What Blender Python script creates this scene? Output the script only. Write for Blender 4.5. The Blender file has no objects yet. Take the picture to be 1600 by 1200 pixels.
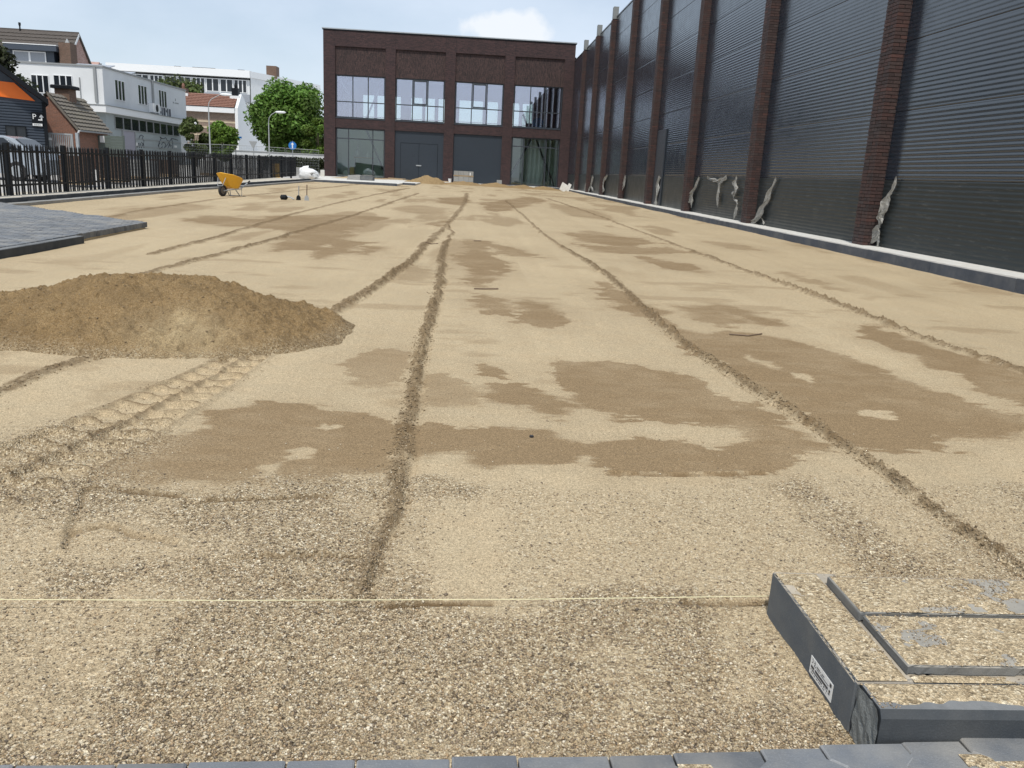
import bpy, bmesh, math, random
import numpy as np
from mathutils import Vector, Matrix

random.seed(7)
rng = np.random.default_rng(7)
scene = bpy.context.scene
col = scene.collection
rad = math.radians

# ------------------------------------------------------------------ camera
CAM_H, FOC = 1.16, 1280.0                       # focal length in pixels of a 1600 px wide picture


def cam_axes(pitch=rad(14.336), roll=rad(2.9), yaw=rad(3.6665)):
    cy, sy, cp, sp, cr, sr = math.cos(yaw), math.sin(yaw), math.cos(pitch), math.sin(pitch), math.cos(roll), math.sin(roll)
    m = np.array([[1, 0, 0], [0, 0, -1], [0, 1, 0]], float) @ np.array([[cy, -sy, 0], [sy, cy, 0], [0, 0, 1]])
    p = np.array([[1, 0, 0], [0, cp, -sp], [0, sp, cp]])
    q = np.array([[cr, -sr, 0], [sr, cr, 0], [0, 0, 1]])
    return q @ p @ m


AX = cam_axes()
cam_data = bpy.data.cameras.new('camera')
cam = bpy.data.objects.new('camera', cam_data)
col.objects.link(cam)
cam_data.sensor_fit = 'HORIZONTAL'
cam_data.sensor_width = 36.0
cam_data.lens = 36.0 * FOC / 1600.0
cam_data.clip_start, cam_data.clip_end = 0.05, 3000.0
cm = Matrix(((AX[0][0], -AX[1][0], -AX[2][0]), (AX[0][1], -AX[1][1], -AX[2][1]), (AX[0][2], -AX[1][2], -AX[2][2]))).to_4x4()
cm.translation = (0, 0, CAM_H)
cam.matrix_world = cm
scene.camera = cam

# ------------------------------------------------------------------ daylight
SUN_EL, SUN_AZ = rad(60), rad(-14)               # the sun stands high behind the photographer, a little to the left
SUN_DIR = Vector((math.sin(SUN_AZ) * math.cos(SUN_EL), -math.cos(SUN_AZ) * math.cos(SUN_EL), math.sin(SUN_EL)))
sun_data = bpy.data.lights.new('sun', 'SUN')
sun_data.energy = 3.0
sun_data.angle = rad(3)
sun_data.color = (1.0, 0.95, 0.87)
sun = bpy.data.objects.new('sun', sun_data)
col.objects.link(sun)
sun.location = (0, -10, 40)
sun.rotation_euler = (-SUN_DIR).to_track_quat('-Z', 'Y').to_euler()

world = bpy.data.worlds.new('World')
scene.world = world
world.use_nodes = True
wn, wl = world.node_tree.nodes, world.node_tree.links
wn.clear()
w_out = wn.new('ShaderNodeOutputWorld')
w_bg = wn.new('ShaderNodeBackground')
w_bg.inputs['Strength'].default_value = 0.12
sky = wn.new('ShaderNodeTexSky')
sky.sky_type = 'NISHITA'
sky.sun_disc = False
sky.sun_elevation = SUN_EL
sky.sun_rotation = math.atan2(SUN_DIR.x, SUN_DIR.y)
sky.air_density, sky.dust_density, sky.ozone_density = 1.0, 1.2, 1.0
w_tc = wn.new('ShaderNodeTexCoord')
w_map = wn.new('ShaderNodeMapping')
w_map.inputs['Scale'].default_value = (1.0, 1.0, 2.2)
w_map.inputs['Location'].default_value = (0.35, 0.1, 0.0)
w_n1 = wn.new('ShaderNodeTexNoise')
w_n1.inputs['Scale'].default_value = 2.3
w_n1.inputs['Detail'].default_value = 7.0
w_n1.inputs['Roughness'].default_value = 0.55
w_r1 = wn.new('ShaderNodeValToRGB')
w_r1.color_ramp.elements[0].position, w_r1.color_ramp.elements[0].color = 0.36, (0.48, 0.48, 0.48, 1)
w_r1.color_ramp.elements[1].position, w_r1.color_ramp.elements[1].color = 0.70, (0.95, 0.95, 0.95, 1)
w_mix = wn.new('ShaderNodeMix')
w_mix.data_type = 'RGBA'
w_mix.inputs['B'].default_value = (6.75, 7.6, 8.75, 1)     # thin bright cloud
wl.new(w_tc.outputs['Generated'], w_map.inputs['Vector'])
wl.new(w_map.outputs['Vector'], w_n1.inputs['Vector'])
wl.new(w_n1.outputs['Fac'], w_r1.inputs['Fac'])
wl.new(w_r1.outputs['Color'], w_mix.inputs['Factor'])
wl.new(sky.outputs['Color'], w_mix.inputs['A'])
# one small cumulus above the brick building
CUM = Vector((AX.T @ np.array([(785 - 800) / FOC, (46 - 600) / FOC, 1.0])).tolist()).normalized()
w_n2 = wn.new('ShaderNodeTexNoise')
w_n2.inputs['Scale'].default_value = 26.0
w_n2.inputs['Detail'].default_value = 5.0
w_sub = wn.new('ShaderNodeVectorMath'); w_sub.operation = 'SUBTRACT'
w_sub.inputs[1].default_value = CUM
w_scl = wn.new('ShaderNodeVectorMath'); w_scl.operation = 'MULTIPLY'
w_scl.inputs[1].default_value = (19.0, 0.0, 44.0)
w_len = wn.new('ShaderNodeVectorMath'); w_len.operation = 'LENGTH'
w_add = wn.new('ShaderNodeMath'); w_add.operation = 'MULTIPLY_ADD'
w_add.inputs[1].default_value = 2.0
w_r2 = wn.new('ShaderNodeMapRange')
w_r2.inputs['From Min'].default_value, w_r2.inputs['From Max'].default_value = 2.15, 1.75
w_r2.inputs['To Min'].default_value, w_r2.inputs['To Max'].default_value = 0.0, 0.7
w_front = wn.new('ShaderNodeVectorMath'); w_front.operation = 'DOT_PRODUCT'
w_front.inputs[1].default_value = (0, 1, 0)
w_gt = wn.new('ShaderNodeMath'); w_gt.operation = 'GREATER_THAN'; w_gt.inputs[1].default_value = 0.5
w_mul = wn.new('ShaderNodeMath'); w_mul.operation = 'MULTIPLY'
w_mix2 = wn.new('ShaderNodeMix'); w_mix2.data_type = 'RGBA'
w_mix2.inputs['B'].default_value = (8.2, 8.4, 8.6, 1)
wl.new(w_tc.outputs['Generated'], w_sub.inputs[0])
wl.new(w_tc.outputs['Generated'], w_n2.inputs['Vector'])
wl.new(w_tc.outputs['Generated'], w_front.inputs[0])
wl.new(w_sub.outputs['Vector'], w_scl.inputs[0])
wl.new(w_scl.outputs['Vector'], w_len.inputs[0])
wl.new(w_n2.outputs['Fac'], w_add.inputs[0])
wl.new(w_len.outputs['Value'], w_add.inputs[2])
wl.new(w_add.outputs['Value'], w_r2.inputs['Value'])
wl.new(w_front.outputs['Value'], w_gt.inputs[0])
wl.new(w_r2.outputs['Result'], w_mul.inputs[0])
wl.new(w_gt.outputs['Value'], w_mul.inputs[1])
wl.new(w_mul.outputs['Value'], w_mix2.inputs['Factor'])
wl.new(w_mix.outputs['Result'], w_mix2.inputs['A'])
wl.new(w_mix2.outputs['Result'], w_bg.inputs['Color'])
wl.new(w_bg.outputs['Background'], w_out.inputs['Surface'])

vs = scene.view_settings
vs.view_transform = 'Standard'
vs.look = 'None'
vs.exposure = 0.0
vs.gamma = 1.0
vs.use_curve_mapping = False


# ------------------------------------------------------------------ helpers
def at(px, py, y):
    """The point at depth y that the photograph shows at (px, py)."""
    d = AX.T @ np.array([(px - 800) / FOC, (py - 600) / FOC, 1.0])
    d = d * (y / d[1])
    return Vector((float(d[0]), y, float(d[2]) + CAM_H))


def at_x(px, py, x):
    d = AX.T @ np.array([(px - 800) / FOC, (py - 600) / FOC, 1.0])
    d = d * (x / d[0])
    return Vector((x, float(d[1]), float(d[2]) + CAM_H))


def terrain(x, y):
    return (.0055 - .00021 * np.clip(x, -40, 30)) * np.minimum(np.maximum(0, y - 10), 140)


def tz(x, y):
    return float(terrain(x, y))


def tag(o, label=None, cat=None, group=None, kind=None):
    if label: o['label'] = label
    if cat: o['category'] = cat
    if group: o['group'] = group
    if kind: o['kind'] = kind
    return o


def thing(name, loc, label, cat, group=None, rz=0.0):
    o = bpy.data.objects.new(name, None)
    col.objects.link(o)
    o.empty_display_size = 0.2
    o.location = loc
    o.rotation_euler = (0, 0, rz)
    return tag(o, label, cat, group)


class MB:
    """Collects boxes, prisms, tubes and sheets and links them as ONE mesh object, with box-projected UVs in metres."""

    def __init__(self):
        self.v, self.f, self.t = [], [], []
        self.tint = None

    def add(self, vs, fs, tint=0.5):
        n = len(self.v)
        self.v += [tuple(p) for p in vs]
        self.f += [tuple(i + n for i in f) for f in fs]
        self.t += [tint] * len(vs)
        return self

    def box(self, x0, x1, y0, y1, z0, z1, tint=0.5):
        vs = [(x0, y0, z0), (x1, y0, z0), (x1, y1, z0), (x0, y1, z0), (x0, y0, z1), (x1, y0, z1), (x1, y1, z1), (x0, y1, z1)]
        return self.add(vs, [(0, 3, 2, 1), (4, 5, 6, 7), (0, 1, 5, 4), (1, 2, 6, 5), (2, 3, 7, 6), (3, 0, 4, 7)], tint)

    def rbox(self, c, s, rot=(0, 0, 0), tint=0.5):
        from mathutils import Euler
        m = Euler(rot).to_matrix()
        vs = []
        for z in (-.5, .5):
            for x, y in ((-.5, -.5), (.5, -.5), (.5, .5), (-.5, .5)):
                vs.append(Vector(c) + m @ Vector((x * s[0], y * s[1], z * s[2])))
        return self.add(vs, [(0, 3, 2, 1), (4, 5, 6, 7), (0, 1, 5, 4), (1, 2, 6, 5), (2, 3, 7, 6), (3, 0, 4, 7)], tint)

    def cbox(self, x0, x1, y0, y1, z0, z1, c=0.006, tint=0.5):
        """A box with a chamfered top."""
        vs = [(x0, y0, z0), (x1, y0, z0), (x1, y1, z0), (x0, y1, z0),
              (x0, y0, z1 - c), (x1, y0, z1 - c), (x1, y1, z1 - c), (x0, y1, z1 - c),
              (x0 + c, y0 + c, z1), (x1 - c, y0 + c, z1), (x1 - c, y1 - c, z1), (x0 + c, y1 - c, z1)]
        fs = [(0, 3, 2, 1), (8, 9, 10, 11)]
        for k in range(4):
            j = (k + 1) % 4
            fs += [(k, j, 4 + j, 4 + k), (4 + k, 4 + j, 8 + j, 8 + k)]
        return self.add(vs, fs, tint)

    def prism(self, a, b, tint=0.5):
        """A closed solid between two matching outlines a and b."""
        n = len(a)
        fs = [tuple(range(n - 1, -1, -1)), tuple(range(n, 2 * n))]
        fs += [(k, (k + 1) % n, n + (k + 1) % n, n + k) for k in range(n)]
        return self.add(list(a) + list(b), fs, tint)

    def ext(self, poly, axis, a, b, tint=0.5):
        """Extrude a 2-D outline along an axis from a to b ('x': outline is (y, z); 'y': (x, z); 'z': (x, y))."""
        def P(p, t):
            return {'x': (t, p[0], p[1]), 'y': (p[0], t, p[1]), 'z': (p[0], p[1], t)}[axis]
        return self.prism([P(p, a) for p in poly], [P(p, b) for p in poly], tint)

    def tube(self, pts, r, n=6, tint=0.5, cap=True):
        pts = [Vector(p) for p in pts]
        rs = r if isinstance(r, (list, tuple)) else [r] * len(pts)
        vs, fs = [], []
        for i, p in enumerate(pts):
            d = (pts[min(i + 1, len(pts) - 1)] - pts[max(i - 1, 0)]).normalized()
            u = d.cross(Vector((0, 0, 1)))
            if u.length < 1e-3: u = d.cross(Vector((0, 1, 0)))
            u.normalize(); w = d.cross(u)
            for k in range(n):
                a = 2 * math.pi * k / n
                vs.append(p + (u * math.cos(a) + w * math.sin(a)) * rs[i])
        for i in range(len(pts) - 1):
            for k in range(n):
                j = (k + 1) % n
                fs.append((i * n + k, i * n + j, (i + 1) * n + j, (i + 1) * n + k))
        if cap:
            fs.append(tuple(range(n - 1, -1, -1)))
            fs.append(tuple(range((len(pts) - 1) * n, len(pts) * n)))
        return self.add(vs, fs, tint)

    def lathe(self, prof, c, axis='z', n=16, tint=0.5):
        """Spin (radius, height) pairs about an axis through c."""
        vs, fs = [], []
        for r, h in prof:
            for k in range(n):
                a = 2 * math.pi * k / n
                p = (r * math.cos(a), r * math.sin(a), h)
                if axis == 'x': p = (p[2], p[0], p[1])
                if axis == 'y': p = (p[0], p[2], p[1])
                vs.append((p[0] + c[0], p[1] + c[1], p[2] + c[2]))
        for i in range(len(prof) - 1):
            for k in range(n):
                j = (k + 1) % n
                fs.append((i * n + k, i * n + j, (i + 1) * n + j, (i + 1) * n + k))
        fs.append(tuple(range(n - 1, -1, -1)))
        fs.append(tuple(range((len(prof) - 1) * n, len(prof) * n)))
        return self.add(vs, fs, tint)

    def quad(self, a, b, c, d, tint=0.5):
        return self.add([a, b, c, d], [(0, 1, 2, 3)], tint)

    def mesh(self, name, org=(0, 0, 0), rz=0.0, smooth=False):
        me = bpy.data.meshes.new(name)
        v = np.array(self.v, float) - np.array(org, float)
        me.from_pydata(v.tolist(), [], self.f)
        me.validate()
        me.update()
        at_ = me.attributes.new('tint', 'FLOAT', 'POINT')
        if len(self.t) == len(me.vertices): at_.data.foreach_set('value', np.array(self.t, np.float32))
        uv_box(me, np.array(org, float))
        if smooth: me.shade_smooth()
        return me

    def build(self, name, m, parent=None, smooth=False, fix=True):
        org = (0, 0, 0)
        if parent is not None:
            r = parent
            while r.parent is not None: r = r.parent
            org = tuple(r.location) if r.type == 'EMPTY' else (0, 0, 0)
        me = self.mesh(name, org, smooth=smooth)
        if fix:
            b = bmesh.new(); b.from_mesh(me)
            bmesh.ops.recalc_face_normals(b, faces=b.faces)
            b.to_mesh(me); b.free()
        if m is not None: me.materials.append(m)
        o = bpy.data.objects.new(name, me)
        col.objects.link(o)
        if parent is not None: o.parent = parent
        return o


def uv_box(me, org):
    nl = len(me.loops)
    if nl == 0: return
    co = np.empty(len(me.vertices) * 3); me.vertices.foreach_get('co', co); co = co.reshape(-1, 3) + org
    vi = np.empty(nl, np.int32); me.loops.foreach_get('vertex_index', vi)
    npoly = len(me.polygons)
    nr = np.empty(npoly * 3); me.polygons.foreach_get('normal', nr); nr = np.abs(nr.reshape(-1, 3))
    lt = np.empty(npoly, np.int32); me.polygons.foreach_get('loop_total', lt)
    ax = np.repeat(np.argmax(nr, 1), lt)
    p = co[vi]
    u = np.where(ax == 0, p[:, 1], p[:, 0])
    v = np.where(ax == 2, p[:, 1], p[:, 2])
    l = me.uv_layers.new(name='UVMap')
    l.data.foreach_set('uv', np.stack([u, v], 1).astype(np.float32).ravel())


def copy_tree(o, parent=None):
    c = o.copy()
    col.objects.link(c)
    if parent is not None: c.parent = parent
    for ch in list(o.children): copy_tree(ch, c)
    return c


def raw_mesh(name, v, f):
    """A mesh from numpy arrays (all faces with the same corner count)."""
    me = bpy.data.meshes.new(name)
    n, k = f.shape
    me.vertices.add(len(v)); me.loops.add(n * k); me.polygons.add(n)
    me.vertices.foreach_set('co', v.astype(np.float32).ravel())
    me.loops.foreach_set('vertex_index', f.astype(np.int32).ravel())
    me.polygons.foreach_set('loop_start', np.arange(0, n * k, k, dtype=np.int32))
    me.update(calc_edges=True)
    return me


def fattr(me, name, vals):
    a = me.attributes.new(name, 'FLOAT', 'POINT')
    a.data.foreach_set('value', np.asarray(vals, np.float32))


# ---- numpy gradient-free value noise
def vnoise(x, y, seed=0):
    xi, yi = np.floor(x).astype(np.int64), np.floor(y).astype(np.int64)
    xf, yf = x - xi, y - yi
    u, v = xf * xf * xf * (xf * (xf * 6 - 15) + 10), yf * yf * yf * (yf * (yf * 6 - 15) + 10)

    def h(a, b):
        n = (a * 374761393 + b * 668265263 + seed * 974634777) & 0xffffffff
        n = ((n ^ (n >> 13)) * 1274126177) & 0xffffffff
        n = ((n ^ (n >> 16)) * 2246822519) & 0xffffffff
        return ((n ^ (n >> 15)) & 0xffffff) / float(0xffffff)
    a, b, c, d = h(xi, yi), h(xi + 1, yi), h(xi, yi + 1), h(xi + 1, yi + 1)
    return (a + (b - a) * u) * (1 - v) + (c + (d - c) * u) * v


def fbm(x, y, oct=4, seed=0, gain=0.5):
    s, a, t = 0.0, 1.0, 0.0
    for k in range(oct):
        s = s + a * (vnoise(x * 2 ** k + 17.3 * k, y * 2 ** k - 9.1 * k, seed + k) - 0.5) * 2
        t += a
        a *= gain
    return s / t


def sstep(a, b, x):
    t = np.clip((x - a) / (b - a), 0, 1)
    return t * t * (3 - 2 * t)


# ------------------------------------------------------------------ materials
class NT:
    def __init__(self, name):
        self.m = bpy.data.materials.new(name)
        self.m.use_nodes = True
        self.t = self.m.node_tree
        self.b = self.t.nodes['Principled BSDF']

    def n(self, kind, **kw):
        o = self.t.nodes.new('ShaderNode' + kind)
        for k, v in kw.items():
            if k in o.inputs: o.inputs[k].default_value = v
            else: setattr(o, k, v)
        return o

    def l(self, a, b): self.t.links.new(a, b)

    def mix(self, fac, a, b, blend='MIX'):
        o = self.t.nodes.new('ShaderNodeMix'); o.data_type = 'RGBA'; o.blend_type = blend
        for s, v in (('Factor', fac), ('A', a), ('B', b)):
            if isinstance(v, (int, float)): o.inputs[s].default_value = v
            elif isinstance(v, tuple): o.inputs[s].default_value = (*v, 1.0)
            else: self.l(v, o.inputs[s])
        return o.outputs['Result']

    def math(self, op, a, b=0.0, c=0.0):
        o = self.t.nodes.new('ShaderNodeMath'); o.operation = op
        for i, v in enumerate((a, b, c)):
            if isinstance(v, (int, float)): o.inputs[i].default_value = v
            else: self.l(v, o.inputs[i])
        return o.outputs['Value']

    def ramp(self, v, a, b, lo=0.0, hi=1.0):
        o = self.t.nodes.new('ShaderNodeMapRange')
        o.inputs['From Min'].default_value, o.inputs['From Max'].default_value = a, b
        o.inputs['To Min'].default_value, o.inputs['To Max'].default_value = lo, hi
        self.l(v, o.inputs['Value'])
        return o.outputs['Result']

    def noise(self, vec, scale, detail=3.0, rough=0.55):
        o = self.n('TexNoise', Scale=scale, Detail=detail, Roughness=rough)
        if vec is not None: self.l(vec, o.inputs['Vector'])
        return o.outputs['Fac']

    def bump(self, h, strength=0.3, dist=0.01, normal=None):
        o = self.n('Bump', Strength=strength, Distance=dist)
        self.l(h, o.inputs['Height'])
        if normal is not None: self.l(normal, o.inputs['Normal'])
        return o.outputs['Normal']

    def pos(self): return self.n('NewGeometry').outputs['Position']

    def obj(self): return self.n('TexCoord').outputs['Object']

    def uv(self): return self.n('TexCoord').outputs['UV']

    def rnd(self): return self.n('ObjectInfo').outputs['Random']

    def attr(self, name):
        return self.n('Attribute', attribute_name=name).outputs['Fac']


def plain(name, c, rough=0.6, var=0.18, scale=6.0, bump=0.0, bscale=60.0, metal=0.0, spec=0.5, rand=0.0, dirt=None, dirt_amt=0.4, coat=0.0):
    t = NT(name)
    v = t.pos()
    n1 = t.noise(v, scale, 5.0)
    dark = tuple(k * (1 - var) for k in c); light = tuple(min(1, k * (1 + var)) for k in c)
    cc = t.mix(n1, dark, light)
    if rand:
        k = t.ramp(t.rnd(), 0, 1, 1 - rand, 1 + rand)
        h = t.n('HueSaturation'); t.l(cc, h.inputs['Color']); t.l(k, h.inputs['Value'])
        cc = h.outputs['Color']
    if dirt:
        f = t.ramp(t.noise(v, scale * 0.37, 6.0, 0.62), 0.46, 0.66, 0, dirt_amt)
        cc = t.mix(f, cc, dirt)
    t.l(cc, t.b.inputs['Base Color'])
    rr = t.ramp(t.noise(v, scale * 2.1, 3.0), 0.3, 0.7, max(0.03, rough - 0.08), min(1, rough + 0.08))
    t.l(rr, t.b.inputs['Roughness'])
    t.b.inputs['Metallic'].default_value = metal
    t.b.inputs['Specular IOR Level'].default_value = spec
    t.b.inputs['Coat Weight'].default_value = coat
    if bump: t.l(t.bump(t.noise(v, bscale, 4.0), bump, 0.01), t.b.inputs['Normal'])
    return t.m


def brickwork(name, c1, c2, mortar, w=0.222, h=0.0625, joint=0.011, vertical=False, bump=0.6):
    t = NT(name)
    uv = t.uv()
    mp = t.n('Mapping')
    if vertical: mp.inputs['Rotation'].default_value = (0, 0, math.pi / 2)
    t.l(uv, mp.inputs['Vector'])
    b = t.n('TexBrick')
    b.inputs['Color1'].default_value = (*c1, 1); b.inputs['Color2'].default_value = (*c2, 1); b.inputs['Mortar'].default_value = (*mortar, 1)
    b.inputs['Scale'].default_value = 1.0
    b.inputs['Mortar Size'].default_value = joint / 2
    b.inputs['Mortar Smooth'].default_value = 0.2
    b.inputs['Brick Width'].default_value = w; b.inputs['Row Height'].default_value = h
    t.l(mp.outputs['Vector'], b.inputs['Vector'])
    n = t.noise(t.pos(), 0.9, 4.0)
    cc = t.mix(t.ramp(n, 0.3, 0.7, 0.0, 0.35), b.outputs['Color'], tuple(k * 0.6 for k in c1))
    n2 = t.noise(t.pos(), 14.0, 3.0)
    cc = t.mix(t.ramp(n2, 0.45, 0.8, 0.0, 0.5), cc, tuple(min(1, k * 1.7) for k in c2))
    t.l(cc, t.b.inputs['Base Color'])
    t.b.inputs['Roughness'].default_value = 0.85
    t.l(t.bump(b.outputs['Fac'], -bump, 0.01), t.b.inputs['Normal'])
    return t.m

# ================================================================== materials used below
def sand_material(name='sand', dry=(0.472, 0.381, 0.247), wet=(0.262, 0.186, 0.104), heap=False):
    t = NT(name)
    p = t.pos()
    big = t.noise(p, 0.55, 4.0)
    mid = t.noise(p, 6.0, 4.0)
    fine = t.noise(p, 190.0, 3.0, 0.7)
    c = t.mix(t.ramp(big, 0.35, 0.65), tuple(k * 0.93 for k in dry), tuple(k * 1.05 for k in dry))
    c = t.mix(t.ramp(mid, 0.4, 0.7, 0, 0.3), c, (dry[0] * 1.08, dry[1] * 1.0, dry[2] * 0.92))
    mp = t.n('Mapping'); mp.inputs['Scale'].default_value = (2.6, 0.12, 1.0); t.l(p, mp.inputs['Vector'])
    lane = t.noise(mp.outputs['Vector'], 1.0, 5.0, 0.6)
    c = t.mix(t.ramp(lane, 0.38, 0.66, 0.0, 0.30), c, (dry[0] * 0.80, dry[1] * 0.76, dry[2] * 0.72))
    wm = t.attr('wet')
    c = t.mix(wm, c, wet)
    # grain: cells of a few millimetres, mostly pale, some brown and some dark
    gm = t.attr('gravel')
    cells = t.n('TexVoronoi', Scale=150.0)
    t.l(p, cells.inputs['Vector'])
    sep = t.n('SeparateColor'); t.l(cells.outputs['Color'], sep.inputs['Color'])
    r = t.n('ValToRGB'); r.color_ramp.interpolation = 'LINEAR'
    e = r.color_ramp.elements
    e[0].position, e[0].color = 0.0, (0.085, 0.062, 0.040, 1)
    e[1].position, e[1].color = 1.0, (0.86, 0.77, 0.58, 1)
    for pos_, c_ in ((0.15, (0.23, 0.165, 0.095, 1)), (0.42, (0.46, 0.36, 0.225, 1)), (0.8, (0.56, 0.455, 0.295, 1))):
        q = e.new(pos_); q.color = c_
    t.l(sep.outputs['Red'], r.inputs['Fac'])
    c = t.mix(t.math('MULTIPLY', gm, 0.9), c, r.outputs['Color'])
    # finer grain everywhere
    cells2 = t.n('TexVoronoi', Scale=420.0)
    t.l(p, cells2.inputs['Vector'])
    sep2 = t.n('SeparateColor'); t.l(cells2.outputs['Color'], sep2.inputs['Color'])
    k = t.math('MULTIPLY', t.ramp(sep2.outputs['Red'], 0.0, 1.0, 0.55, 1.37), t.ramp(t.noise(p, 75.0, 4.0, 0.75), 0.3, 0.7, 0.80, 1.18))
    h = t.n('HueSaturation'); t.l(c, h.inputs['Color']); t.l(k, h.inputs['Value'])
    c = h.outputs['Color']
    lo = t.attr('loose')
    c = t.mix(t.math('MULTIPLY', lo, 0.80), c, (0.155, 0.105, 0.055))  # one dark tone for turned-up damp sand and for painted crevice shade
    t.l(c, t.b.inputs['Base Color'])
    t.b.inputs['Roughness'].default_value = 0.95
    t.b.inputs['Specular IOR Level'].default_value = 0.12
    hgt = t.math('ADD', t.math('MULTIPLY', fine, 0.35), t.math('MULTIPLY', cells.outputs['Distance'], t.math('MULTIPLY_ADD', gm, 1.6, 0.15)))
    nb = t.bump(hgt, 0.8, 0.006)
    if heap:
        nb = t.bump(t.noise(p, 26.0, 6.0, 0.7), 0.9, 0.035, nb)
    t.l(nb, t.b.inputs['Normal'])
    return t.m


def concrete(name, c, dust=(0.42, 0.37, 0.29), dust_amt=0.35, rough=0.8, rand=0.0, bump=0.25, spec=0.3, top=None):
    t = NT(name)
    p = t.pos()
    n = t.noise(p, 9.0, 6.0)
    cc = t.mix(n, tuple(k * 0.78 for k in c), tuple(k * 1.22 for k in c))
    sp = t.noise(p, 260.0, 2.0)
    cc = t.mix(t.ramp(sp, 0.55, 0.75, 0, 0.35), cc, tuple(min(1, k * 1.9) for k in c))
    if rand:
        k = t.ramp(t.rnd(), 0, 1, 1 - rand, 1 + rand)
        h = t.n('HueSaturation'); t.l(cc, h.inputs['Color']); t.l(k, h.inputs['Value']); cc = h.outputs['Color']
    d = t.ramp(t.noise(p, 3.2, 7.0, 0.65), 0.44, 0.68, 0, dust_amt)
    cc = t.mix(d, cc, dust)
    if top:                                      # dust and sand settled on the upper side
        sx = t.n('SeparateXYZ'); t.l(t.n('NewGeometry').outputs['True Normal'], sx.inputs[0])
        cc = t.mix(t.math('MULTIPLY', t.ramp(sx.outputs['Z'], 0.5, 0.9), t.ramp(t.noise(p, 5.0, 5.0), 0.25, 0.6, 0.45, 1.0)), cc, t.mix(t.noise(p, 34.0, 7.0, 0.7), tuple(k * 0.62 for k in top), tuple(min(1, k * 1.32) for k in top)))
    t.l(cc, t.b.inputs['Base Color'])
    t.b.inputs['Roughness'].default_value = rough
    t.b.inputs['Specular IOR Level'].default_value = spec
    t.l(t.bump(t.noise(p, 220.0, 4.0), bump, 0.004), t.b.inputs['Normal'])
    return t.m


M = {}
M['sand'] = sand_material()
M['heap_sand'] = sand_material('damp_sand', (0.292, 0.196, 0.092), (0.52, 0.40, 0.23), True)
M['paver'] = concrete('charcoal_paver', (0.140, 0.150, 0.162), (0.34, 0.32, 0.28), 0.6, rand=0.22, bump=0.4)
M['paver_edge'] = concrete('worn_paver_edge', (0.24, 0.25, 0.26), (0.42, 0.38, 0.31), 0.5, rand=0.2)
M['kerb'] = concrete('anthracite_concrete', (0.075, 0.086, 0.105), (0.24, 0.24, 0.23), 0.3, rand=0.14, top=(0.50, 0.48, 0.44))
M['kerb_grey_top'] = concrete('dark_concrete_grey_top', (0.046, 0.053, 0.060), (0.20, 0.19, 0.17), 0.22, top=(0.20, 0.205, 0.205))
M['kerb_dusty'] = concrete('dusty_anthracite_concrete', (0.105, 0.118, 0.13), (0.40, 0.36, 0.29), 0.22, top=(0.46, 0.40, 0.31))
M['slab_top'] = concrete('dusty_slab_concrete', (0.135, 0.14, 0.14), (0.34, 0.30, 0.23), 0.35, top=(0.36, 0.335, 0.285))
M['pale_concrete'] = concrete('pale_concrete', (0.62, 0.61, 0.57), (0.52, 0.46, 0.36), 0.35)
M['grey_block'] = concrete('grey_block', (0.27, 0.27, 0.26), (0.42, 0.38, 0.31), 0.3, rand=0.12)
M['paving_far'] = concrete('light_grey_paving', (0.40, 0.39, 0.37), (0.48, 0.43, 0.35), 0.4)
M['earth'] = plain('earth', (0.36, 0.31, 0.235), 0.95, 0.3, 0.4)
M['pale_sand'] = plain('pale_sand', (0.50, 0.46, 0.38), 0.95, 0.2, 3.0, 0.4, 120.0)
M['label'] = plain('label_paper', (0.78, 0.78, 0.76), 0.6, 0.04)
M['ink'] = plain('black_ink', (0.03, 0.03, 0.035), 0.6, 0.05)
M['string'] = plain('yellow_string', (0.78, 0.72, 0.45), 0.7, 0.05)
M['stick'] = plain('brown_stick', (0.17, 0.12, 0.08), 0.8, 0.2)
M['brick_mortar'] = plain('dark_mortar', (0.028, 0.02, 0.018), 0.95, 0.2, 20)


def tint_brick(name, single):
    t = NT(name)
    v = t.rnd() if single else t.attr('tint')
    r = t.n('ValToRGB')
    e = r.color_ramp.elements
    e[0].position, e[0].color = 0.0, (0.028, 0.018, 0.018, 1)
    e[1].position, e[1].color = 1.0, (0.088, 0.038, 0.031, 1)
    for p_, c_ in ((0.3, (0.045, 0.024, 0.022, 1)), (0.55, (0.058, 0.027, 0.023, 1)), (0.8, (0.048, 0.034, 0.032, 1)), (0.96, (0.070, 0.031, 0.025, 1))):
        q = e.new(p_); q.color = c_
    t.l(v, r.inputs['Fac'])
    n = t.noise(t.pos(), 38.0, 4.0, 0.65)
    c = t.mix(t.ramp(n, 0.5, 0.8, 0.0, 0.55), r.outputs['Color'], (0.115, 0.075, 0.062))
    c = t.mix(t.ramp(n, 0.2, 0.5, 0.45, 0.0), c, (0.022, 0.014, 0.013))
    t.l(c, t.b.inputs['Base Color'])
    t.b.inputs['Roughness'].default_value = 0.72
    t.l(t.bump(t.noise(t.pos(), 95.0, 4.0), 0.5, 0.006), t.b.inputs['Normal'])
    return t.m


M['brick_one'] = tint_brick('dark_brick', True)
M['brick_many'] = tint_brick('dark_bricks', False)


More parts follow.
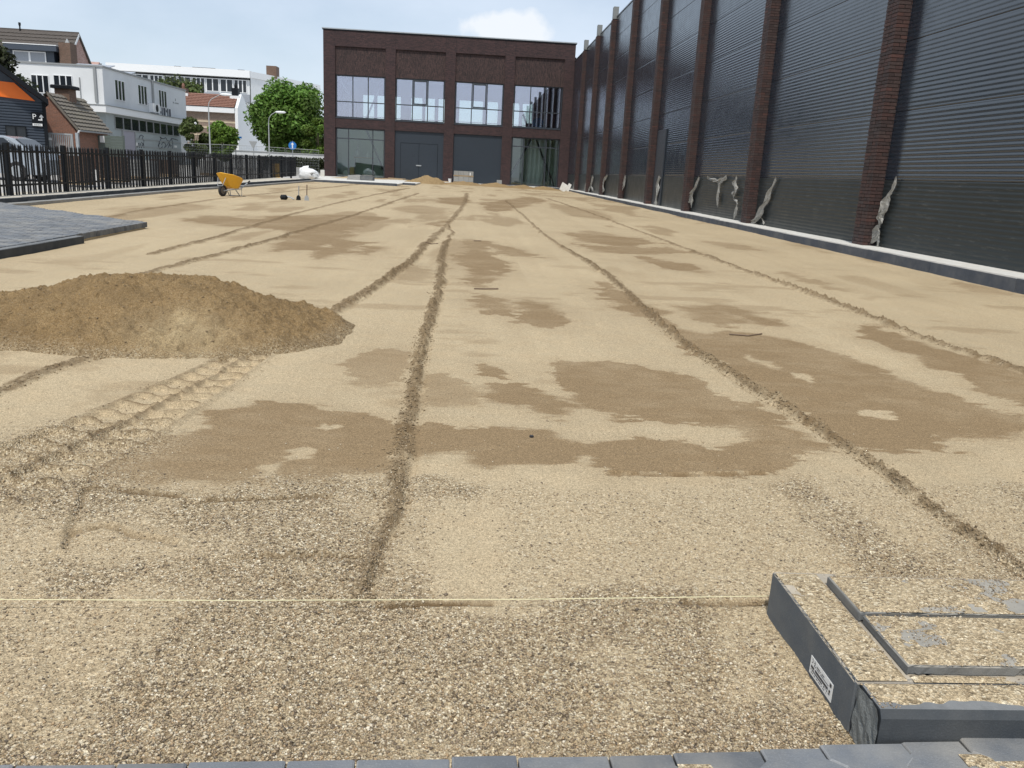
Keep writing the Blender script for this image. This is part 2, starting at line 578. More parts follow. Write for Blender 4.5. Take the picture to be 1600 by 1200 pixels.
def cladding_material(name, c, rough, spec=0.5, dirt=0.0, ior=1.5):
    t = NT(name)
    p = t.pos()
    n = t.noise(p, 1.1, 3.0)
    cc = t.mix(n, tuple(k * 0.88 for k in c), tuple(k * 1.12 for k in c))
    if dirt:
        mp = t.n('Mapping'); mp.inputs['Scale'].default_value = (1, 1.2, 9.0); t.l(p, mp.inputs['Vector'])
        f = t.ramp(t.noise(mp.outputs['Vector'], 2.3, 6.0, 0.7), 0.56, 0.74, 0.0, dirt)
        cc = t.mix(f, cc, (0.30, 0.29, 0.26))
    t.l(cc, t.b.inputs['Base Color'])
    t.l(t.ramp(t.noise(p, 2.5, 4.0), 0.3, 0.7, rough - 0.05, rough + 0.06), t.b.inputs['Roughness'])
    t.b.inputs['Specular IOR Level'].default_value = spec
    t.b.inputs['IOR'].default_value = ior
    return t.m


M['clad'] = cladding_material('anthracite_coated_steel', (0.017, 0.026, 0.038), 0.19, 0.7, 0.0, 1.66)
M['clad_film'] = cladding_material('filmed_steel', (0.027, 0.034, 0.036), 0.36, 0.32, 0.24)
M['film'] = plain('grey_plastic_film', (0.56, 0.54, 0.50), 0.55, 0.15, 14.0, 0.3, 40.0)
t = NT('torn_film')
t.b.inputs['Base Color'].default_value = (0.50, 0.49, 0.455, 1); t.b.inputs['Roughness'].default_value = 0.38
t_a, t_b, t_m, t_m2 = t.n('BsdfTranslucent'), t.n('BsdfTransparent'), t.n('MixShader'), t.n('MixShader')
t_a.inputs['Color'].default_value = (0.55, 0.54, 0.50, 1)
t_m.inputs['Fac'].default_value = 0.35
t.l(t.ramp(t.noise(t.pos(), 9.0, 4.0), 0.35, 0.65, 0.05, 0.40), t_m2.inputs['Fac'])
t.l(t.b.outputs['BSDF'], t_m.inputs[1]); t.l(t_a.outputs['BSDF'], t_m.inputs[2]); t.l(t_m.outputs['Shader'], t_m2.inputs[1]); t.l(t_b.outputs['BSDF'], t_m2.inputs[2])
t.l(t_m2.outputs['Shader'], t.t.nodes['Material Output'].inputs['Surface'])
M['film'] = t.m
M['black_steel'] = plain('black_steel', (0.006, 0.0078, 0.0105), 0.55, 0.2, spec=0.25)
M['dark_frame'] = plain('anthracite_frame', (0.035, 0.042, 0.052), 0.4, 0.1)
M['galv'] = plain('galvanised_steel', (0.42, 0.44, 0.45), 0.45, 0.15, metal=0.6)
M['stub'] = plain('grey_steel_stub', (0.20, 0.21, 0.205), 0.55, 0.12)
M['white_paint'] = plain('white_paint', (0.78, 0.79, 0.79), 0.6, 0.05, 1.2, dirt=(0.52, 0.54, 0.54), dirt_amt=0.22)
M['white_trim'] = plain('white_trim', (0.82, 0.83, 0.83), 0.5, 0.03)
M['render_grey'] = plain('weathered_white_render', (0.70, 0.72, 0.73), 0.75, 0.08, 0.8, dirt=(0.46, 0.48, 0.49), dirt_amt=0.4)


def glass(name, tint=(0.8, 0.86, 0.85), refl=0.10, rcol=(0.9, 0.92, 1.0)):
    t = NT(name)
    tr = t.n('BsdfTransparent'); tr.inputs['Color'].default_value = (*tint, 1)
    gl = t.n('BsdfGlossy'); gl.inputs['Color'].default_value = (*rcol, 1); gl.inputs['Roughness'].default_value = 0.015
    fr = t.n('Fresnel', IOR=1.5)
    f = t.math('MAXIMUM', t.math('MULTIPLY_ADD', fr.outputs['Fac'], 1.6, refl - 0.06), refl)
    f = t.math('MINIMUM', f, 1.0)
    mx = t.n('MixShader')
    t.l(f, mx.inputs['Fac']); t.l(tr.outputs['BSDF'], mx.inputs[1]); t.l(gl.outputs['BSDF'], mx.inputs[2])
    out = t.t.nodes['Material Output']
    t.l(mx.outputs['Shader'], out.inputs['Surface'])
    return t.m


M['glass'] = glass('window_glass', (0.90, 0.96, 0.94), 0.36, (0.88, 0.86, 1.0))
M['low_glass'] = glass('shop_window_glass', (0.82, 0.89, 0.84), 0.10)
M['rear_glass'] = glass('rear_window_glass', (0.93, 0.98, 0.96), 0.06)
M['dark_glass'] = plain('dark_window_glass', (0.018, 0.022, 0.027), 0.06, 0.1, spec=0.5)

# ================================================================== ground
WET = {'A': [(-1.38,3.174),(-1.279,3.378),(-1.154,3.443),(-1.099,3.588),(-1.173,3.782),(-0.95,3.976),(-0.685,3.893),(-0.491,3.838),(-0.319,3.772),(-0.295,3.438),(-0.277,3.045),(-0.439,3.046),(-0.528,2.991),(-0.714,2.956),(-0.745,2.947),(-0.871,2.924),(-1.103,2.92),(-1.354,2.914)],'A2': [(-0.646,5.04),(-0.435,5.365),(-0.331,5.092),(-0.392,4.435),(-0.565,4.411),(-0.657,4.697)],'B': [(-0.219,3.641),(-0.125,3.731),(0.003,3.664),(0.125,3.647),(0.373,3.672),(0.494,3.541),(0.588,3.415),(0.41,3.243),(0.209,3.257),(0.115,3.172),(0.055,3.213),(0.014,3.33),(-0.206,3.277)],'C': [(0.115,4.549),(0.323,4.52),(0.451,4.274),(0.58,4.15),(0.48,3.915),(0.309,4.117),(0.173,4.15)],'C2': [(0.109,4.966),(0.227,4.916),(0.219,4.702),(0.117,4.718)],'C3': [(-0.224,4.606),(-0.079,4.705),(0.07,4.358),(0.085,4.102),(-0.096,4.056),(-0.202,4.191)],'D': [(0.593,5.115),(0.985,5.123),(1.437,4.847),(1.422,4.582),(1.598,4.42),(1.642,3.988),(1.535,3.834),(1.1,3.906),(0.781,3.949),(0.633,4.194),(0.59,4.571)],'D2': [(0.605,3.434),(0.833,3.564),(1.004,3.525),(1.158,3.441),(1.535,3.834),(1.671,3.723),(1.725,3.465),(1.588,3.488),(1.462,3.373),(1.306,3.184),(1.02,3.162),(0.639,3.131),(0.586,3.306)],'E': [(1.718,7.048),(1.755,6.51),(1.909,6.142),(2.164,6.455),(2.429,6.32),(2.621,5.983),(2.792,5.43),(2.798,4.894),(2.924,4.677),(3.064,4.12),(2.882,3.854),(2.331,3.779),(2.284,3.588),(2.038,3.502),(1.881,3.533),(1.845,4.092),(1.747,4.859),(1.705,5.682),(1.677,6.41)],'F': [(3.532,6.972),(3.623,6.637),(3.677,6.175),(3.814,5.761),(3.858,5.024),(3.288,4.23),(3.301,4.466),(3.231,4.778),(3.349,5.232),(3.397,5.844),(3.399,6.403)],'G': [(2.148,7.796),(2.456,7.875),(2.44,6.954),(2.22,6.723),(2.11,7.138)],'H': [(2.56,7.902),(2.748,7.604),(2.596,7.353),(2.481,7.467)],'I': [(2.642,7.294),(2.683,6.883),(2.584,6.892)],'J': [(0.529,7.85),(0.816,7.419),(0.823,6.598),(0.723,6.349),(0.529,6.533)],'K': [(-0.057,14.064),(0.282,14.245),(0.339,10.951),(0.259,9.635),(0.13,8.695),(-0.003,9.543)],'L': [(0.124,8.122),(0.292,7.785),(0.335,6.887),(0.217,6.957)],'M': [(0.408,13.588),(0.678,13.06),(0.94,11.928),(0.684,11.995)],'N': [(-3.828,15.392),(-4.132,17.697),(-2.951,19.424),(-1.827,19.615),(-2.015,16.654),(-2.11,15.081),(-2.066,11.767),(-2.529,11.37),(-2.751,13.843),(-3.34,14.756)],'O': [(-1.916,10.501),(-1.983,13.045),(-1.619,12.898),(-1.719,11.3)],'P': [(-1.508,11.141),(-1.476,12.439),(-1.248,12.248),(-1.324,11.388)],'Q': [(-0.749,9.105),(-0.642,10.151),(-0.419,9.579),(-0.499,8.912)],'U': [(-1.024,32.493),(-0.044,35.398),(-0.212,27.405),(-0.859,28.083)],'V': [(0.476,30.265),(3.014,40.218),(3.272,35.845),(1.467,27.474),(0.757,24.723)],'U2': [(-1.901,23.867),(-1.366,25.648),(-0.751,24.695),(-0.667,22.027),(-1.493,21.88)],'U3': [(-0.782,17.921),(-0.504,19.223),(-0.543,17.302)],'R': [(2.061,17.191),(2.492,17.113),(3.309,16.617),(3.6,15.742),(2.731,14.511),(2.288,15.318)],'R2': [(1.934,14.605),(2.66,14.119),(3.661,14.603),(3.954,13.936),(3.064,13.324),(2.3,13.29)],'R3': [(2.699,12.673),(3.125,11.961),(3.14,10.969),(2.791,11.356)],'R4': [(1.555,9.479),(1.689,8.577),(1.713,7.282),(1.613,7.089),(1.483,7.986)],'S': [(-5.076,15.728),(-5.011,17.193),(-4.176,16.805),(-3.597,15.901),(-4.306,15.061)],'T': [(4.469,11.44),(4.578,10.582),(4.551,9.572),(4.362,9.681)],'T2': [(6.746,11.148),(6.921,10.267),(6.837,9.637),(6.579,10.001)],'T3': [(4.953,16.61),(5.366,16.245),(5.436,14.968),(5.056,15.282)],'W': [(-7.07,17.234),(-6.893,20.941),(-6.125,20.429),(-6.182,16.866)],'X': [(3.297,33.259),(4.356,28.333),(4.06,22.822),(3.17,24.206)]}
DRY = {'a': [(-0.764,2.966),(-0.713,3.171),(-0.682,3.375),(-0.627,3.372),(-0.616,3.225),(-0.697,3.097),(-0.711,2.997)],'b': [(-0.635,3.608),(-0.558,3.635),(-0.558,3.577),(-0.619,3.561)],'c': [(1.974,5.558),(2.078,5.335),(2.199,4.924),(2.185,4.792),(2.093,5.027),(1.97,5.279)],'d': [(0.875,3.765),(1.177,3.828),(1.391,3.696),(1.262,3.586),(0.868,3.586)],'e': [(2.183,4.228),(2.324,4.22),(2.277,4.093),(2.14,4.101)],'f': [(1.509,4.89),(1.658,4.719),(1.652,4.359),(1.494,4.21),(1.448,4.541)]}
FUR = {'F1': [(-0.271,2.02),(-0.26,2.263),(-0.226,2.672),(-0.235,3.048),(-0.245,3.443),(-0.26,4.314),(-0.271,5.102),(-0.274,5.959),(-0.257,7.634),(-0.293,10.015),(-0.345,13.552),(-0.25,15.768),(-0.426,17.382)],'FL': [(-1.169,5.899),(-1.103,6.173),(-1.036,7.017),(-0.922,7.947),(-0.716,10.54),(-0.642,13.062),(-0.447,17.179),(-0.189,24.894),(-0.064,33.206),(-0.057,40.661)],'F2': [(1.517,33.429),(1.547,23.407),(1.524,16.859),(1.637,13.516),(1.74,11.499),(1.78,9.915),(1.752,8.692),(1.67,7.036),(1.647,6.35),(1.668,5.548),(1.709,4.742),(1.79,3.959),(1.812,3.508),(1.826,3.062),(1.819,2.706),(1.828,2.348),(1.836,2.093)],'F3': [(3.73,39.605),(3.985,27.134),(3.934,21.14),(3.947,17.308),(3.917,14.255),(3.945,11.707),(3.973,9.563),(3.91,7.924),(3.838,6.652),(3.876,6.019),(3.936,5.394),(3.971,4.941)],'F4': [(-2.277,3.728),(-2.266,4.024),(-2.247,4.427),(-2.168,4.873),(-2.177,6.069)],'F5': [(-3.267,8.391),(-3.175,9.772),(-3.134,10.37),(-2.96,12.641),(-2.784,17.058),(-2.508,23.981),(-2.144,36.913)],'F6': [(-3.848,10.215),(-3.784,12.878),(-3.885,16.628),(-3.859,23.656),(-3.408,36.459),(-3.017,43.886)],'F7': [(-6.042,11.412),(-6.863,18.746),(-6.959,23.234),(-6.52,33.315),(-5.868,45.595)]}
GRV = {'a': [(-0.207,2.036),(-0.05,2.045),(0.106,2.057)],'b': [(0.65,2.084),(0.733,2.08),(0.904,2.086)],'c': [(-1.327,2.815),(-1.118,2.799),(-0.98,2.761)],'d': [(-0.879,2.733),(-0.669,2.764),(-0.471,2.808)],'e': [(-1.168,2.334),(-1.25,2.556),(-1.317,2.791)],'f': [(-1.206,2.446),(-1.128,2.508),(-0.999,2.443),(-0.871,2.394)],'g': [(-0.641,2.3),(-0.47,2.321),(-0.296,2.325)],'h': [(0.623,3.115),(0.955,3.119),(1.264,3.158)]}



def poly_sd(px, py, poly):
    """Signed distance to a polygon, positive inside."""
    d = np.full(px.shape, 1e9); inside = np.zeros(px.shape, bool)
    n = len(poly)
    for i in range(n):
        ax_, ay = poly[i]; bx, by = poly[(i + 1) % n]
        ex, ey = bx - ax_, by - ay
        t = np.clip(((px - ax_) * ex + (py - ay) * ey) / (ex * ex + ey * ey + 1e-12), 0, 1)
        d = np.minimum(d, (px - ax_ - t * ex) ** 2 + (py - ay - t * ey) ** 2)
        c = (ay > py) != (by > py)
        inside ^= c & (px < ex * (py - ay) / (ey if abs(ey) > 1e-12 else 1e-12) + ax_)
    d = np.sqrt(d)
    return np.where(inside, d, -d)


def line_d(px, py, line):
    """Distance to a polyline, with the side (+ = right of the walking direction) and the arc length."""
    best = np.full(px.shape, 1e9); side = np.zeros(px.shape); arc = np.zeros(px.shape); s = 0.0
    for (ax_, ay), (bx, by) in zip(line[:-1], line[1:]):
        ex, ey = bx - ax_, by - ay; L = math.hypot(ex, ey) + 1e-9
        t = np.clip(((px - ax_) * ex + (py - ay) * ey) / L / L, 0, 1)
        qx, qy = px - ax_ - t * ex, py - ay - t * ey
        d = np.sqrt(qx * qx + qy * qy)
        u = d < best
        best = np.where(u, d, best)
        side = np.where(u, np.sign(qx * ey - qy * ex), side)
        arc = np.where(u, s + t * L, arc)
        s += L
    return best, side, arc


def grow(a, b, s0, k):
    """Positions from a towards b whose step starts at s0 and grows by the factor k."""
    out = [a]; s = s0
    sg = 1 if b > a else -1
    while (b - out[-1]) * sg > s:
        out.append(out[-1] + sg * s); s *= k
    out.append(b)
    return out


TRACK = [(-1.98, 2.10), (-1.66, 2.85), (-1.49, 3.6), (-1.37, 4.4), (-1.31, 5.0)]


def ground_fields(x, y):
    """Height and the masks wet, gravel, loose (turned-up damp sand plus painted shade) at every ground point."""
    sh = x.shape
    X, Y = x.ravel(), y.ravel()
    z = terrain(X, Y) + 0.012 * fbm(X * 0.5, Y * 0.35, 3, 3) * np.minimum(1, Y / 6)
    near = sstep(9.0, 5.0, Y)
    z += 0.004 * fbm(X * 4, Y * 3, 3, 5)
    z += near * 0.0022 * fbm(X * 28, Y * 28, 3, 9)
    # along the right wall the sand is swept up a little
    z += 0.05 * sstep(6.3, 7.1, X) * (0.35 + 0.65 * vnoise(X * 0.2, Y * 0.45, 4)) * (Y > 3)
    # ---- coarse gravelly sand close to the camera, with smoother pockets
    edge = 2.93 + 0.16 * fbm(X * 1.6, Y * 0.5, 3, 21) + 0.25 * sstep(0.6, 1.8, X) - 0.03 * X
    gr = sstep(edge + 0.10, edge - 0.12, Y + 0.10 * fbm(X * 7, Y * 7, 3, 22))
    pocket = sstep(-0.10, 0.28, fbm(X * 2.1, Y * 1.7, 3, 23))
    g = gr * (0.34 + 0.66 * pocket)
    pocket2 = sstep(-0.16, 0.22, fbm(X * 3.3, Y * 4.6, 4, 24))
    g = np.maximum(g, gr * sstep(2.2, 1.5, Y) * (0.40 + 0.60 * pocket2))
    trk0 = sstep(0.55, 0.10, line_d(X, Y, [(-2.6, 2.0), (-1.9, 2.7), (-1.55, 3.3)])[0])
    g = np.maximum(g, 0.8 * trk0)
    smooth_lane = sstep(0.16, 0.07, np.abs(X - 0.03 - 0.02 * (Y - 2))) * sstep(1.9, 2.1, Y) * sstep(2.9, 2.6, Y)
    g *= 1 - 0.75 * smooth_lane
    # ---- damp patches
    wx = X + 0.05 * fbm(X * 2.0, Y * 9.0, 4, 31) * np.minimum(2.5, Y / 4.0)
    wy = Y + 0.05 * fbm(X * 5.0, Y * 5.0, 3, 32) * np.minimum(4, Y / 4.0)
    wet = np.zeros(X.shape)
    for polys, add in ((WET, True), (DRY, False)):
        for k, poly in polys.items():
            a = np.array(poly); m = 0.15 + 0.02 * a[:, 1].mean()
            sel = (X > a[:, 0].min() - m) & (X < a[:, 0].max() + m) & (Y > a[:, 1].min() - 3 * m) & (Y < a[:, 1].max() + 3 * m)
            if not sel.any(): continue
            sx, sy = X[sel], Y[sel]
            sc = np.minimum(0.16, 0.012 * a[:, 1].mean())
            yy = np.maximum(1, sy / 4.5)
            sd = poly_sd(wx[sel], wy[sel], poly) + sc * (1.5 * fbm(sx * 3.4 / yy, sy * 8.0 / yy ** 1.3, 5, 33) + 1.3 * fbm(sx * 8 / yy, sy * 30.0 / yy ** 1.3, 4, 35) + 0.5 * fbm(sx * 40, sy * 40, 2, 36) + (0.85 if add else 0.0))
            sf = sc * (0.18 + 1.25 * sstep(0.35, 0.85, vnoise(sx * 1.9, sy * 1.9, 37)))
            w = sstep(-sf, sf, sd)
            if add: w = np.maximum(w, 0.20 * sstep(-4.5 * sc, 0.5 * sc, sd))
            strength = 0.93 + 0.26 * fbm(sx * 1.4, sy * 1.4, 3, 34) + 0.18 * fbm(sx * 7, sy * 12, 4, 38)
            if k in ('A2', 'C3', 'Q', 'X', 'W', 'T', 'T2', 'T3', 'U2'): strength = strength * 0.68
            if add: wet[sel] = np.maximum(wet[sel], w * strength)
            else: wet[sel] = wet[sel] * (1 - 0.9 * w)
    far_st = sstep(0.14, 0.40, fbm(X * 1.1, Y * 0.30, 5, 41)) * sstep(8, 13, Y) * 0.62
    mid_st = sstep(0.22, 0.5, fbm(X * 1.3, Y * 2.4, 5, 42)) * sstep(3.4, 4.2, Y) * sstep(14, 9, Y) * 0.42
    wet = np.clip(np.maximum(wet, np.maximum(far_st, mid_st)), 0, 1)
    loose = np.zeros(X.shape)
    # ---- drag ridges left by the screed
    for k, line in FUR.items():
        a = np.array(line)
        sel = (X > a[:, 0].min() - 0.5) & (X < a[:, 0].max() + 0.5) & (Y > a[:, 1].min() - 0.3) & (Y < a[:, 1].max() + 0.3)
        if not sel.any(): continue
        sx, sy = X[sel], Y[sel]
        wob = 0.022 * fbm(sx * 3 + 4, sy * 3.0, 3, 51) * np.minimum(3, sy / 4)
        d, side, arc = line_d(sx, sy, line)
        sd = d * side + wob
        wdt = {'F1': 0.038, 'FL': 0.055, 'F2': 0.032, 'F3': 0.045, 'F4': 0.045, 'F5': 0.05, 'F6': 0.05, 'F7': 0.06}[k]
        hh = {'F1': 0.034, 'FL': 0.036, 'F2': 0.034, 'F3': 0.034, 'F4': 0.014, 'F5': 0.022, 'F6': 0.022, 'F7': 0.022}[k]
        wdt = wdt * (0.75 + 0.5 * vnoise(arc * 1.3, arc * 0 + 3, 52)) * np.maximum(1, sy / 22)
        if k == 'F1': wdt = wdt * (0.55 + 0.45 * sstep(2.2, 3.4, sy))
        if k == 'F2': wdt = wdt * (0.55 + 0.45 * sstep(3.2, 4.6, sy))
        crumb = 0.25 + 1.5 * vnoise(sx * 30, sy * 22, 53) * (0.3 + 1.0 * vnoise(sx * 70, sy * 55, 54))
        amp = hh * (0.72 + 0.28 * sstep(3.0, 5.0, sy)) * (0.55 + 0.7 * vnoise(arc * 0.9, arc * 0 + 8, 55)) * np.where(sy < 12, crumb, 0.9)
        ends = sstep(-0.02, 0.12, arc) * 1.0
        prof = np.exp(-(sd / wdt) ** 2)
        z[sel] += amp * prof * ends
        z[sel] -= 0.012 * np.exp(-((sd - 1.5 * wdt) / (wdt * 0.6)) ** 2) * ends
        loose[sel] = np.maximum(loose[sel], sstep(0.15, 0.6, prof * (0.35 + 1.1 * vnoise(sx * 22, sy * 15, 56))) * ends * (0.6 + 0.5 * vnoise(sx * 45, sy * 30, 57)))  # damp turned-up sand, with the crumbs' own shade painted into the colour
        if k in ('F1', 'F2', 'F4'):
            g[sel] = np.maximum(g[sel], 0.55 * prof * sstep(3.6, 2.9, sy) if k != 'F4' else 0.5 * prof)
    # ---- thin lines pressed into the sand
    for k, line in GRV.items():
        a = np.array(line)
        sel = (X > a[:, 0].min() - 0.12) & (X < a[:, 0].max() + 0.12) & (Y > a[:, 1].min() - 0.12) & (Y < a[:, 1].max() + 0.12)
        if not sel.any(): continue
        sx, sy = X[sel], Y[sel]
        d, side, arc = line_d(sx, sy, line)
        sd = d * side + (0.004 if k in 'ab' else 0.014) * fbm(sx * 9, sy * 9, 4, 61)
        w = 0.008 if k in 'ab' else 0.011
        z[sel] += -0.014 * np.exp(-(sd / w) ** 2) + 0.008 * np.exp(-((sd + 0.018) / 0.016) ** 2)
        loose[sel] = np.maximum(loose[sel], (1.5 if k in 'ab' else 1.2 if k in 'cdh' else 0.7) * np.exp(-(sd / (w * 1.25)) ** 2) * (0.35 + 0.9 * vnoise(sx * 13, sy * 13, 62)))  # shade inside the pressed lines, painted as a darker colour
    # ---- tractor tyre track: lug prints in two staggered rows
    sel = (X > -2.4) & (X < -0.8) & (Y > 2.0) & (Y < 5.3)
    sx, sy = X[sel], Y[sel]
    d, side, arc = line_d(sx, sy, TRACK)
    sd = (d * side + 0.012 * fbm(sx * 8, sy * 8, 2, 71)) * 0.165 / np.clip(0.245 - 0.058 * (sy - 3), 0.135, 0.25)
    band = sstep(0.185, 0.15, np.abs(sd))
    row = np.where(sd > 0, 0.0, 0.5)
    q = np.abs(sd)
    ph = (arc + 0.030 * np.sin(q * 36.0) + 0.25 * q + 0.010 * fbm(sx * 9, sy * 9, 3, 72)) / 0.150 + row
    fr = ph - np.floor(ph)
    lens = sstep(0.0, 0.12, fr) * sstep(0.88, 0.76, fr) * sstep(0.008, 0.022, q) * sstep(0.170, 0.152, q)
    rim = np.exp(-((fr - 0.90) / 0.07) ** 2) + np.exp(-((fr + 0.10) / 0.07) ** 2)
    var = 0.55 + 0.6 * vnoise(sx * 11, sy * 11, 74)
    fade = sstep(2.35, 3.0, sy) * 0.85 + 0.15
    z[sel] += fade * (band * (0.015 * rim * var + 0.012 * np.exp(-(sd / 0.012) ** 2) * var + 0.003 * fbm(sx * 30, sy * 30, 3, 73)) - 0.016 * band * lens)
    z[sel] += 0.014 * np.exp(-((q - 0.178) / 0.014) ** 2) * (0.5 + 0.8 * vnoise(sx * 18, sy * 18, 76)) * fade
    edge_ = np.exp(-((fr - 0.95) / 0.075) ** 2) + np.exp(-((fr + 0.05) / 0.075) ** 2)
    loose[sel] = np.maximum(loose[sel], band * np.maximum(edge_ * 1.5, 0.9 * np.exp(-(sd / 0.014) ** 2)) * (0.55 + 0.7 * vnoise(sx * 17, sy * 17, 75)))  # lug rims: moist turned-up sand and ridge shade painted together
    loose[sel] = np.maximum(loose[sel], 0.8 * np.exp(-((q - 0.172) / 0.010) ** 2) * vnoise(sx * 14, sy * 14, 77))  # outer rim of the track, darkened in colour the same way
    wet[sel] *= 1 - 0.9 * band
    # ---- shallow dents (footprints, kneeling marks) close to the pavers
    for cx, cy, a, b, dep in ((0.17, 1.66, 0.07, 0.05, 0.012), (0.30, 1.66, 0.05, 0.05, 0.012), (-0.02, 1.9, 0.05, 0.05, 0.012),
                              (-0.35, 1.55, 0.10, 0.06, 0.011), (0.02, 1.55, 0.08, 0.04, 0.012), (-0.62, 1.60, 0.12, 0.05, 0.010),
                              (0.22, 1.82, 0.02, 0.14, 0.010), (-0.29, 1.66, 0.03, 0.12, 0.009), (0.62, 1.6, 0.07, 0.1, 0.01), (0.78, 1.75, 0.06, 0.2, 0.012)):
        z -= dep * np.exp(-((X - cx) / a) ** 2 - ((Y - cy) / b) ** 2)
        g = np.maximum(g, 0.75 * np.exp(-((X - cx) / (a * 1.3)) ** 2 - ((Y - cy) / (b * 1.3)) ** 2))
    rough = g * near
    z += rough * (0.0055 * fbm(X * 45, Y * 45, 3, 81) + 0.004 * fbm(X * 120, Y * 120, 2, 82))
    z += sstep(2.3, 1.6, Y) * 0.010 * fbm(X * 6, Y * 6, 3, 83)
    # clear the room under the pavers and the kerb pile
    z = np.where(Y < 1.36, np.minimum(z, 0.012), z)
    z -= 0.03 * sstep(0.02, -0.01, poly_sd(X, Y, [(0.90, 1.36), (2.2, 1.36), (2.2, 2.0), (0.90, 2.0)]) * -1)
    return z.reshape(sh), wet.reshape(sh), g.reshape(sh), loose.reshape(sh)


gx = sorted(set(np.round(grow(-2.3, -9.15, 0.011, 1.013)[1:] + list(np.arange(-2.3, 1.95, 0.0105)) + grow(1.95, 7.05, 0.0115, 1.012), 5)))
gy = list(np.arange(1.2, 5.3, 0.0082)) + grow(5.3, 65.0, 0.012, 1.0052)
GX, GY = np.meshgrid(np.array(gx), np.array(gy))
gz, gwet, ggrav, gloose_shade = ground_fields(GX, GY)
ny_, nx_ = GX.shape
idx = np.arange(ny_ * nx_).reshape(ny_, nx_)
gf = np.stack([idx[:-1, :-1], idx[:-1, 1:], idx[1:, 1:], idx[1:, :-1]], -1).reshape(-1, 4)
sand_me = raw_mesh('sand_ground', np.stack([GX.ravel(), GY.ravel(), gz.ravel()], 1), gf)
fattr(sand_me, 'wet', gwet.ravel()); fattr(sand_me, 'gravel', ggrav.ravel()); fattr(sand_me, 'loose', gloose_shade.ravel())
sand_me.shade_smooth()
sand_me.materials.append(M['sand'])
sand = bpy.data.objects.new('sand_ground', sand_me)
col.objects.link(sand)
tag(sand, 'levelled sand bed with damp brown patches, drag ridges and a tyre track', None, None, 'structure')
print('sand verts', len(sand_me.vertices))

# the land around it, one sheet to the horizon
b = MB()
xs = [-600, -200, -100, -60, -40, -30, -20, -14, -9.1, 0, 7.0, 30, 60, 200, 600]
ys = [-200, -30, 1.0, 10, 20, 30, 40, 50, 65, 80, 100, 150, 300, 900]
for y in ys:
    for x in xs:
        inner = -9.2 < x < 7.1 and 0.9 < y < 66
        b.v.append((x, y, tz(x, y) - (0.12 if inner else 0.03)))
        b.t.append(.5)
for j in range(len(ys) - 1):
    for i in range(len(xs) - 1):
        n = len(xs)
        b.f.append((j * n + i, j * n + i + 1, (j + 1) * n + i + 1, (j + 1) * n + i))
land = b.build('ground', M['paving_far'])
tag(land, 'light grey paved land around the sand bed', None, None, 'structure')

# ---- the heap of sand on the left
hx, hy = np.meshgrid(np.arange(-3.95, -0.6, 0.0115), np.arange(4.55, 7.2, 0.0115))
ex_, ey_ = hx + 2.02, hy - 5.72
wob = 0.10 * fbm(hx * 1.6, hy * 1.6, 3, 101)
rx = np.where(ex_ > 0, ex_ / 1.24, ex_ / 1.85)
ry = np.where(ey_ < 0, ey_ / 0.93, ey_ / 1.2)
rr_ = np.sqrt(rx ** 2 + ry ** 2) + wob * 0.8 + 0.03 * fbm(hx * 7, hy * 7, 3, 109)
hz = 0.43 * np.clip(1 - rr_, -0.2, 1) ** 1.0
hz = np.where(rr_ < 1, 0.335 * (0.5 * (1 - rr_) + 0.5 * (1 - rr_ ** 2)), -0.25 * (rr_ - 1))
hz += 0.05 * np.exp(-((hx + 2.45) / 0.4) ** 2 - ((hy - 5.6) / 0.35) ** 2)
cl = sstep(1.02, 0.85, rr_)
hz += 0.03 * np.exp(-((hx + 1.75) / 0.35) ** 2 - ((hy - 5.75) / 0.4) ** 2)
hz += cl * (0.046 * fbm(hx * 3.5, hy * 3.5, 3, 102) + 0.024 * fbm(hx * 11, hy * 11, 3, 103) + 0.034 * np.abs(fbm(hx * 22, hy * 22, 3, 104)) + 0.016 * np.abs(fbm(hx * 48, hy * 48, 2, 105)))
slump = np.exp(-(((hx + 1.72) / 0.30) ** 2 + ((hy - 5.06) / 0.20) ** 2))
hz -= 0.03 * slump
hz += 0.012 * slump * np.sin(hx * 42 + 3 * fbm(hx * 6, hy * 6, 2, 106))
hz += terrain(hx, hy)
keep = hz > -0.03
hidx = np.arange(hx.size).reshape(hx.shape)
hf = np.stack([hidx[:-1, :-1], hidx[:-1, 1:], hidx[1:, 1:], hidx[1:, :-1]], -1).reshape(-1, 4)
kk = keep.ravel()
hf = hf[kk[hf].all(1)]
used = np.unique(hf); remap = -np.ones(hx.size, np.int64); remap[used] = np.arange(len(used))
hv = np.stack([hx.ravel(), hy.ravel(), hz.ravel()], 1)[used]
heap_me = raw_mesh('sand_heap', hv, remap[hf])
fattr(heap_me, 'wet', np.clip(slump.ravel()[used] * 1.2, 0, 1) * (0.6 + 0.4 * vnoise(hv[:, 0] * 20, hv[:, 1] * 20, 107)))
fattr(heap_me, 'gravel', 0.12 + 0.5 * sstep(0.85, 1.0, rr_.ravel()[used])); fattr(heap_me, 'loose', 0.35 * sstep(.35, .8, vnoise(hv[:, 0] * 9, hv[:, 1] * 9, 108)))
heap_me.shade_smooth(); heap_me.materials.append(M['heap_sand'])
heap = bpy.data.objects.new('sand_heap', heap_me); col.objects.link(heap)
tag(heap, 'large heap of damp brown sand at the end of the tyre track', 'sand heap')


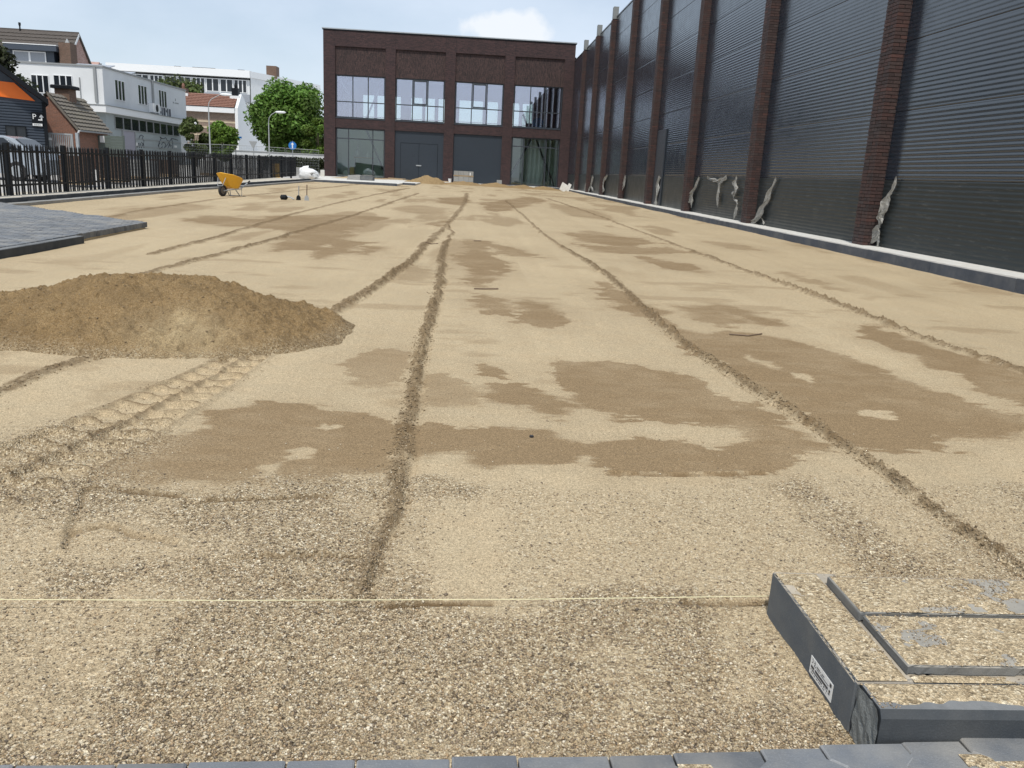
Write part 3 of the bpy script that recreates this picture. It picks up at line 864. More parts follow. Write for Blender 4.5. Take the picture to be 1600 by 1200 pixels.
def small_heap(x, y, a, bb, h, label, seed, mat='heap_sand', group=None):
    n = 64
    u, v = np.meshgrid(np.linspace(-1.1, 1.1, n), np.linspace(-1.1, 1.1, n))
    r = np.sqrt(u * u + v * v) + 0.16 * fbm(u * 2 + seed, v * 2, 3, seed)
    zz = h * np.clip(1 - r, -0.1, 1) + 0.12 * h * fbm(u * 5, v * 5 + seed, 3, seed + 1) * (r < 1)
    px, py = x + u * a, y + v * bb
    zz = zz + terrain(px, py)
    i = np.arange(n * n).reshape(n, n)
    f = np.stack([i[:-1, :-1], i[:-1, 1:], i[1:, 1:], i[1:, :-1]], -1).reshape(-1, 4)
    me = raw_mesh('sand_heap', np.stack([px.ravel(), py.ravel(), zz.ravel()], 1), f)
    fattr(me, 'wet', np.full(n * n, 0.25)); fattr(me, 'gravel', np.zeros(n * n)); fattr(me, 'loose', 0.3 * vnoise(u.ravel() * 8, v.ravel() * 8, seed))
    me.shade_smooth(); me.materials.append(M[mat])
    o = bpy.data.objects.new('sand_heap', me); col.objects.link(o)
    return tag(o, label, 'sand heap', group)


# ---- loose grit: thousands of little stones in the coarse sand and on the kerb pile
def grit(name, px, py, pz, size, seed, label, mat='grit'):
    r = np.random.default_rng(seed)
    n = len(px)
    base = np.array([(1, 0, 0), (0, 1, 0), (-1, 0, 0), (0, -1, 0), (0, 0, 0.8), (0, 0, -0.8)], float)
    tri = np.array([(0, 1, 4), (1, 2, 4), (2, 3, 4), (3, 0, 4), (1, 0, 5), (2, 1, 5), (3, 2, 5), (0, 3, 5)])
    v = base[None] * (1 + 0.35 * r.uniform(-1, 1, (n, 6, 1)))
    v = v * np.stack([size, size * r.uniform(0.6, 1, n), size * r.uniform(0.45, 0.8, n)], 1)[:, None, :]
    a = r.uniform(0, 2 * np.pi, n); ca, sa = np.cos(a)[:, None], np.sin(a)[:, None]
    x = v[:, :, 0] * ca - v[:, :, 1] * sa; y = v[:, :, 0] * sa + v[:, :, 1] * ca
    tl = r.uniform(-0.5, 0.5, n)[:, None]
    z = v[:, :, 2] + x * tl
    P = np.stack([x + px[:, None], y + py[:, None], z + pz[:, None]], -1).reshape(-1, 3)
    F = (tri[None] + 6 * np.arange(n)[:, None, None]).reshape(-1, 3)
    me = raw_mesh(name, P, F)
    fattr(me, 'tint', np.repeat(r.uniform(0, 1, n), 6))
    me.materials.append(M[mat])
    o = bpy.data.objects.new(name, me); col.objects.link(o)
    return tag(o, label, None, None, 'stuff')


t = NT('grit')
r_ = t.n('ValToRGB'); e_ = r_.color_ramp.elements
e_[0].position, e_[0].color = 0.0, (0.10, 0.078, 0.056, 1)
e_[1].position, e_[1].color = 1.0, (0.72, 0.64, 0.50, 1)
for p_, c_ in ((0.12, (0.19, 0.145, 0.10, 1)), (0.32, (0.32, 0.24, 0.15, 1)), (0.55, (0.43, 0.335, 0.21, 1)), (0.72, (0.42, 0.29, 0.16, 1)), (0.78, (0.52, 0.43, 0.30, 1)), (0.93, (0.60, 0.52, 0.38, 1))):
    q_ = e_.new(p_); q_.color = c_
t.l(t.attr('tint'), r_.inputs['Fac'])
t.l(r_.outputs['Color'], t.b.inputs['Base Color'])
t.b.inputs['Roughness'].default_value = 0.75
M['grit'] = t.m


def sample_grid(arr, x, y):
    i = np.clip(np.searchsorted(np.array(gx), x) - 1, 0, nx_ - 2); j = np.clip(np.searchsorted(np.array(gy), y) - 1, 0, ny_ - 2)
    fx = (x - np.array(gx)[i]) / (np.array(gx)[i + 1] - np.array(gx)[i]); fy = (y - np.array(gy)[j]) / (np.array(gy)[j + 1] - np.array(gy)[j])
    return (arr[j, i] * (1 - fx) + arr[j, i + 1] * fx) * (1 - fy) + (arr[j + 1, i] * (1 - fx) + arr[j + 1, i + 1] * fx) * fy


t = NT('clods')
t.l(t.mix(t.attr('tint'), (0.185, 0.135, 0.078), (0.31, 0.23, 0.135)), t.b.inputs['Base Color'])
t.b.inputs['Roughness'].default_value = 0.95
M['clods'] = t.m
# crumbs of damp sand along the ridges, on the rims of the tyre track and over the heap
cxs, cys, cze, css = [], [], [], []
for k, line in FUR.items():
    if k == 'F7': continue
    a = np.array(line); L = np.hypot(*np.diff(a, axis=0).T); cum = np.concatenate([[0], np.cumsum(L)])
    n = int(cum[-1] * (700 if k in ('F1', 'F2', 'FL') else 260))
    s = rng.random(n) * cum[-1]
    x = np.interp(s, cum, a[:, 0]); y = np.interp(s, cum, a[:, 1])
    x = x + rng.normal(size=n) * 0.028; y = y + rng.normal(size=n) * 0.03
    sel = (y < 14) & (y > 1.5)
    x, y = x[sel], y[sel]
    sz = 0.0025 + 0.0075 * rng.random(len(x)) ** 3
    cxs.append(x); cys.append(y); cze.append(sample_grid(gz, x, y)); css.append(sz)
x = rng.uniform(-2.2, -1.05, 5000); y = rng.uniform(2.3, 5.0, 5000)
d_, s_, a_ = line_d(x, y, TRACK)
sel = d_ < 0.24
x, y = x[sel], y[sel]; cxs.append(x); cys.append(y); cze.append(sample_grid(gz, x, y)); css.append(0.0015 + 0.004 * rng.random(len(x)) ** 3)
ii = rng.choice(len(hv), 2600); ii = ii[hv[ii, 2] > 0.005]
cxs.append(hv[ii, 0]); cys.append(hv[ii, 1]); cze.append(hv[ii, 2]); css.append(0.003 + 0.008 * rng.random(len(ii)) ** 4)
grit('sand_crumbs', np.concatenate(cxs), np.concatenate(cys), np.concatenate(cze) + np.concatenate(css) * 0.3, np.concatenate(css), 5, 'crumbs of damp sand along the ridges, the tyre track and the heap', 'clods')

N = 260000
py_ = 1.36 + (3.9 - 1.36) * rng.random(N) ** 1.25
px_ = (rng.random(N) * 2 - 1) * (0.75 * py_ + 0.25)
dens = sample_grid(ggrav, px_, py_)
dens = np.maximum(dens ** 1.1, 0.03) * (1 - 0.5 * sstep(2.6, 3.6, py_))
ok = rng.random(N) < dens
ok &= ~((px_ > 0.87) & (py_ < 2.05))
px_, py_ = px_[ok], py_[ok]
sz_ = 0.0014 + 0.0042 * rng.random(len(px_)) ** 2.8
big_ = rng.random(len(px_)) < 0.012
sz_[big_] *= 1.6
grit('gravel', px_, py_, sample_grid(gz, px_, py_) + sz_ * 0.25, sz_, 3, 'fine mixed gravel lying in the coarse sand in the foreground')
print('grit', len(px_))

# ================================================================== foreground
def irregular(b, seed, amp=0.002):
    """Roughen the corners of a finished MB a little."""
    r = random.Random(seed)
    b.v = [(x + r.uniform(-amp, amp), y + r.uniform(-amp, amp), z + r.uniform(-amp, amp)) for x, y, z in b.v]
    return b


# ---- the paved strip we stand on: interlocking I-shaped pavers, each one an object
pv = bpy.data.objects.new('pavement', None); col.objects.link(pv)
tag(pv, 'row of charcoal interlocking pavers along the bottom edge', None, None, 'structure')
pv.location = (0, 1.30, 0.0)
EX, WX, LY = 0.088, 0.0625, 0.20                 # half width at the ends, half width of the waist, length


def i_outline(y0, y1, a, w):
    """Half outline of an I-shaped paver between y0 (towards us) and y1, as a closed polygon."""
    c = 0.022
    pts = [(-a, y0), (a, y0), (a, y0 + 0.045), (w, y0 + 0.045 + c), (w, y1 - 0.045 - c), (a, y1 - 0.045), (a, y1), (-a, y1), (-a, y1 - 0.045), (-w, y1 - 0.045 - c), (-w, y0 + 0.045 + c), (-a, y0 + 0.045)]
    return pts


def half_outline(y0, y1, a, w):
    c = 0.022
    return [(-a, y0), (a, y0), (a, y0 + 0.045), (w, y0 + 0.045 + c), (w, y1), (-w, y1), (-w, y0 + 0.045 + c), (-a, y0 + 0.045)]


def paver_mesh(poly, h=0.08, cham=0.005):
    b = MB()
    n = len(poly)
    cx = sum(p[0] for p in poly) / n; cy = sum(p[1] for p in poly) / n
    inner = []
    for i in range(n):
        p0, p1, p2 = Vector(poly[i - 1]), Vector(poly[i]), Vector(poly[(i + 1) % n])
        d1, d2 = (p1 - p0).normalized(), (p2 - p1).normalized()
        n1, n2 = Vector((-d1.y, d1.x)), Vector((-d2.y, d2.x))
        m = (n1 + n2); m = m / max(0.3, m.length_squared) * 2 * 0.5
        q = p1 + m * cham * 2 / max(0.6, (n1 + n2).length)
        inner.append(q)
    vs = [(*p, -h) for p in poly] + [(*p, -cham) for p in poly] + [(p.x, p.y, 0) for p in inner]
    fs = [tuple(range(n - 1, -1, -1)), tuple(range(2 * n, 3 * n))]
    for k in range(n):
        j = (k + 1) % n
        fs += [(k, j, n + j, n + k), (n + k, n + j, 2 * n + j, 2 * n + k)]
    b.add(vs, fs)
    me = b.mesh('paver')
    bb = bmesh.new(); bb.from_mesh(me); bmesh.ops.recalc_face_normals(bb, faces=bb.faces); bb.to_mesh(me); bb.free()
    me.materials.append(M['paver']); me.materials.append(M['paver_edge'])
    for q in me.polygons:
        if 0.25 < abs(q.normal.z) < 0.97: q.material_index = 1
    return me


full_me = paver_mesh(i_outline(-LY, 0, EX, WX))
half_me = paver_mesh(half_outline(-LY / 2, 0, EX, WX))
PITCH = EX + WX + 0.004


def pave_edge(x):
    return 1.352 + 0.030 * x + 0.055 * max(0, x - 0.45)


rp = random.Random(5)
for k in range(-11, 15):
    x = -0.085 + k * PITCH
    for row in range(4):
        if k % 2 == 0:
            me, y = full_me, pave_edge(x) - row * (LY + 0.004)
        else:
            me, y = (half_me, pave_edge(x)) if row == 0 else (full_me, pave_edge(x) - 0.102 - (row - 1) * (LY + 0.004))
        o = bpy.data.objects.new('paver', me); col.objects.link(o); o.parent = pv
        o.location = (x, y - 1.30 + rp.uniform(-.003, .003), 0.068 + rp.uniform(-.002, .002))
        o.rotation_euler = (rp.uniform(-.008, .008), rp.uniform(-.008, .008), 0.03 + rp.uniform(-.006, .006))
bed = MB(); bed.box(-2.2, 2.6, 0.55, 1.33, -0.09, 0.055); o = bed.build('sand_joints', M['sand'], pv); tag(o, None, None, None, 'stuff')

# ---- the pile of kerb stones at the lower right, each stone a thing
KG = 'kerb stones stacked at the lower right'


def stone(name, mb, mat, label, cat='kerb stone', group=KG):
    o = mb.build(name, mat)
    return tag(o, label, cat, group)


b = MB(); b.cbox(0.880, 1.055, 1.523, 2.03, -0.02, 0.13, 0.004)
lab_stone = thing('kerb_stone', (0.88, 1.77, 0.0), 'dusty grey kerb stone lying along the left side with a white product label', 'kerb stone', KG)
o = b.build('stone_body', M['kerb_dusty'], lab_stone)
b = MB(); b.box(0.8785, 0.8797, 1.612, 1.735, 0.012, 0.058); lb = b.build('product_label', M['label'], lab_stone)
b = MB()
rt = random.Random(11)


def label_row(z0, z1, y0, y1, dens=0.75, wmax=0.006):
    y = y1
    while y > y0:
        w = rt.uniform(0.35, 1.0) * wmax
        if rt.random() < dens: b.box(0.8780, 0.8783, y - w, y, z0, z1)
        y -= w + 0.0012


label_row(0.046, 0.049, 1.655, 1.700, 0.8, 0.003)
label_row(0.041, 0.043, 1.630, 1.712, 0.8, 0.003)
label_row(0.030, 0.0365, 1.622, 1.728, 0.95, 0.0075)
label_row(0.024, 0.0275, 1.622, 1.728, 0.9, 0.004)
label_row(0.018, 0.020, 1.640, 1.728, 0.7, 0.003)
b.box(0.8780, 0.8783, 1.618, 1.627, 0.045, 0.054)
for cy_ in (1.725, 1.712):                           # the C and the E of the conformity mark
    for k in range(7):
        a = math.pi * (0.5 + k / 6.0)
        yy, zz = cy_ - 0.004 * math.cos(a) * -1, 0.049 + 0.005 * math.sin(a)
        b.box(0.8780, 0.8783, yy - .0008, yy + .0008, zz - .0008, zz + .0008)
b.box(0.8780, 0.8783, 1.711, 1.715, 0.0483, 0.0497)
o = b.build('label_print', M['ink'], lb)

b = MB()
prof = [(1.418, -0.02), (1.418, 0.113), (1.428, 0.130), (1.517, 0.130), (1.517, -0.02)]
b.ext(prof, 'x', 0.886, 1.886)
bm_o = b.build('kerb_stone', M['kerb_grey_top'])
tag(bm_o, 'dark sloping edged kerb stone with a rough sawn end, nearest the pavers', 'kerb stone', KG)
b = MB()
nn = 9
for i in range(nn):
    for j in range(nn):
        y = 1.4185 + (1.516 - 1.4185) * i / (nn - 1); z = -0.015 + (0.127 - (0.014 if i == 0 else 0) + 0.015) * j / (nn - 1)
        b.v.append((0.8855 - rt.uniform(0.0005, 0.006), y, z)); b.t.append(.5)
for i in range(nn - 1):
    for j in range(nn - 1):
        b.f.append((i * nn + j, i * nn + j + 1, (i + 1) * nn + j + 1, (i + 1) * nn + j))
M['split'] = concrete('split_concrete', (0.17, 0.18, 0.175), (0.30, 0.30, 0.28), 0.4, bump=0.9)
o = b.build('broken_end', M['split'], bm_o)
o.location = (0, 0, 0)
b = MB(); b.cbox(1.0, 1.99, 1.768, 1.955, 0.133, 0.158, 0.003); stone('kerb_slab', b, M['slab_top'], 'sand covered flat slab on top of the kerb stones, farther from the pavers', 'slab')
b = MB(); b.cbox(1.004, 1.99, 1.545, 1.760, 0.133, 0.155, 0.003); stone('kerb_slab', b, M['slab_top'], 'sand covered flat slab on top of the kerb stones, next to the dark sawn one', 'slab')
b = MB(); b.cbox(1.06, 1.99, 1.523, 2.01, -0.02, 0.131, 0.003); stone('kerb_stone', b, M['kerb_dusty'], 'grey kerb stone underneath the two sandy slabs', 'kerb stone')
# grit spilled on the pile
N = 15000
qx = 0.885 + 1.0 * rng.random(N); qy = 1.43 + 0.60 * rng.random(N)
den = sstep(-0.35, 0.25, fbm(qx * 6, qy * 9, 3, 201))
qz = np.where((qx > 1.004) & (qy > 1.545) & (qy < 1.76), 0.1552, np.where((qx > 1.0) & (qy > 1.768) & (qy < 1.955), 0.1582, 0.1302))
ok = rng.random(N) < den * np.where(qz > 0.14, 0.9, 1.0)
ok &= ~((qy < 1.522) & (qx > 1.05) & (qy < 1.475 + 0.02 * np.sin(qx * 17)))
ok &= ~((qx > 0.999) & (qx < 1.004) & (qy > 1.54) & (qy < 1.96))
ok &= ~((qy > 1.517) & (qy < 1.5235)) & ~((qx > 1.004) & (qy > 1.76) & (qy < 1.768) & (qx < 1.2))
qx, qy, qz = qx[ok], qy[ok], qz[ok]
s_ = 0.0014 + 0.0026 * rng.random(len(qx)) ** 2.2
grit('loose_grit', qx, qy, qz + s_ * 0.3, s_, 9, 'sandy grit spilled over the tops of the stacked kerb stones')


def sand_film(name, x0, x1, y0, y1, z, seed, thr, label, soft=45, wavy=False):
    """A thin uneven layer of sand lying on a flat top: thickest in the middle of its patches, with ragged borders."""
    u, v = np.meshgrid(np.arange(x0, x1, 0.003), np.arange(y0, y1, 0.003))
    hh = fbm(u * 9, v * 14, 4, seed) + 0.14 * fbm(u * 45, v * 45, 2, seed + 1) - thr
    edge = np.minimum.reduce([u - x0, x1 - u, v - y0, y1 - v])
    if wavy: hh = np.minimum(hh, (v - y0 - 0.022 * vnoise(u * 11, u * 0 + 2, seed + 5) - 0.012 * vnoise(u * 37, u * 0, seed + 6)) * 30)
    hh = np.minimum(hh, edge * soft - (0.06 if soft > 20 else 0.3))
    zz = z + np.clip(hh, -0.3, 0.5) * 0.0075
    i = np.arange(u.size).reshape(u.shape)
    f = np.stack([i[:-1, :-1], i[:-1, 1:], i[1:, 1:], i[1:, :-1]], -1).reshape(-1, 4)
    kp = (hh.ravel() > -0.08)[f].any(1); f = f[kp]
    us = np.unique(f); rm = -np.ones(u.size, np.int64); rm[us] = np.arange(len(us))
    me = raw_mesh(name, np.stack([u.ravel(), v.ravel(), zz.ravel()], 1)[us], rm[f])
    k = len(us)
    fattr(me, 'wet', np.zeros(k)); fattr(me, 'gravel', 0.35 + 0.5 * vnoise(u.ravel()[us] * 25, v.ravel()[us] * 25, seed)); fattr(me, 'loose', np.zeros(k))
    me.shade_smooth(); me.materials.append(M['sand'])
    o = bpy.data.objects.new(name, me); col.objects.link(o)
    return tag(o, label, None, None, 'stuff')


sand_film('sand_layer', 0.884, 0.999, 1.526, 2.02, 0.1303, 301, -0.34, 'thin layer of sand on the labelled kerb stone')
sand_film('sand_layer', 0.892, 1.88, 1.438, 1.516, 0.1303, 303, -0.62, 'strip of sand along the back of the dark kerb stone', wavy=True)
sand_film('sand_layer', 1.008, 1.98, 1.550, 1.757, 0.1553, 305, -0.30, 'thin layer of sand on the nearer top slab')
sand_film('sand_layer', 1.004, 1.98, 1.771, 1.952, 0.1583, 307, -0.30, 'thin layer of sand on the farther top slab')
sand_film('sand_layer', 1.0, 1.5, 1.22, 1.40, 0.0692, 311, 0.02, 'thin patch of sand spilled on the pavers', 7)
sand_film('sand_layer', 0.42, 0.70, 1.18, 1.36, 0.0692, 317, 0.05, 'thin patch of sand on the pavers left of the kerb stones', 9)
sand_film('sand_layer', 1.01, 1.88, 1.520, 1.547, 0.1312, 315, -0.35, 'sand caught between the dark kerb stone and the slabs')

def chip(o, amp, seed, cuts=26):
    """Break the crisp edges of a stone with small chips."""
    bb = bmesh.new(); bb.from_mesh(o.data)
    bmesh.ops.remove_doubles(bb, verts=bb.verts, dist=1e-5)
    bmesh.ops.inset_individual(bb, faces=[f for f in bb.faces if min(e.calc_length() for e in f.edges) > 0.02], thickness=0.006)
    long_ = [e for e in bb.edges if e.calc_length() > 0.3 and len(e.link_faces) == 2 and e.calc_face_angle(0) > 0.3]
    bmesh.ops.subdivide_edges(bb, edges=long_, cuts=70)
    bb.normal_update()
    rr = random.Random(seed)
    for v in bb.verts:
        if any(len(e.link_faces) == 2 and e.calc_face_angle(0) > 0.3 for e in v.link_edges):
            k = rr.random() ** 5
            v.co -= v.normal * (amp * k + 0.0006 * rr.random())
    bb.to_mesh(o.data); bb.free()


for i, o in enumerate([q for q in col.objects if q.name.split('.')[0] in ('stone_body', 'kerb_slab')]):
    chip(o, 0.0075, 40 + i)

# ---- the mason's line stretched over the sand
b = MB()
pts = [Vector((-1.75, 1.965 - 0.012, 0.036)), Vector((-0.6, 1.995, 0.030)), Vector((0.2, 2.030, 0.030)), Vector((0.88, 2.062, 0.036)), Vector((0.93, 2.064, 0.04))]
b.tube(pts, 0.0011, 6)
tag(b.build('mason_line', M['string']), 'thin pale yellow builders line stretched across the sand', 'line')

# ---- thin sticks lying on the sand
for (x0, y0, x1, y1, lb_) in ((0.10, 8.39, 0.35, 8.47, 'thin straight stick lying between the two middle ridges'),
                              (2.12, 6.33, 2.41, 6.40, 'thin curved twig lying on the damp sand right of the middle'),
                              (-1.36, 6.58, -1.17, 6.64, 'thin straight stick lying behind the right end of the big sand heap'),
                              (-0.64, 13.28, -0.45, 13.38, 'thin stick lying where the two ridges meet'),
                              (0.13, 14.16, 0.26, 14.23, 'thin stick lying far off on the pale middle lane')):
    b = MB()
    mid = Vector(((x0 + x1) / 2, (y0 + y1) / 2 - (0.07 if 'curved' in lb_ else 0), 0))
    pp = [Vector((x0, y0, 0)), mid, Vector((x1, y1, 0))]
    for p in pp: p.z = float(sample_grid(gz, np.array([p.x]), np.array([p.y]))[0]) + 0.008
    b.tube(pp, 0.008 if y0 > 8 else 0.006, 5)
    tag(b.build('stick', M['stick']), lb_, 'stick', 'sticks lying on the sand')
b = MB(); b.rbox((0.33, 3.56, float(sample_grid(gz, np.array([.33]), np.array([3.56]))[0]) + .004), (0.016, 0.012, 0.01), (0.2, 0.1, 0.5))
tag(b.build('pebble', M['ink']), 'small black stone alone on the damp sand', 'stone')

# ================================================================== the paved platform on the left
plat = bpy.data.objects.new('paved_platform', None); col.objects.link(plat)
tag(plat, 'raised area of blue grey block paving on the left', None, None, 'structure')
plat.location = (-6.5, 10, 0)
PX1 = -5.12


def plat_top(x, y): return tz(x, y) + 0.105


def plat_in(x, y):
    """Left of the kerbed edge and in front of the slanting far edge."""
    return x < PX1 - 0.02 and (y - 13.75) < (-5.25 - x) * 0.78 and y > 6.2 and x > -10.2


cells = []
for r in range(int((17.5 - 6.2) / 0.104)):
    y = 6.2 + r * 0.104
    off = 0.104 if r % 2 else 0.0
    for c in range(int(5.3 / 0.208)):
        x = PX1 - 0.02 - 0.104 - c * 0.208 - off + (0.104 if r % 2 and c == 0 else 0)
        w = 0.1 if (r % 2 and c == 0) else 0.2
        x = PX1 - 0.02 - (0.05 if w == 0.1 else (0.104 + c * 0.208 - (0.104 if r % 2 else 0)))
        if plat_in(x, y): cells.append((x, y, w))


def shown(c):
    """How large a paver shows in the picture."""
    x, y, w = c
    v = AX @ np.array([x, y, 0.1 - CAM_H])
    u = FOC * v[0] / v[2]
    return (1 / (y * y)) if u > -830 else 0.0


cells.sort(key=lambda c: -shown(c))
pm = {}
for w in (0.2, 0.1):
    b = MB(); b.cbox(-w / 2 + .002, w / 2 - .002, -0.05, 0.05, -0.08, 0.0, 0.005)
    pm[w] = b.mesh('paver'); pm[w].materials.append(M['paver'])
rest = MB()
for i, (x, y, w) in enumerate(cells):
    z = plat_top(x, y) + rp.uniform(-.0025, .0025)
    if i < 300:
        o = bpy.data.objects.new('paver', pm[w]); col.objects.link(o); o.parent = plat
        o.location = (x + 6.5, y - 10, z); o.rotation_euler = (rp.uniform(-.012, .012), rp.uniform(-.012, .012), rp.uniform(-.01, .01))
    else:
        rest.cbox(x - w / 2 + .002, x + w / 2 - .002, y - 0.05, y + 0.05, z - 0.08, z, 0.005)
o = rest.build('pavers', M['paver'], None, fix=False)
o.parent = plat; o.location = (6.5, -10, 0)
tag(o, None, None, None, 'stuff')
b = MB(); b.ext([(PX1 - .03, 6.2), (PX1 - .03, 13.65), (-5.25, 13.7), (-9.9, 17.3), (-9.9, 6.2)], 'z', -0.05, 0.055)
o = b.build('joint_sand', M['sand']); o.parent = plat; o.location = (6.5, -10, 0)
for k in range(5):
    b = MB(); y0 = 6.2 + k * 1.0; y1 = min(y0 + 0.995, 11.3)
    b.cbox(PX1, PX1 + 0.1, y0, y1, -0.03, tz(PX1, y0) + 0.10, 0.006)
    o = b.build('kerb_stone', M['kerb_grey_top']); o.parent = plat; o.location = (6.5, -10, 0)

# ================================================================== kerb along the fence on the left
kf = bpy.data.objects.new('fence_kerb', None); col.objects.link(kf)
tag(kf, 'low dark kerb running below the fence', None, None, 'structure')
KF = [(-9.22, 12.0), (-9.22, 24.0), (-9.15, 29.0), (-8.9, 33.0), (-8.75, 38.0), (-8.6, 43.0), (-8.5, 45.9)]


def along(line, step):
    out = []
    for (a, b_) in zip(line[:-1], line[1:]):
        a, b_ = Vector(a), Vector(b_); L = (b_ - a).length; n = max(1, round(L / step))
        for i in range(n): out.append((a + (b_ - a) * i / n, a + (b_ - a) * (i + 1) / n))
    return out


for p, q in along(KF, 1.0):
    d = (q - p); L = d.length; d.normalize(); nrm = Vector((d.y, -d.x))
    b = MB(); a0 = p + d * 0.003; a1 = q - d * 0.003; zt = tz(p.x, p.y) + 0.15
    poly = [a0 + nrm * .05, a1 + nrm * .05, a1 - nrm * .05, a0 - nrm * .05]
    b.prism([(v.x, v.y, zt - 0.24) for v in poly], [(v.x, v.y, zt) for v in poly])
    o = b.build('kerb_stone', M['kerb_grey_top']); o.parent = kf
    b = MB(); g0 = [a0 + nrm * .27, a1 + nrm * .27, a1 + nrm * .06, a0 + nrm * .06]
    b.prism([(v.x, v.y, zt - 0.24) for v in g0], [(v.x, v.y, zt - 0.085) for v in g0])
    o = b.build('gutter_stone', M['grey_block']); o.parent = kf
b = MB(); pts = [(p.x - 0.05, p.y) for p, q in along(KF, 1.0)] + [(-8.55, 45.9)]
for (x0, y0), (x1, y1) in zip(pts[:-1], pts[1:]):
    b.add([(x0, y0, tz(x0, y0) + .11), (x1, y1, tz(x1, y1) + .11), (-10.6, y1, tz(-10.6, y1) + .10), (-10.6, y0, tz(-10.6, y0) + .10)], [(0, 1, 2, 3)])
tag(b.build('verge', M['pale_sand']), 'pale sandy strip between the fence and its kerb', None, None, 'structure')

# ================================================================== kerb and footing along the right wall
kr = bpy.data.objects.new('wall_kerb', None); col.objects.link(kr)
tag(kr, 'dark blue grey kerb along the foot of the clad hall', None, None, 'structure')


def kz(y): return 0.205 + 0.0031 * max(0, y - 18)


for k in range(62):
    y0 = 3.0 + k
    b = MB(); zt = kz(y0) + rp.uniform(-.004, .004); dx = rp.uniform(-.004, .004)
    b.cbox(6.95 + dx, 7.06 + dx, y0 + .003, min(y0 + .997, 64.7), -0.1, zt, 0.006)
    o = b.build('kerb_stone', M['kerb']); o.parent = kr
b = MB()
for k in range(31):
    y0 = 3.0 + 2 * k
    b.box(7.075, 7.9, y0, y0 + 2.0, -0.1, kz(y0) - 0.012)
tag(b.build('footing', M['pale_concrete']), 'pale concrete footing between the kerb and the hall', None, None, 'structure')

# ================================================================== the clad hall on the right
hall = thing('clad_hall', (7.8, 30.0, 0.2), 'tall hall clad in dark corrugated steel with brick pillars on the right', 'building')
WX_, WTOP, PH = 7.665, 9.58, 1.19
PIL = [15.2, 21.9, 28.4, 34.7, 41.0, 47.1, 52.7, 58.5]
PX0, PDEP, PLEN = 7.43, 0.35, 0.442
bays = [(3.0, 9.1)] + [(9.1, PIL[0] + .22)] + [(PIL[i] + .22, PIL[i + 1] + .22) for i in range(7)] + [(PIL[7] + .22, 64.98)]


def panel(y0, y1, z0, z1, amp=0.0021, pitch=0.0744, seg=6):
    b = MB()
    n = max(8, int(round((z1 - z0) / pitch * seg)))
    rows = []
    for i in range(n + 1):
        z = z0 + (z1 - z0) * i / n
        x = WX_ - amp * math.cos(2 * math.pi * (z - z0) / pitch) if 0 < i < n else WX_ + 0.004
        rows.append((x, z))
    for x, z in rows:
        b.v += [(x, y0, z), (x, y1, z)]; b.t += [.5, .5]
    for i in range(n): b.f.append((2 * i, 2 * i + 1, 2 * i + 3, 2 * i + 2))
    return b


for bi, (y0, y1) in enumerate(bays):
    for k in range(8):
        zb = kz((y0 + y1) / 2) - 0.02 if k == 0 else 0.205 + k * PH + 0.004
        zt = min(WTOP, 0.205 + (k + 1) * PH - 0.004)
        p = panel(y0 + .002, y1 - .002, zb, zt, 0.0021 if y0 < 26 else 0.0013)
        o = p.build('cladding_panel', M['clad_film'] if k == 0 else M['clad'], hall, smooth=True, fix=False)
        if k == 0: o['label'] = 'lowest cladding panel still dulled by protective film'
b = MB(); b.box(7.685, 26, 3.0, 77.0, 0.1, WTOP - 0.05)
b.build('hall_body', M['black_steel'], hall)
b = MB(); b.box(7.64, 8.0, 3.0, 64.98, WTOP, WTOP + 0.07)
b.build('roof_edge', M['dark_frame'], hall)
# a door next to the fourth pillar
d = MB(); d.box(7.620, 7.653, 33.05, 34.28, kz(33.5), 3.10)
door = d.build('door', M['dark_frame'], hall)
d = MB(); d.box(7.610, 7.655, 32.98, 33.05, kz(33.5), 3.16); d.box(7.610, 7.655, 34.28, 34.35, kz(33.5), 3.16); d.box(7.610, 7.655, 33.05, 34.28, 3.10, 3.16)
d.build('door_frame', M['dark_frame'], door)
d = MB(); d.box(7.585, 7.620, 33.16, 33.30, 1.28, 1.31); d.build('door_handle', M['galv'], door)

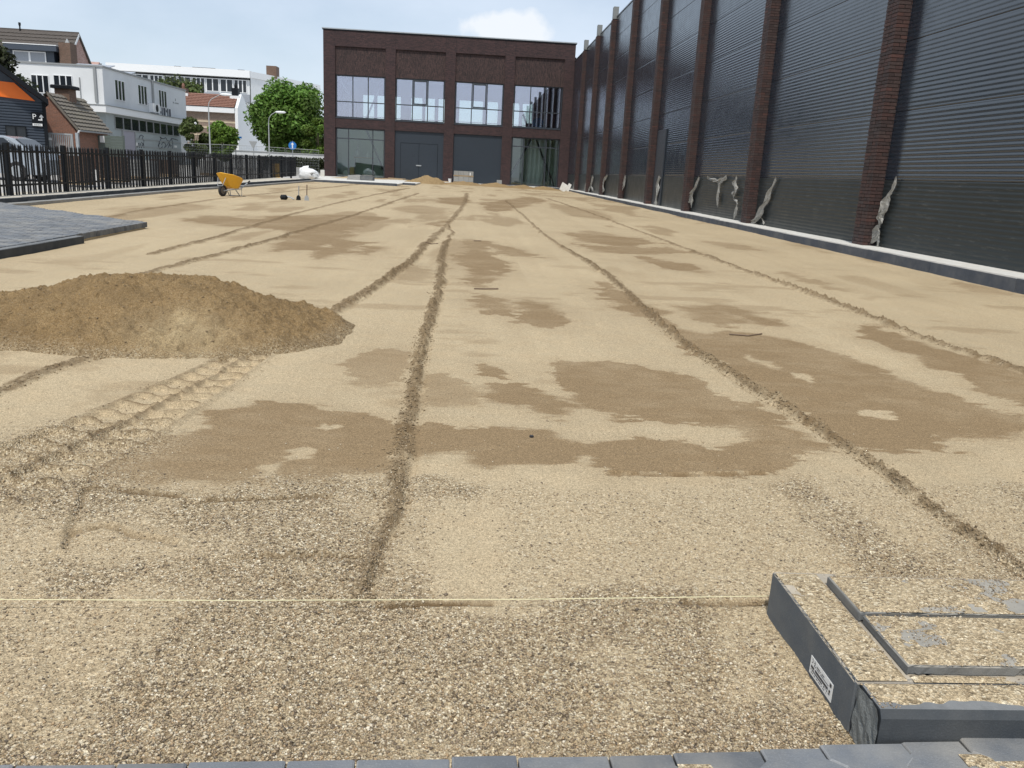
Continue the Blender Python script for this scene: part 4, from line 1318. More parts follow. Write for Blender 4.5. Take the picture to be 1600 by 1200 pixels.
# pillars of single bricks, two on each bed: the nearest 300 are objects, the others one mesh
BR = 0.0625
br_me = {}
for nm, (lx, ly) in {'s': (0.105, 0.213), 'h': (0.213, 0.103), 'q': (0.11, 0.213)}.items():
    b = MB(); b.box(-lx / 2, lx / 2, -ly / 2, ly / 2, 0, 0.0515)
    br_me[nm] = b.mesh('brick'); br_me[nm].materials.append(M['brick_one'])
many = MB()
single = 0
rb = random.Random(21)
for pi, y0 in enumerate(PIL):
    zb = kz(y0) - 0.012
    c = MB(); c.box(PX0 + 0.010, WX_ + 0.01, y0 + 0.010, y0 + PLEN - 0.010, zb, 9.45)
    pil = c.build('pillar', M['brick_mortar'], hall)
    ncourse = int((9.5 - zb) / BR)
    seen_top = {0: 4.45, 1: 5.6}.get(pi, 0)
    for k in range(ncourse):
        z = zb + k * BR + 0.004
        lay = []
        if k % 2 == 0:                               # stretchers along the front, a stretcher end on our side
            lay = [('s', PX0 + .0525, y0 + .1065), ('s', PX0 + .0525, y0 + .3345), ('h', PX0 + .105 + .012 + .1065, y0 + .0515), ('h', PX0 + .2235, y0 + PLEN - .0515)]
        else:
            lay = [('h', PX0 + .1065, y0 + .0515), ('h', PX0 + .1065, y0 + .1645), ('h', PX0 + .1065, y0 + .2775), ('h', PX0 + .1065, y0 + PLEN - .0515), ('q', PX0 + .213 + .012 + .055, y0 + .1065)]
        for nm, x, y in lay:
            jx, jz = rb.uniform(-.004, .004), rb.uniform(-.001, .001)
            front = (y < y0 + 0.2 or x < PX0 + .12)
            if single < 300 and z < seen_top and front:
                o = bpy.data.objects.new('brick', br_me[nm]); col.objects.link(o); o.parent = pil
                o.location = (x + jx - 7.8, y + rb.uniform(-.003, .003) - 30.0, z + jz - 0.2)
                single += 1
            else:
                lx, ly = {'s': (0.105, 0.213), 'h': (0.213, 0.103), 'q': (0.11, 0.213)}[nm]
                jy = rb.uniform(-.003, .003)
                many.box(x - lx / 2 + jx, x + lx / 2 + jx, y - ly / 2 + jy, y + ly / 2 + jy, z + jz, z + .0515 + jz, rb.random())
    s_ = MB(); s_.box(7.47, 7.74, y0 + 0.02, y0 + 0.40, 9.51, 10.12)
    s_.build('column_stub', M['stub'], hall)
o = many.build('bricks', M['brick_many'], hall, fix=False)
tag(o, None, None, None, 'stuff')

# ---- torn strips of protective film along the hall
FG = 'torn strips of protective film on the hall'
FILM = [
    ([(1402.6, 281, 1.5), (1396, 297, 5), (1389, 314, 10), (1381, 336, 17), (1377, 347, 8), (1376, 358, 10), (1366, 374, 9), (1358, 382, 9)], [(1376, 358, 6), (1375, 372, 5), (1373, 384, 5)], 'broad torn film strip hanging beside the nearest brick pillar'),
    ([(1214, 279, 2), (1207, 296, 4), (1201, 311, 6), (1194, 327, 10), (1184, 345, 9), (1174, 351, 6)], [(1190, 336, 4), (1194, 344, 4), (1196, 352, 4)], 'long slanting film strip with a short leg beside the second brick pillar'),
    ([(1153, 278, 3), (1151, 288, 7), (1153, 300, 6), (1147.5, 304, 5), (1149, 310, 4), (1154, 316, 4), (1152.5, 328, 3.5), (1147.5, 342, 2)], None, 'knotted film strip hanging on the far side of the second brick pillar'),
    ([(1107, 277.5, 3), (1116, 281, 5), (1126, 284, 5), (1132, 280, 3.5), (1137, 277.5, 2)], [(1126, 284, 4), (1125, 300, 5), (1122.5, 321, 3.5)], 'Y shaped film strip hanging in the middle of a bay'),
    ([(1094, 277.5, 2), (1087.5, 295, 4), (1080, 309, 6), (1075.6, 321, 7), (1073, 330, 5)], [(1085, 300, 4), (1083, 312, 4), (1082, 322, 3)], 'forked film strip on the near side of the third brick pillar'),
    ([(1033, 275.5, 4), (1030, 287.5, 5), (1029, 302, 4), (1026, 320, 5)], None, 'upright film strip hanging beside the dark door'),
    ([(979, 275.5, 2), (976, 289, 4), (972, 301, 4), (968.5, 307, 5)], None, 'slanting film strip beside the fifth brick pillar'),
    ([(950.5, 274, 2), (944.5, 283, 4), (943.7, 295, 4), (937, 305.5, 4)], None, 'bent film strip beside the sixth brick pillar'),
    ([(928, 275.5, 2), (925, 289, 4), (927, 297, 3)], [(924, 291, 3), (920, 300, 2.5)], 'pale film strip with a loose end just beyond the sixth pillar'),
    ([(920.5, 274, 2), (917.5, 287.5, 4), (915, 299.5, 2)], None, 'narrow film strip beside the seventh brick pillar'),
    ([(901, 274, 1.5), (898.7, 290.5, 3.5), (896, 298, 2)], None, 'farthest and smallest film strip, close to the brick building'),
]


def ribbon(b, path, seed, x_wall=7.63):
    r = random.Random(seed)
    P = []
    for (px, py, w) in path:
        c = at_x(px, py, x_wall)
        sc = math.hypot(c.y, c.x) / FOC * c.y / max(1.0, abs(c.x)) * 1.0   # metres along the wall for one pixel
        P.append((c.y, c.z, max(0.05, w * sc)))
    dense = []
    for (a, b2) in zip(P[:-1], P[1:]):
        for i in range(5):
            t = i / 5
            dense.append(tuple(a[k] + (b2[k] - a[k]) * t for k in range(3)))
    dense.append(P[-1])
    m = 7
    n0 = len(b.v)
    for i, (y, z, w) in enumerate(dense):
        for j in range(m):
            u = j / (m - 1) - .5
            pinch = 0.62 + 0.38 * math.sin(i * 0.75 + seed * 1.7)
            xo = x_wall - 0.010 - 0.07 * abs(math.sin(j * 1.35 + i * 0.22 + seed)) * min(1, w * 2.5) - 0.012 * r.random()
            b.v.append((xo, y + u * w * pinch + 0.03 * w * math.sin(i * 1.9 + j), z + u * 0.10 + 0.015 * math.sin(j * 2.3 + i))); b.t.append(.5)
    for i in range(len(dense) - 1):
        for j in range(m - 1):
            k = n0 + i * m + j
            b.f.append((k, k + 1, k + m + 1, k + m))


for i, (path, leg, lb_) in enumerate(FILM):
    b = MB(); ribbon(b, path, i)
    if leg: ribbon(b, leg, i + 50)
    o = b.build('film_strip', M['film'], None, smooth=False, fix=False)
    sm = o.modifiers.new('thickness', 'SOLIDIFY'); sm.thickness = 0.002
    tag(o, lb_, 'plastic film', FG)

# ================================================================== the brick building at the back
M['brick_wall'] = brickwork('dark_brickwork', (0.026, 0.016, 0.017), (0.066, 0.034, 0.033), (0.014, 0.011, 0.011))
M['brick_upright'] = brickwork('upright_dark_brickwork', (0.022, 0.015, 0.015), (0.074, 0.042, 0.038), (0.011, 0.009, 0.009), vertical=True)
M['door_blue'] = plain('blue_grey_door', (0.020, 0.029, 0.041), 0.5, 0.06, 1.5)
M['inner_white'] = plain('white_plaster', (0.83, 0.82, 0.87), 0.8, 0.03)
M['inner_green'] = plain('pale_green_plaster', (0.66, 0.72, 0.64), 0.8, 0.08)
M['brace'] = plain('dark_steel_brace', (0.03, 0.036, 0.04), 0.5, 0.1)
M['brace_pale'] = plain('pale_steel_brace', (0.5, 0.5, 0.53), 0.5, 0.1)
M['floor'] = plain('grey_screed', (0.42, 0.41, 0.39), 0.8, 0.1)
M['blue'] = plain('sky_blue_sheet', (0.02, 0.26, 0.55), 0.5, 0.1)
M['wood'] = plain('bare_wood', (0.42, 0.31, 0.19), 0.8, 0.2)
M['orange'] = plain('orange_panel', (0.85, 0.17, 0.012), 0.45, 0.04)

FY, BY = 65.0, 76.0
bb_ = thing('brick_building', (-1.6, FY, 0.33), 'two storey dark brick building with large windows at the far end', 'building')
ZB, ZT = 0.30, 10.80
PILX = [(-10.95, -10.10), (-6.39, -5.66), (-1.97, -1.22), (2.46, 3.20), (6.92, 7.66)]
BAYX = [(-10.10, -6.39), (-5.66, -1.97), (-1.22, 2.46), (3.20, 6.92)]
for x0, x1 in PILX:
    b = MB(); b.box(x0, x1, FY, FY + 0.45, ZB, 9.66)
    b.build('pilaster', M['brick_wall'], bb_)
b = MB(); b.box(-10.95, 7.66, FY, FY + 0.45, 9.663, ZT)
for x0, x1 in PILX[1:4]:                                     # movement joints beside each pilaster
    pass
b.build('top_band', M['brick_wall'], bb_)
b = MB()
for x0, x1 in PILX[1:4]:
    b.box(x0 - .008, x0 + .008, FY - .004, FY + .01, 9.67, ZT - .02); b.box(x1 - .008, x1 + .008, FY - .004, FY + .01, 9.67, ZT - .02)
b.box(-10.108, -10.092, FY - .004, FY + .01, 9.67, ZT - .02)
b.build('movement_joint', M['black_steel'], bb_)
b = MB(); b.box(-11.03, 7.74, FY - 0.07, FY + 0.55, ZT, ZT + 0.07)
b.build('coping', M['galv'], bb_)
b = MB(); b.box(-11.0, 7.72, FY - 0.035, FY - 0.003, ZT - 0.08, ZT - 0.003)
b.build('coping_drip', M['black_steel'], bb_)
for i, (x0, x1) in enumerate(BAYX):
    b = MB(); b.box(x0, x1, FY + 0.13, FY + 0.40, 7.70, 9.66); b.build('recessed_panel', M['brick_upright'], bb_)
    b = MB(); b.box(x0, x1, FY + 0.06, FY + 0.40, 3.94, 4.60); b.build('spandrel', M['brick_wall'], bb_)
    b = MB(); b.box(x0, x1, FY + 0.03, FY + 0.20, 4.603, 4.66); b.build('sill', M['dark_frame'], bb_)
# side, back and roof
b = MB(); b.box(-10.95, -10.60, FY + .45, BY, ZB, ZT - .003); b.build('side_wall', M['brick_wall'], bb_)
b = MB(); b.box(7.30, 7.795, FY + .45, BY, ZB, ZT - .9); b.build('side_wall', M['brick_wall'], bb_)
b = MB(); b.box(-10.6, 7.3, FY + .41, BY, 8.35, 8.6); b.build('roof_slab', M['inner_white'], bb_)
b = MB(); b.box(-10.6, 7.3, FY + .41, BY, 3.98, 4.28); b.build('floor_slab', M['floor'], bb_)
b = MB(); b.box(-10.6, 7.3, FY + .1, BY, 0.2, 0.34); b.build('ground_slab', M['floor'], bb_)
b = MB()
RX = [v * 1.155 for v in (-8.16, -7.23, -7.10, -6.42, -6.23, -5.23, -4.55, -3.61, -3.48, -2.67, -2.50, -1.75, -0.91, 0.98, 1.24, 2.12, 3.15, 3.75, 3.9, 4.75, 6.2, 6.6)]
RZ0, RZ1 = 4.75, 7.28
edges = [-10.6] + RX + [7.62]
for k in range(0, len(edges) - 1, 2):
    if edges[k + 1] > edges[k]: b.box(edges[k], edges[k + 1], BY - 0.25, BY, RZ0, RZ1)
b.box(-10.6, 7.62, BY - 0.25, BY, 4.28, RZ0 - .002); b.box(-10.6, 7.62, BY - 0.25, BY, RZ1 + .002, 8.35)
b.build('rear_wall', M['inner_white'], bb_)
for k in range(0, len(RX), 2):
    f = MB(); x0, x1 = RX[k], RX[k + 1]
    for (a, c, d, e) in ((x0, x0 + .06, RZ0, RZ1), (x1 - .06, x1, RZ0, RZ1), (x0 + .06, x1 - .06, RZ0, RZ0 + .06), (x0 + .06, x1 - .06, RZ1 - .06, RZ1), (x0 + .06, x1 - .06, 5.38, 5.44)): f.box(a, c, BY - .20, BY - .12, d, e)
    fo = f.build('rear_window', M['dark_frame'], bb_)
    p = MB(); p.box(x0 + .06, x1 - .06, BY - .165, BY - .155, RZ0 + .06, RZ1 - .06); p.build('pane', M['rear_glass'], fo)
b = MB(); b.box(-10.6, 7.3, 68.6, 68.8, 0.34, 3.98); b.build('partition', M['inner_green'], bb_)
b = MB(); b.box(-10.6, 7.3, BY - .25, BY, 0.34, 3.98); b.build('rear_wall', M['inner_green'], bb_)
# a darker stud wall in the left upper bay, plasterboard studs
b = MB(); b.box(-10.5, -8.95, 68.5, 68.6, 4.28, 6.1); b.build('stud_wall', M['black_steel'], bb_)
for x in (-10.3, -9.95, -9.55, -9.15):
    b = MB(); b.box(x, x + .09, 68.40, 68.48, 4.28, 6.3); b.build('stud', M['galv'], bb_)


def bar_frame(x0, x1, z0, z1, vx, hz, name, w=0.07, y=FY + 0.20, gm='glass'):
    """A window frame with bars at vx and hz; every pane is a sub-part."""
    f = MB()
    f.box(x0, x0 + w, y, y + .09, z0, z1); f.box(x1 - w, x1, y, y + .09, z0, z1)
    f.box(x0 + w, x1 - w, y, y + .09, z0, z0 + w); f.box(x0 + w, x1 - w, y, y + .09, z1 - w, z1)
    xs_ = [x0 + w] + list(vx) + [x1 - w]
    for v in vx: f.box(v - w / 2, v + w / 2, y + .001, y + .091, z0 + w, z1 - w)
    for h in hz:
        for a, c in zip(xs_[:-1], xs_[1:]):
            f.box(a + (w / 2 if a in vx else 0), c - (w / 2 if c in vx else 0), y + .002, y + .088, h - w / 2, h + w / 2)
    fo = f.build(name, M['dark_frame'], bb_)
    zs_ = [z0 + w] + list(hz) + [z1 - w]
    for a, c in zip(xs_[:-1], xs_[1:]):
        for d, e in zip(zs_[:-1], zs_[1:]):
            p = MB(); p.box(a + .02, c - .02, y + .04, y + .05, d + .02, e - .02)
            p.build('pane', M[gm], fo)
    return fo


for i, (x0, x1) in enumerate(BAYX):
    fo = bar_frame(x0 + .03, x1 - .03, 4.665, 7.695, (x0 + 1.28, x0 + 2.42), (5.82,), 'upper_window')
    if i in (1, 2):
        f = MB(); a, c = x0 + 1.33, x0 + 2.37
        f.box(a, a + .09, FY + .17, FY + .20, 5.87, 7.6); f.box(c - .09, c, FY + .17, FY + .20, 5.87, 7.6); f.box(a + .09, c - .09, FY + .17, FY + .20, 5.87, 5.96); f.box(a + .09, c - .09, FY + .17, FY + .20, 7.51, 7.6)
        f.build('opening_sash', M['dark_frame'], fo)
bar_frame(BAYX[0][0] + .03, BAYX[0][1] - .03, 0.345, 3.935, (BAYX[0][0] + 0.96, BAYX[0][0] + 2.78), (3.18,), 'lower_window', gm='low_glass')
bar_frame(BAYX[3][0] + .03, BAYX[3][1] - .03, 0.345, 3.935, (BAYX[3][0] + 0.95, BAYX[3][0] + 2.68), (3.26,), 'lower_window', gm='low_glass')
# steel braces behind the glass
for pts_, mt in (([(-7.9, 66.0, 3.9), (-6.3, 66.0, 0.4)], 'brace'), ([(5.15, 66.0, 3.85), (6.75, 66.0, 0.4)], 'brace'), ([(4.75, 66.0, 3.85), (3.2, 66.0, 0.9)], 'brace'),
                 ([(-6.6, 66.4, 7.9), (-8.1, 66.4, 4.4)], 'brace_pale'), ([(-10.0, 66.4, 7.6), (-8.9, 66.4, 5.8)], 'brace_pale'), ([(3.35, 66.4, 7.4), (4.6, 66.4, 4.4)], 'brace_pale')):
    b = MB(); b.tube(pts_, 0.07, 8); b.build('brace', M[mt], bb_)
b = MB()
for k in range(9): b.box(5.0, 5.09, 68.56, 68.60, 0.7 + .36 * k, 0.76 + .36 * k)
for k in range(5): b.box(6.6, 6.69, 68.56, 68.60, 1.9 + .36 * k, 1.96 + .36 * k)
b.build('wall_dots', M['white_trim'], bb_)
b = MB(); b.box(4.6, 5.85, 66.75, 66.85, .34, 3.9); b.build('wall_board', M['inner_white'], bb_)
# insulation tubes in the right upper window
for x in (6.0, 6.35, 6.75):
    b = MB(); b.tube([(x, 67.0, 4.4), (x + .05, 67.0, 6.5), (x + .22, 67.0, 8.2)], 0.11, 8); b.build('riser_pipe', M['black_steel' if x != 6.35 else 'galv'], bb_)
b = MB(); b.box(5.85, 7.2, 67.3, 67.4, 4.28, 8.3); b.build('shaft_wall', M['black_steel'], bb_)
# lower middle bays: wide double door and blank panel
b = MB(); b.box(-5.66, -1.97, FY + .18, FY + .30, 0.33, 3.94); b.build('door_surround', M['door_blue'], bb_)
for (x0, x1, hx_) in ((-5.20, -3.83, -3.92), (-3.81, -2.42, -3.72)):
    s_m = MB(); s_m.box(x0 - .03, x1 + .03, FY + .172, FY + .1795, 0.34, 3.085); s_m.build('door_seam', M['black_steel'], bb_)
    d = MB(); d.box(x0, x1, FY + .15, FY + .171, 0.37, 3.05); do = d.build('door_leaf', M['door_blue'], bb_)
    h = MB(); h.box(hx_ - .10, hx_ + .10, FY + .10, FY + .15, 1.42, 1.50); h.build('door_handle', M['galv'], do)
b = MB(); b.box(-1.22, 2.46, FY + .18, FY + .30, 0.33, 3.94); b.build('blank_panel', M['door_blue'], bb_)
for x0, x1, z0, z1 in ((-1.2, 2.44, 3.0, 3.012), (-1.2, 2.44, 1.5, 1.51)):
    pass

# things seen inside the windows
b = MB(); b.lathe([(0.05, -.02), (0.48, -.02), (0.48, .02), (0.05, .02)], (5.25, 66.3, 5.02), 'y', 24)
tag(b.build('round_sheet', M['blue']), 'round blue sheet leaning inside the right upper window', 'sheet')
b = MB(); b.box(4.3, 4.75, 66.3, 66.6, 4.7, 5.05); tag(b.build('dark_box', M['black_steel']), 'dark box on the sill inside the right upper window', 'box')
tb = thing('work_table', (-8.2, 67.5, 0.34), 'work table with a pale top inside the left lower window', 'table')
b = MB(); b.box(-9.0, -7.5, 67.2, 67.9, 1.82, 1.90); b.build('table_top', M['wood'], tb)
for x, xx in ((-8.9, -9.05), (-7.6, -7.45)):
    b = MB(); b.tube([(x, 67.5, 1.82), (xx, 67.3, 0.34)], .03, 6); b.build('leg', M['galv'], tb); b = MB(); b.tube([(x, 67.6, 1.82), (xx, 67.8, 0.34)], .03, 6); b.build('leg', M['galv'], tb)
b = MB(); b.lathe([(.10, 0), (.14, .05), (.12, .32), (.06, .38)], (-7.95, 67.5, 1.90), 'z', 12); tag(b.build('canister', M['white_trim']), 'white canister standing on the work table indoors', 'canister')
b = MB(); b.lathe([(.14, 0), (.18, .12), (.17, .40), (.06, .62), (.10, .75), (.09, .95), (.03, 1.02)], (-8.75, 67.5, 1.90), 'z', 12); tag(b.build('white_sack', M['brace_pale']), 'pale upright sack standing on the work table indoors', 'sack')
b = MB(); b.lathe([(.0, -.1), (.22, -.1), (.25, 0), (.22, .1), (.12, .1), (.12, -.06)], (-9.45, 66.2, 0.62), 'y', 18); tag(b.build('hose_reel', M['white_trim']), 'white coiled hose standing behind the left lower window', 'hose')

# ---- terrace in front of the building
tr = bpy.data.objects.new('terrace', None); col.objects.link(tr); tag(tr, 'pale concrete terrace in front of the brick building', None, None, 'structure')
b = MB()
b.ext([(-8.85, 46.1), (-3.85, 46.1), (-3.85, 50.0), (-3.1, 50.0), (-3.1, 62.0), (7.0, 62.0), (7.0, 65.2), (-11, 65.2), (-11, 58.0), (-8.85, 52.0)], 'z', 0.0, 0.345)
o = b.build('terrace_slab', M['pale_concrete'], tr)
for (x0, x1, y) in [(-8.85 + k * 1.25, -8.85 + (k + 1) * 1.25 - .006, 45.98) for k in range(4)] + [(-3.84, -3.1, 49.88)]:
    b = MB(); b.cbox(x0, x1, y, y + .11, 0.0, 0.375, 0.008); b.build('kerb_stone', M['kerb'], tr)
for k in range(10):
    b = MB(); x0 = -3.05 + k * 1.0; b.cbox(x0, x0 + .994, 61.87, 61.98, 0.0, 0.375, 0.008)
    b.build('kerb_stone', M['kerb' if k in (4, 5, 6, 8, 9) else 'pale_concrete'], tr)

# stacks and loose pieces on the terrace
sg = 'building materials in front of the brick building'
b = MB(); b.ext([(-7.55, .345), (-7.45, .62), (-6.95, .66), (-6.72, .62), (-6.72, .345)], 'y', 53.0, 54.2)
tag(b.build('slab_stack', M['grey_block']), 'lighter of the two grey slab stacks on the pale terrace', 'slab stack', sg)
b = MB(); b.box(-6.70, -5.95, 53.0, 54.2, .345, .60); b.box(-6.66, -6.02, 53.05, 54.1, .603, .66)
tag(b.build('slab_stack', M['kerb_dusty']), 'darker of the two grey slab stacks on the pale terrace', 'slab stack', sg)
b = MB(); b.rbox((-5.6, 62.9, .40), (1.5, .18, .05), (0, 0, .05)); b.rbox((-5.3, 63.2, .45), (1.3, .15, .04), (0, 0.02, -.06))
tag(b.build('plank', M['wood']), 'two planks lying at the foot of the second brick pilaster', 'planks', sg)
b = MB(); b.rbox((-2.0, 63.2, .40), (1.1, .16, .06), (0, 0, .04)); tag(b.build('plank', M['wood']), 'short plank lying left of the block pallet', 'plank', sg)
pl = thing('block_pallet', (-0.35, 63.2, 0.36), 'two pallets of grey concrete blocks stacked before the blank panel', 'pallet', sg)
for z0, z1 in ((.46, .82), (.92, 1.22)):
    for i in range(4):
        for j in range(2):
            b = MB(); b.box(-1.08 + i * .365, -1.08 + i * .365 + .355, 62.8 + j * .42, 62.8 + j * .42 + .40, z0, z1 - (.02 if (i + j) % 3 == 0 else 0)); b.build('block', M['grey_block'], pl)
for z0 in (.36, .83):
    b = MB()
    for y in (62.82, 63.16, 63.5): b.box(-1.1, .38, y, y + .1, z0, z0 + .07)
    b.box(-1.1, .38, 62.8, 63.62, z0 + .071, z0 + .09); b.build('pallet_base', M['wood'], pl)
b = MB(); b.box(0.10, .16, 62.78, 62.795, .92, 1.12); b.build('white_tag', M['white_trim'], pl)
bk = thing('bucket', (-1.37, 63.5, .36), 'small white bucket left of the block pallet', 'bucket')
b = MB(); b.lathe([(.10, 0), (.13, .24), (.14, .25), (.135, .26), (.11, .26)], (-1.37, 63.5, .36), 'z', 14); b.build('pail', M['white_trim'], bk)
b = MB(); b.tube([(-1.50, 63.5, .60), (-1.45, 63.42, .50), (-1.37, 63.38, .46), (-1.29, 63.42, .50), (-1.24, 63.5, .60)], .008, 5); b.build('handle', M['galv'], bk)
b = MB(); b.cbox(2.13, 2.50, 62.75, 63.1, .36, .70, .02); tag(b.build('concrete_block', M['grey_block']), 'single pale concrete block at the right end of the blank panel', 'block', sg)
b = MB(); b.box(-10.78, -10.5, 62.4, 62.6, .345, .80); tag(b.build('concrete_block', M['pale_concrete']), 'pale upright block at the left corner of the brick building', 'block', sg)
b = MB(); b.box(-12.5, -11.6, 61.5, 62.3, tz(-12, 62), .55); b.box(-12.4, -11.7, 61.6, 62.2, .553, .9); tag(b.build('slab_stack', M['grey_block']), 'low grey stack between the white bag and the brick building', 'slab stack', sg)
for i, (x, lb_) in enumerate(((6.50, 'broad pale board propped in the corner at the end of the wall kerb'), (6.85, 'narrow pale board propped in the corner at the end of the wall kerb'))):
    b = MB(); b.rbox((x, 57.2, tz(6.5, 57) + .28), (.42 - .2 * i, .05, .62), (-.5, .5, .1)); tag(b.build('board', M['pale_concrete']), lb_, 'board', sg)
small_heap(-2.75, 57.5, 1.55, 2.0, .62, 'small pale heap of sand in front of the double doors', 5)
for x, a, h, lb_, sd in ((-0.3, 1.7, .26, 'low sandy mound just right of the small heap', 6), (2.0, 1.6, .28, 'low sandy mound in front of the pale concrete block', 7), (3.9, 1.3, .24, 'low sandy mound below the right lower window', 8), (5.4, 1.3, .26, 'low sandy mound farthest right along the terrace', 9)):
    small_heap(x, 59.8, a, 1.7, h, lb_, sd, group='low mounds along the terrace')

# ================================================================== the palisade fence on the left
fen = thing('palisade_fence', (-10.0, 20.0, 0.05), 'black steel palisade fence along the left side of the site', 'fence')
FX = -10.02


def fence_x(y): return FX - 0.012 * max(0, y - 20)


sl = MB(); sl.box(-.010, .010, -.024, .024, 0.0, 1.06)
sl.v += [(-.010, -.024, 1.06), (.010, -.024, 1.06), (.010, .024, 1.06), (-.010, .024, 1.06), (0, 0, 1.115)]; sl.t += [.5] * 5
sl.f += [(8, 9, 12), (9, 10, 12), (10, 11, 12), (11, 8, 12)]
slat_me = sl.mesh('slat'); slat_me.materials.append(M['black_steel'])
po = MB(); po.box(-.045, .045, -.045, .045, -.12, 1.12); post_me = po.mesh('post'); post_me.materials.append(M['black_steel'])
rf = random.Random(31)
y = 15.2; n_sl = 0
ys_ = []
while y < 51.8:
    ys_.append(y); y += 0.124 + (0.028 if len(ys_) % 2 else -0.028) + rf.uniform(-.012, .012)
for i, y in enumerate(ys_):
    x = fence_x(y)
    if i % 21 == 10:
        o = bpy.data.objects.new('post', post_me)
    else:
        o = bpy.data.objects.new('slat', slat_me)
    col.objects.link(o); o.parent = fen
    o.location = (x + 10.0, y - 20.0 + rf.uniform(-.008, .008), tz(x, y) + 0.10 - 0.05 + rf.uniform(-.006, .006))
    o.rotation_euler = (rf.uniform(-.01, .01), 0, rf.uniform(-.04, .04))
for zz in (0.20, 0.92):
    seg = [15.2 + 2.604 * k for k in range(15)]
    for y0, y1 in zip(seg[:-1], seg[1:]):
        y1 = min(y1, 51.8)
        x0, x1 = fence_x(y0) + .03, fence_x(y1) + .03
        b = MB(); z0, z1 = tz(x0, y0) + .10 + zz, tz(x1, y1) + .10 + zz
        a = [(x0 - .015, y0, z0), (x0 + .015, y0, z0), (x0 + .015, y0, z0 + .045), (x0 - .015, y0, z0 + .045)]
        c = [(x1 - .015, y1, z1), (x1 + .015, y1, z1), (x1 + .015, y1, z1 + .045), (x1 - .015, y1, z1 + .045)]
        b.prism(a, c); b.build('rail', M['black_steel'], fen)

# ---- big white bag at the end of the fence
BGX = at(482.5, 280, 50.0).x
g_ = tz(BGX, 50) + 0.0
u, v = np.meshgrid(np.linspace(0, 2 * np.pi, 40, endpoint=False), np.linspace(-1, 1, 22))
rr = (1 - np.abs(v) ** 3.2) ** 0.5
bx = np.cos(u) * rr * (0.55 + 0.10 * fbm(u * 1.5, v * 2, 3, 401)); by = np.sin(u) * rr * 0.6
bz = 0.33 + 0.36 * v + 0.10 * fbm(u * 1.3, v * 2.2, 3, 402) + 0.16 * np.cos(u) * -0.5 * (v > 0)
k = np.arange(u.size).reshape(u.shape); k2 = np.concatenate([k, k[:, :1]], 1)
bf = np.stack([k2[:-1, :-1], k2[:-1, 1:], k2[1:, 1:], k2[1:, :-1]], -1).reshape(-1, 4)
crs = 0.035 * np.abs(fbm(u * 5, v * 6, 3, 403))
bag_me = raw_mesh('big_bag', np.stack([(bx * (1 - crs)).ravel(), by.ravel(), (bz - crs).ravel()], 1), bf)
bag_me.shade_smooth(); M['bag'] = plain('white_woven_bag', (0.83, 0.84, 0.84), 0.7, 0.04, 4, 0.4, 18); bag_me.materials.append(M['bag'])
bag = thing('big_bag', (BGX, 50.0, g_), 'full white bulk bag lying between the end of the fence and the brick building', 'bag')
o = bpy.data.objects.new('bag_body', bag_me); col.objects.link(o); o.parent = bag
b = MB()
for q in ((BGX - .2, 49.55, g_ + .50), (BGX + .15, 49.5, g_ + .38)):
    b.tube([q, (q[0] + .1, q[1] - .05, q[2] - .12), (q[0] + .2, q[1], q[2] - .02)], .02, 5)
b.build('bag_loop', M['black_steel'], bag)

# ---- wheelbarrow
wx, wy = -7.10, 25.6
wz = tz(wx, wy)
wb = thing('wheelbarrow', (wx, wy, wz + 0.0), 'orange yellow wheelbarrow standing on the sand near the fence', 'wheelbarrow', rz=0.0)
M['tub'] = plain('orange_yellow_plastic', (0.88, 0.45, 0.012), 0.4, 0.05, 3, dirt=(0.45, 0.33, 0.15), dirt_amt=0.35)
M['zinc_rim'] = plain('dirty_steel_rim', (0.16, 0.14, 0.12), 0.7, 0.2)
M['tyre'] = plain('black_rubber', (0.022, 0.021, 0.021), 0.85, 0.2)
hd = rad(-112)                                  # pushing direction: towards us and to the left
fx_, fy_ = math.cos(hd), math.sin(hd)


def W(a, l, h):
    a, l, h = a * 0.72, l * 0.84, h * 0.90
    """a along the pushing direction (front +), l to its left, h up."""
    return (wx + fx_ * a - fy_ * l, wy + fy_ * a + fx_ * l, wz + h)


b = MB()
rim = [(0.50, -.20), (0.56, 0), (0.50, .20), (0.20, .31), (-.25, .33), (-.42, .27), (-.42, -.27), (-.25, -.33), (0.20, -.31)]
rimh = [.74, .77, .74, .71, .62, .56, .56, .62, .71]
bot = [(0.22, -.13), (0.25, 0), (0.22, .13), (0.05, .18), (-.18, .20), (-.30, .17), (-.30, -.17), (-.18, -.20), (0.05, -.18)]
both = [.33, .33, .33, .27, .24, .25, .25, .24, .27]
n = len(rim)
out_r = [W(a, l, h) for (a, l), h in zip(rim, rimh)]
lip = [W(a * 1.05, l * 1.06, h - .012) for (a, l), h in zip(rim, rimh)]
out_b = [W(a, l, h) for (a, l), h in zip(bot, both)]
in_b = [W(a * .93, l * .93, h + .015) for (a, l), h in zip(bot, both)]
in_r = [W(a * .97, l * .97, h) for (a, l), h in zip(rim, rimh)]
b.add(out_b + lip + out_r + in_r + in_b,
      [tuple(range(n - 1, -1, -1))] + [(k, (k + 1) % n, n + (k + 1) % n, n + k) for k in range(n)] +
      [(n + k, n + (k + 1) % n, 2 * n + (k + 1) % n, 2 * n + k) for k in range(n)] +
      [(2 * n + k, 2 * n + (k + 1) % n, 3 * n + (k + 1) % n, 3 * n + k) for k in range(n)] +
      [(3 * n + k, 3 * n + (k + 1) % n, 4 * n + (k + 1) % n, 4 * n + k) for k in range(n)] + [tuple(range(4 * n, 5 * n))])
b.build('tub', M['tub'], wb)
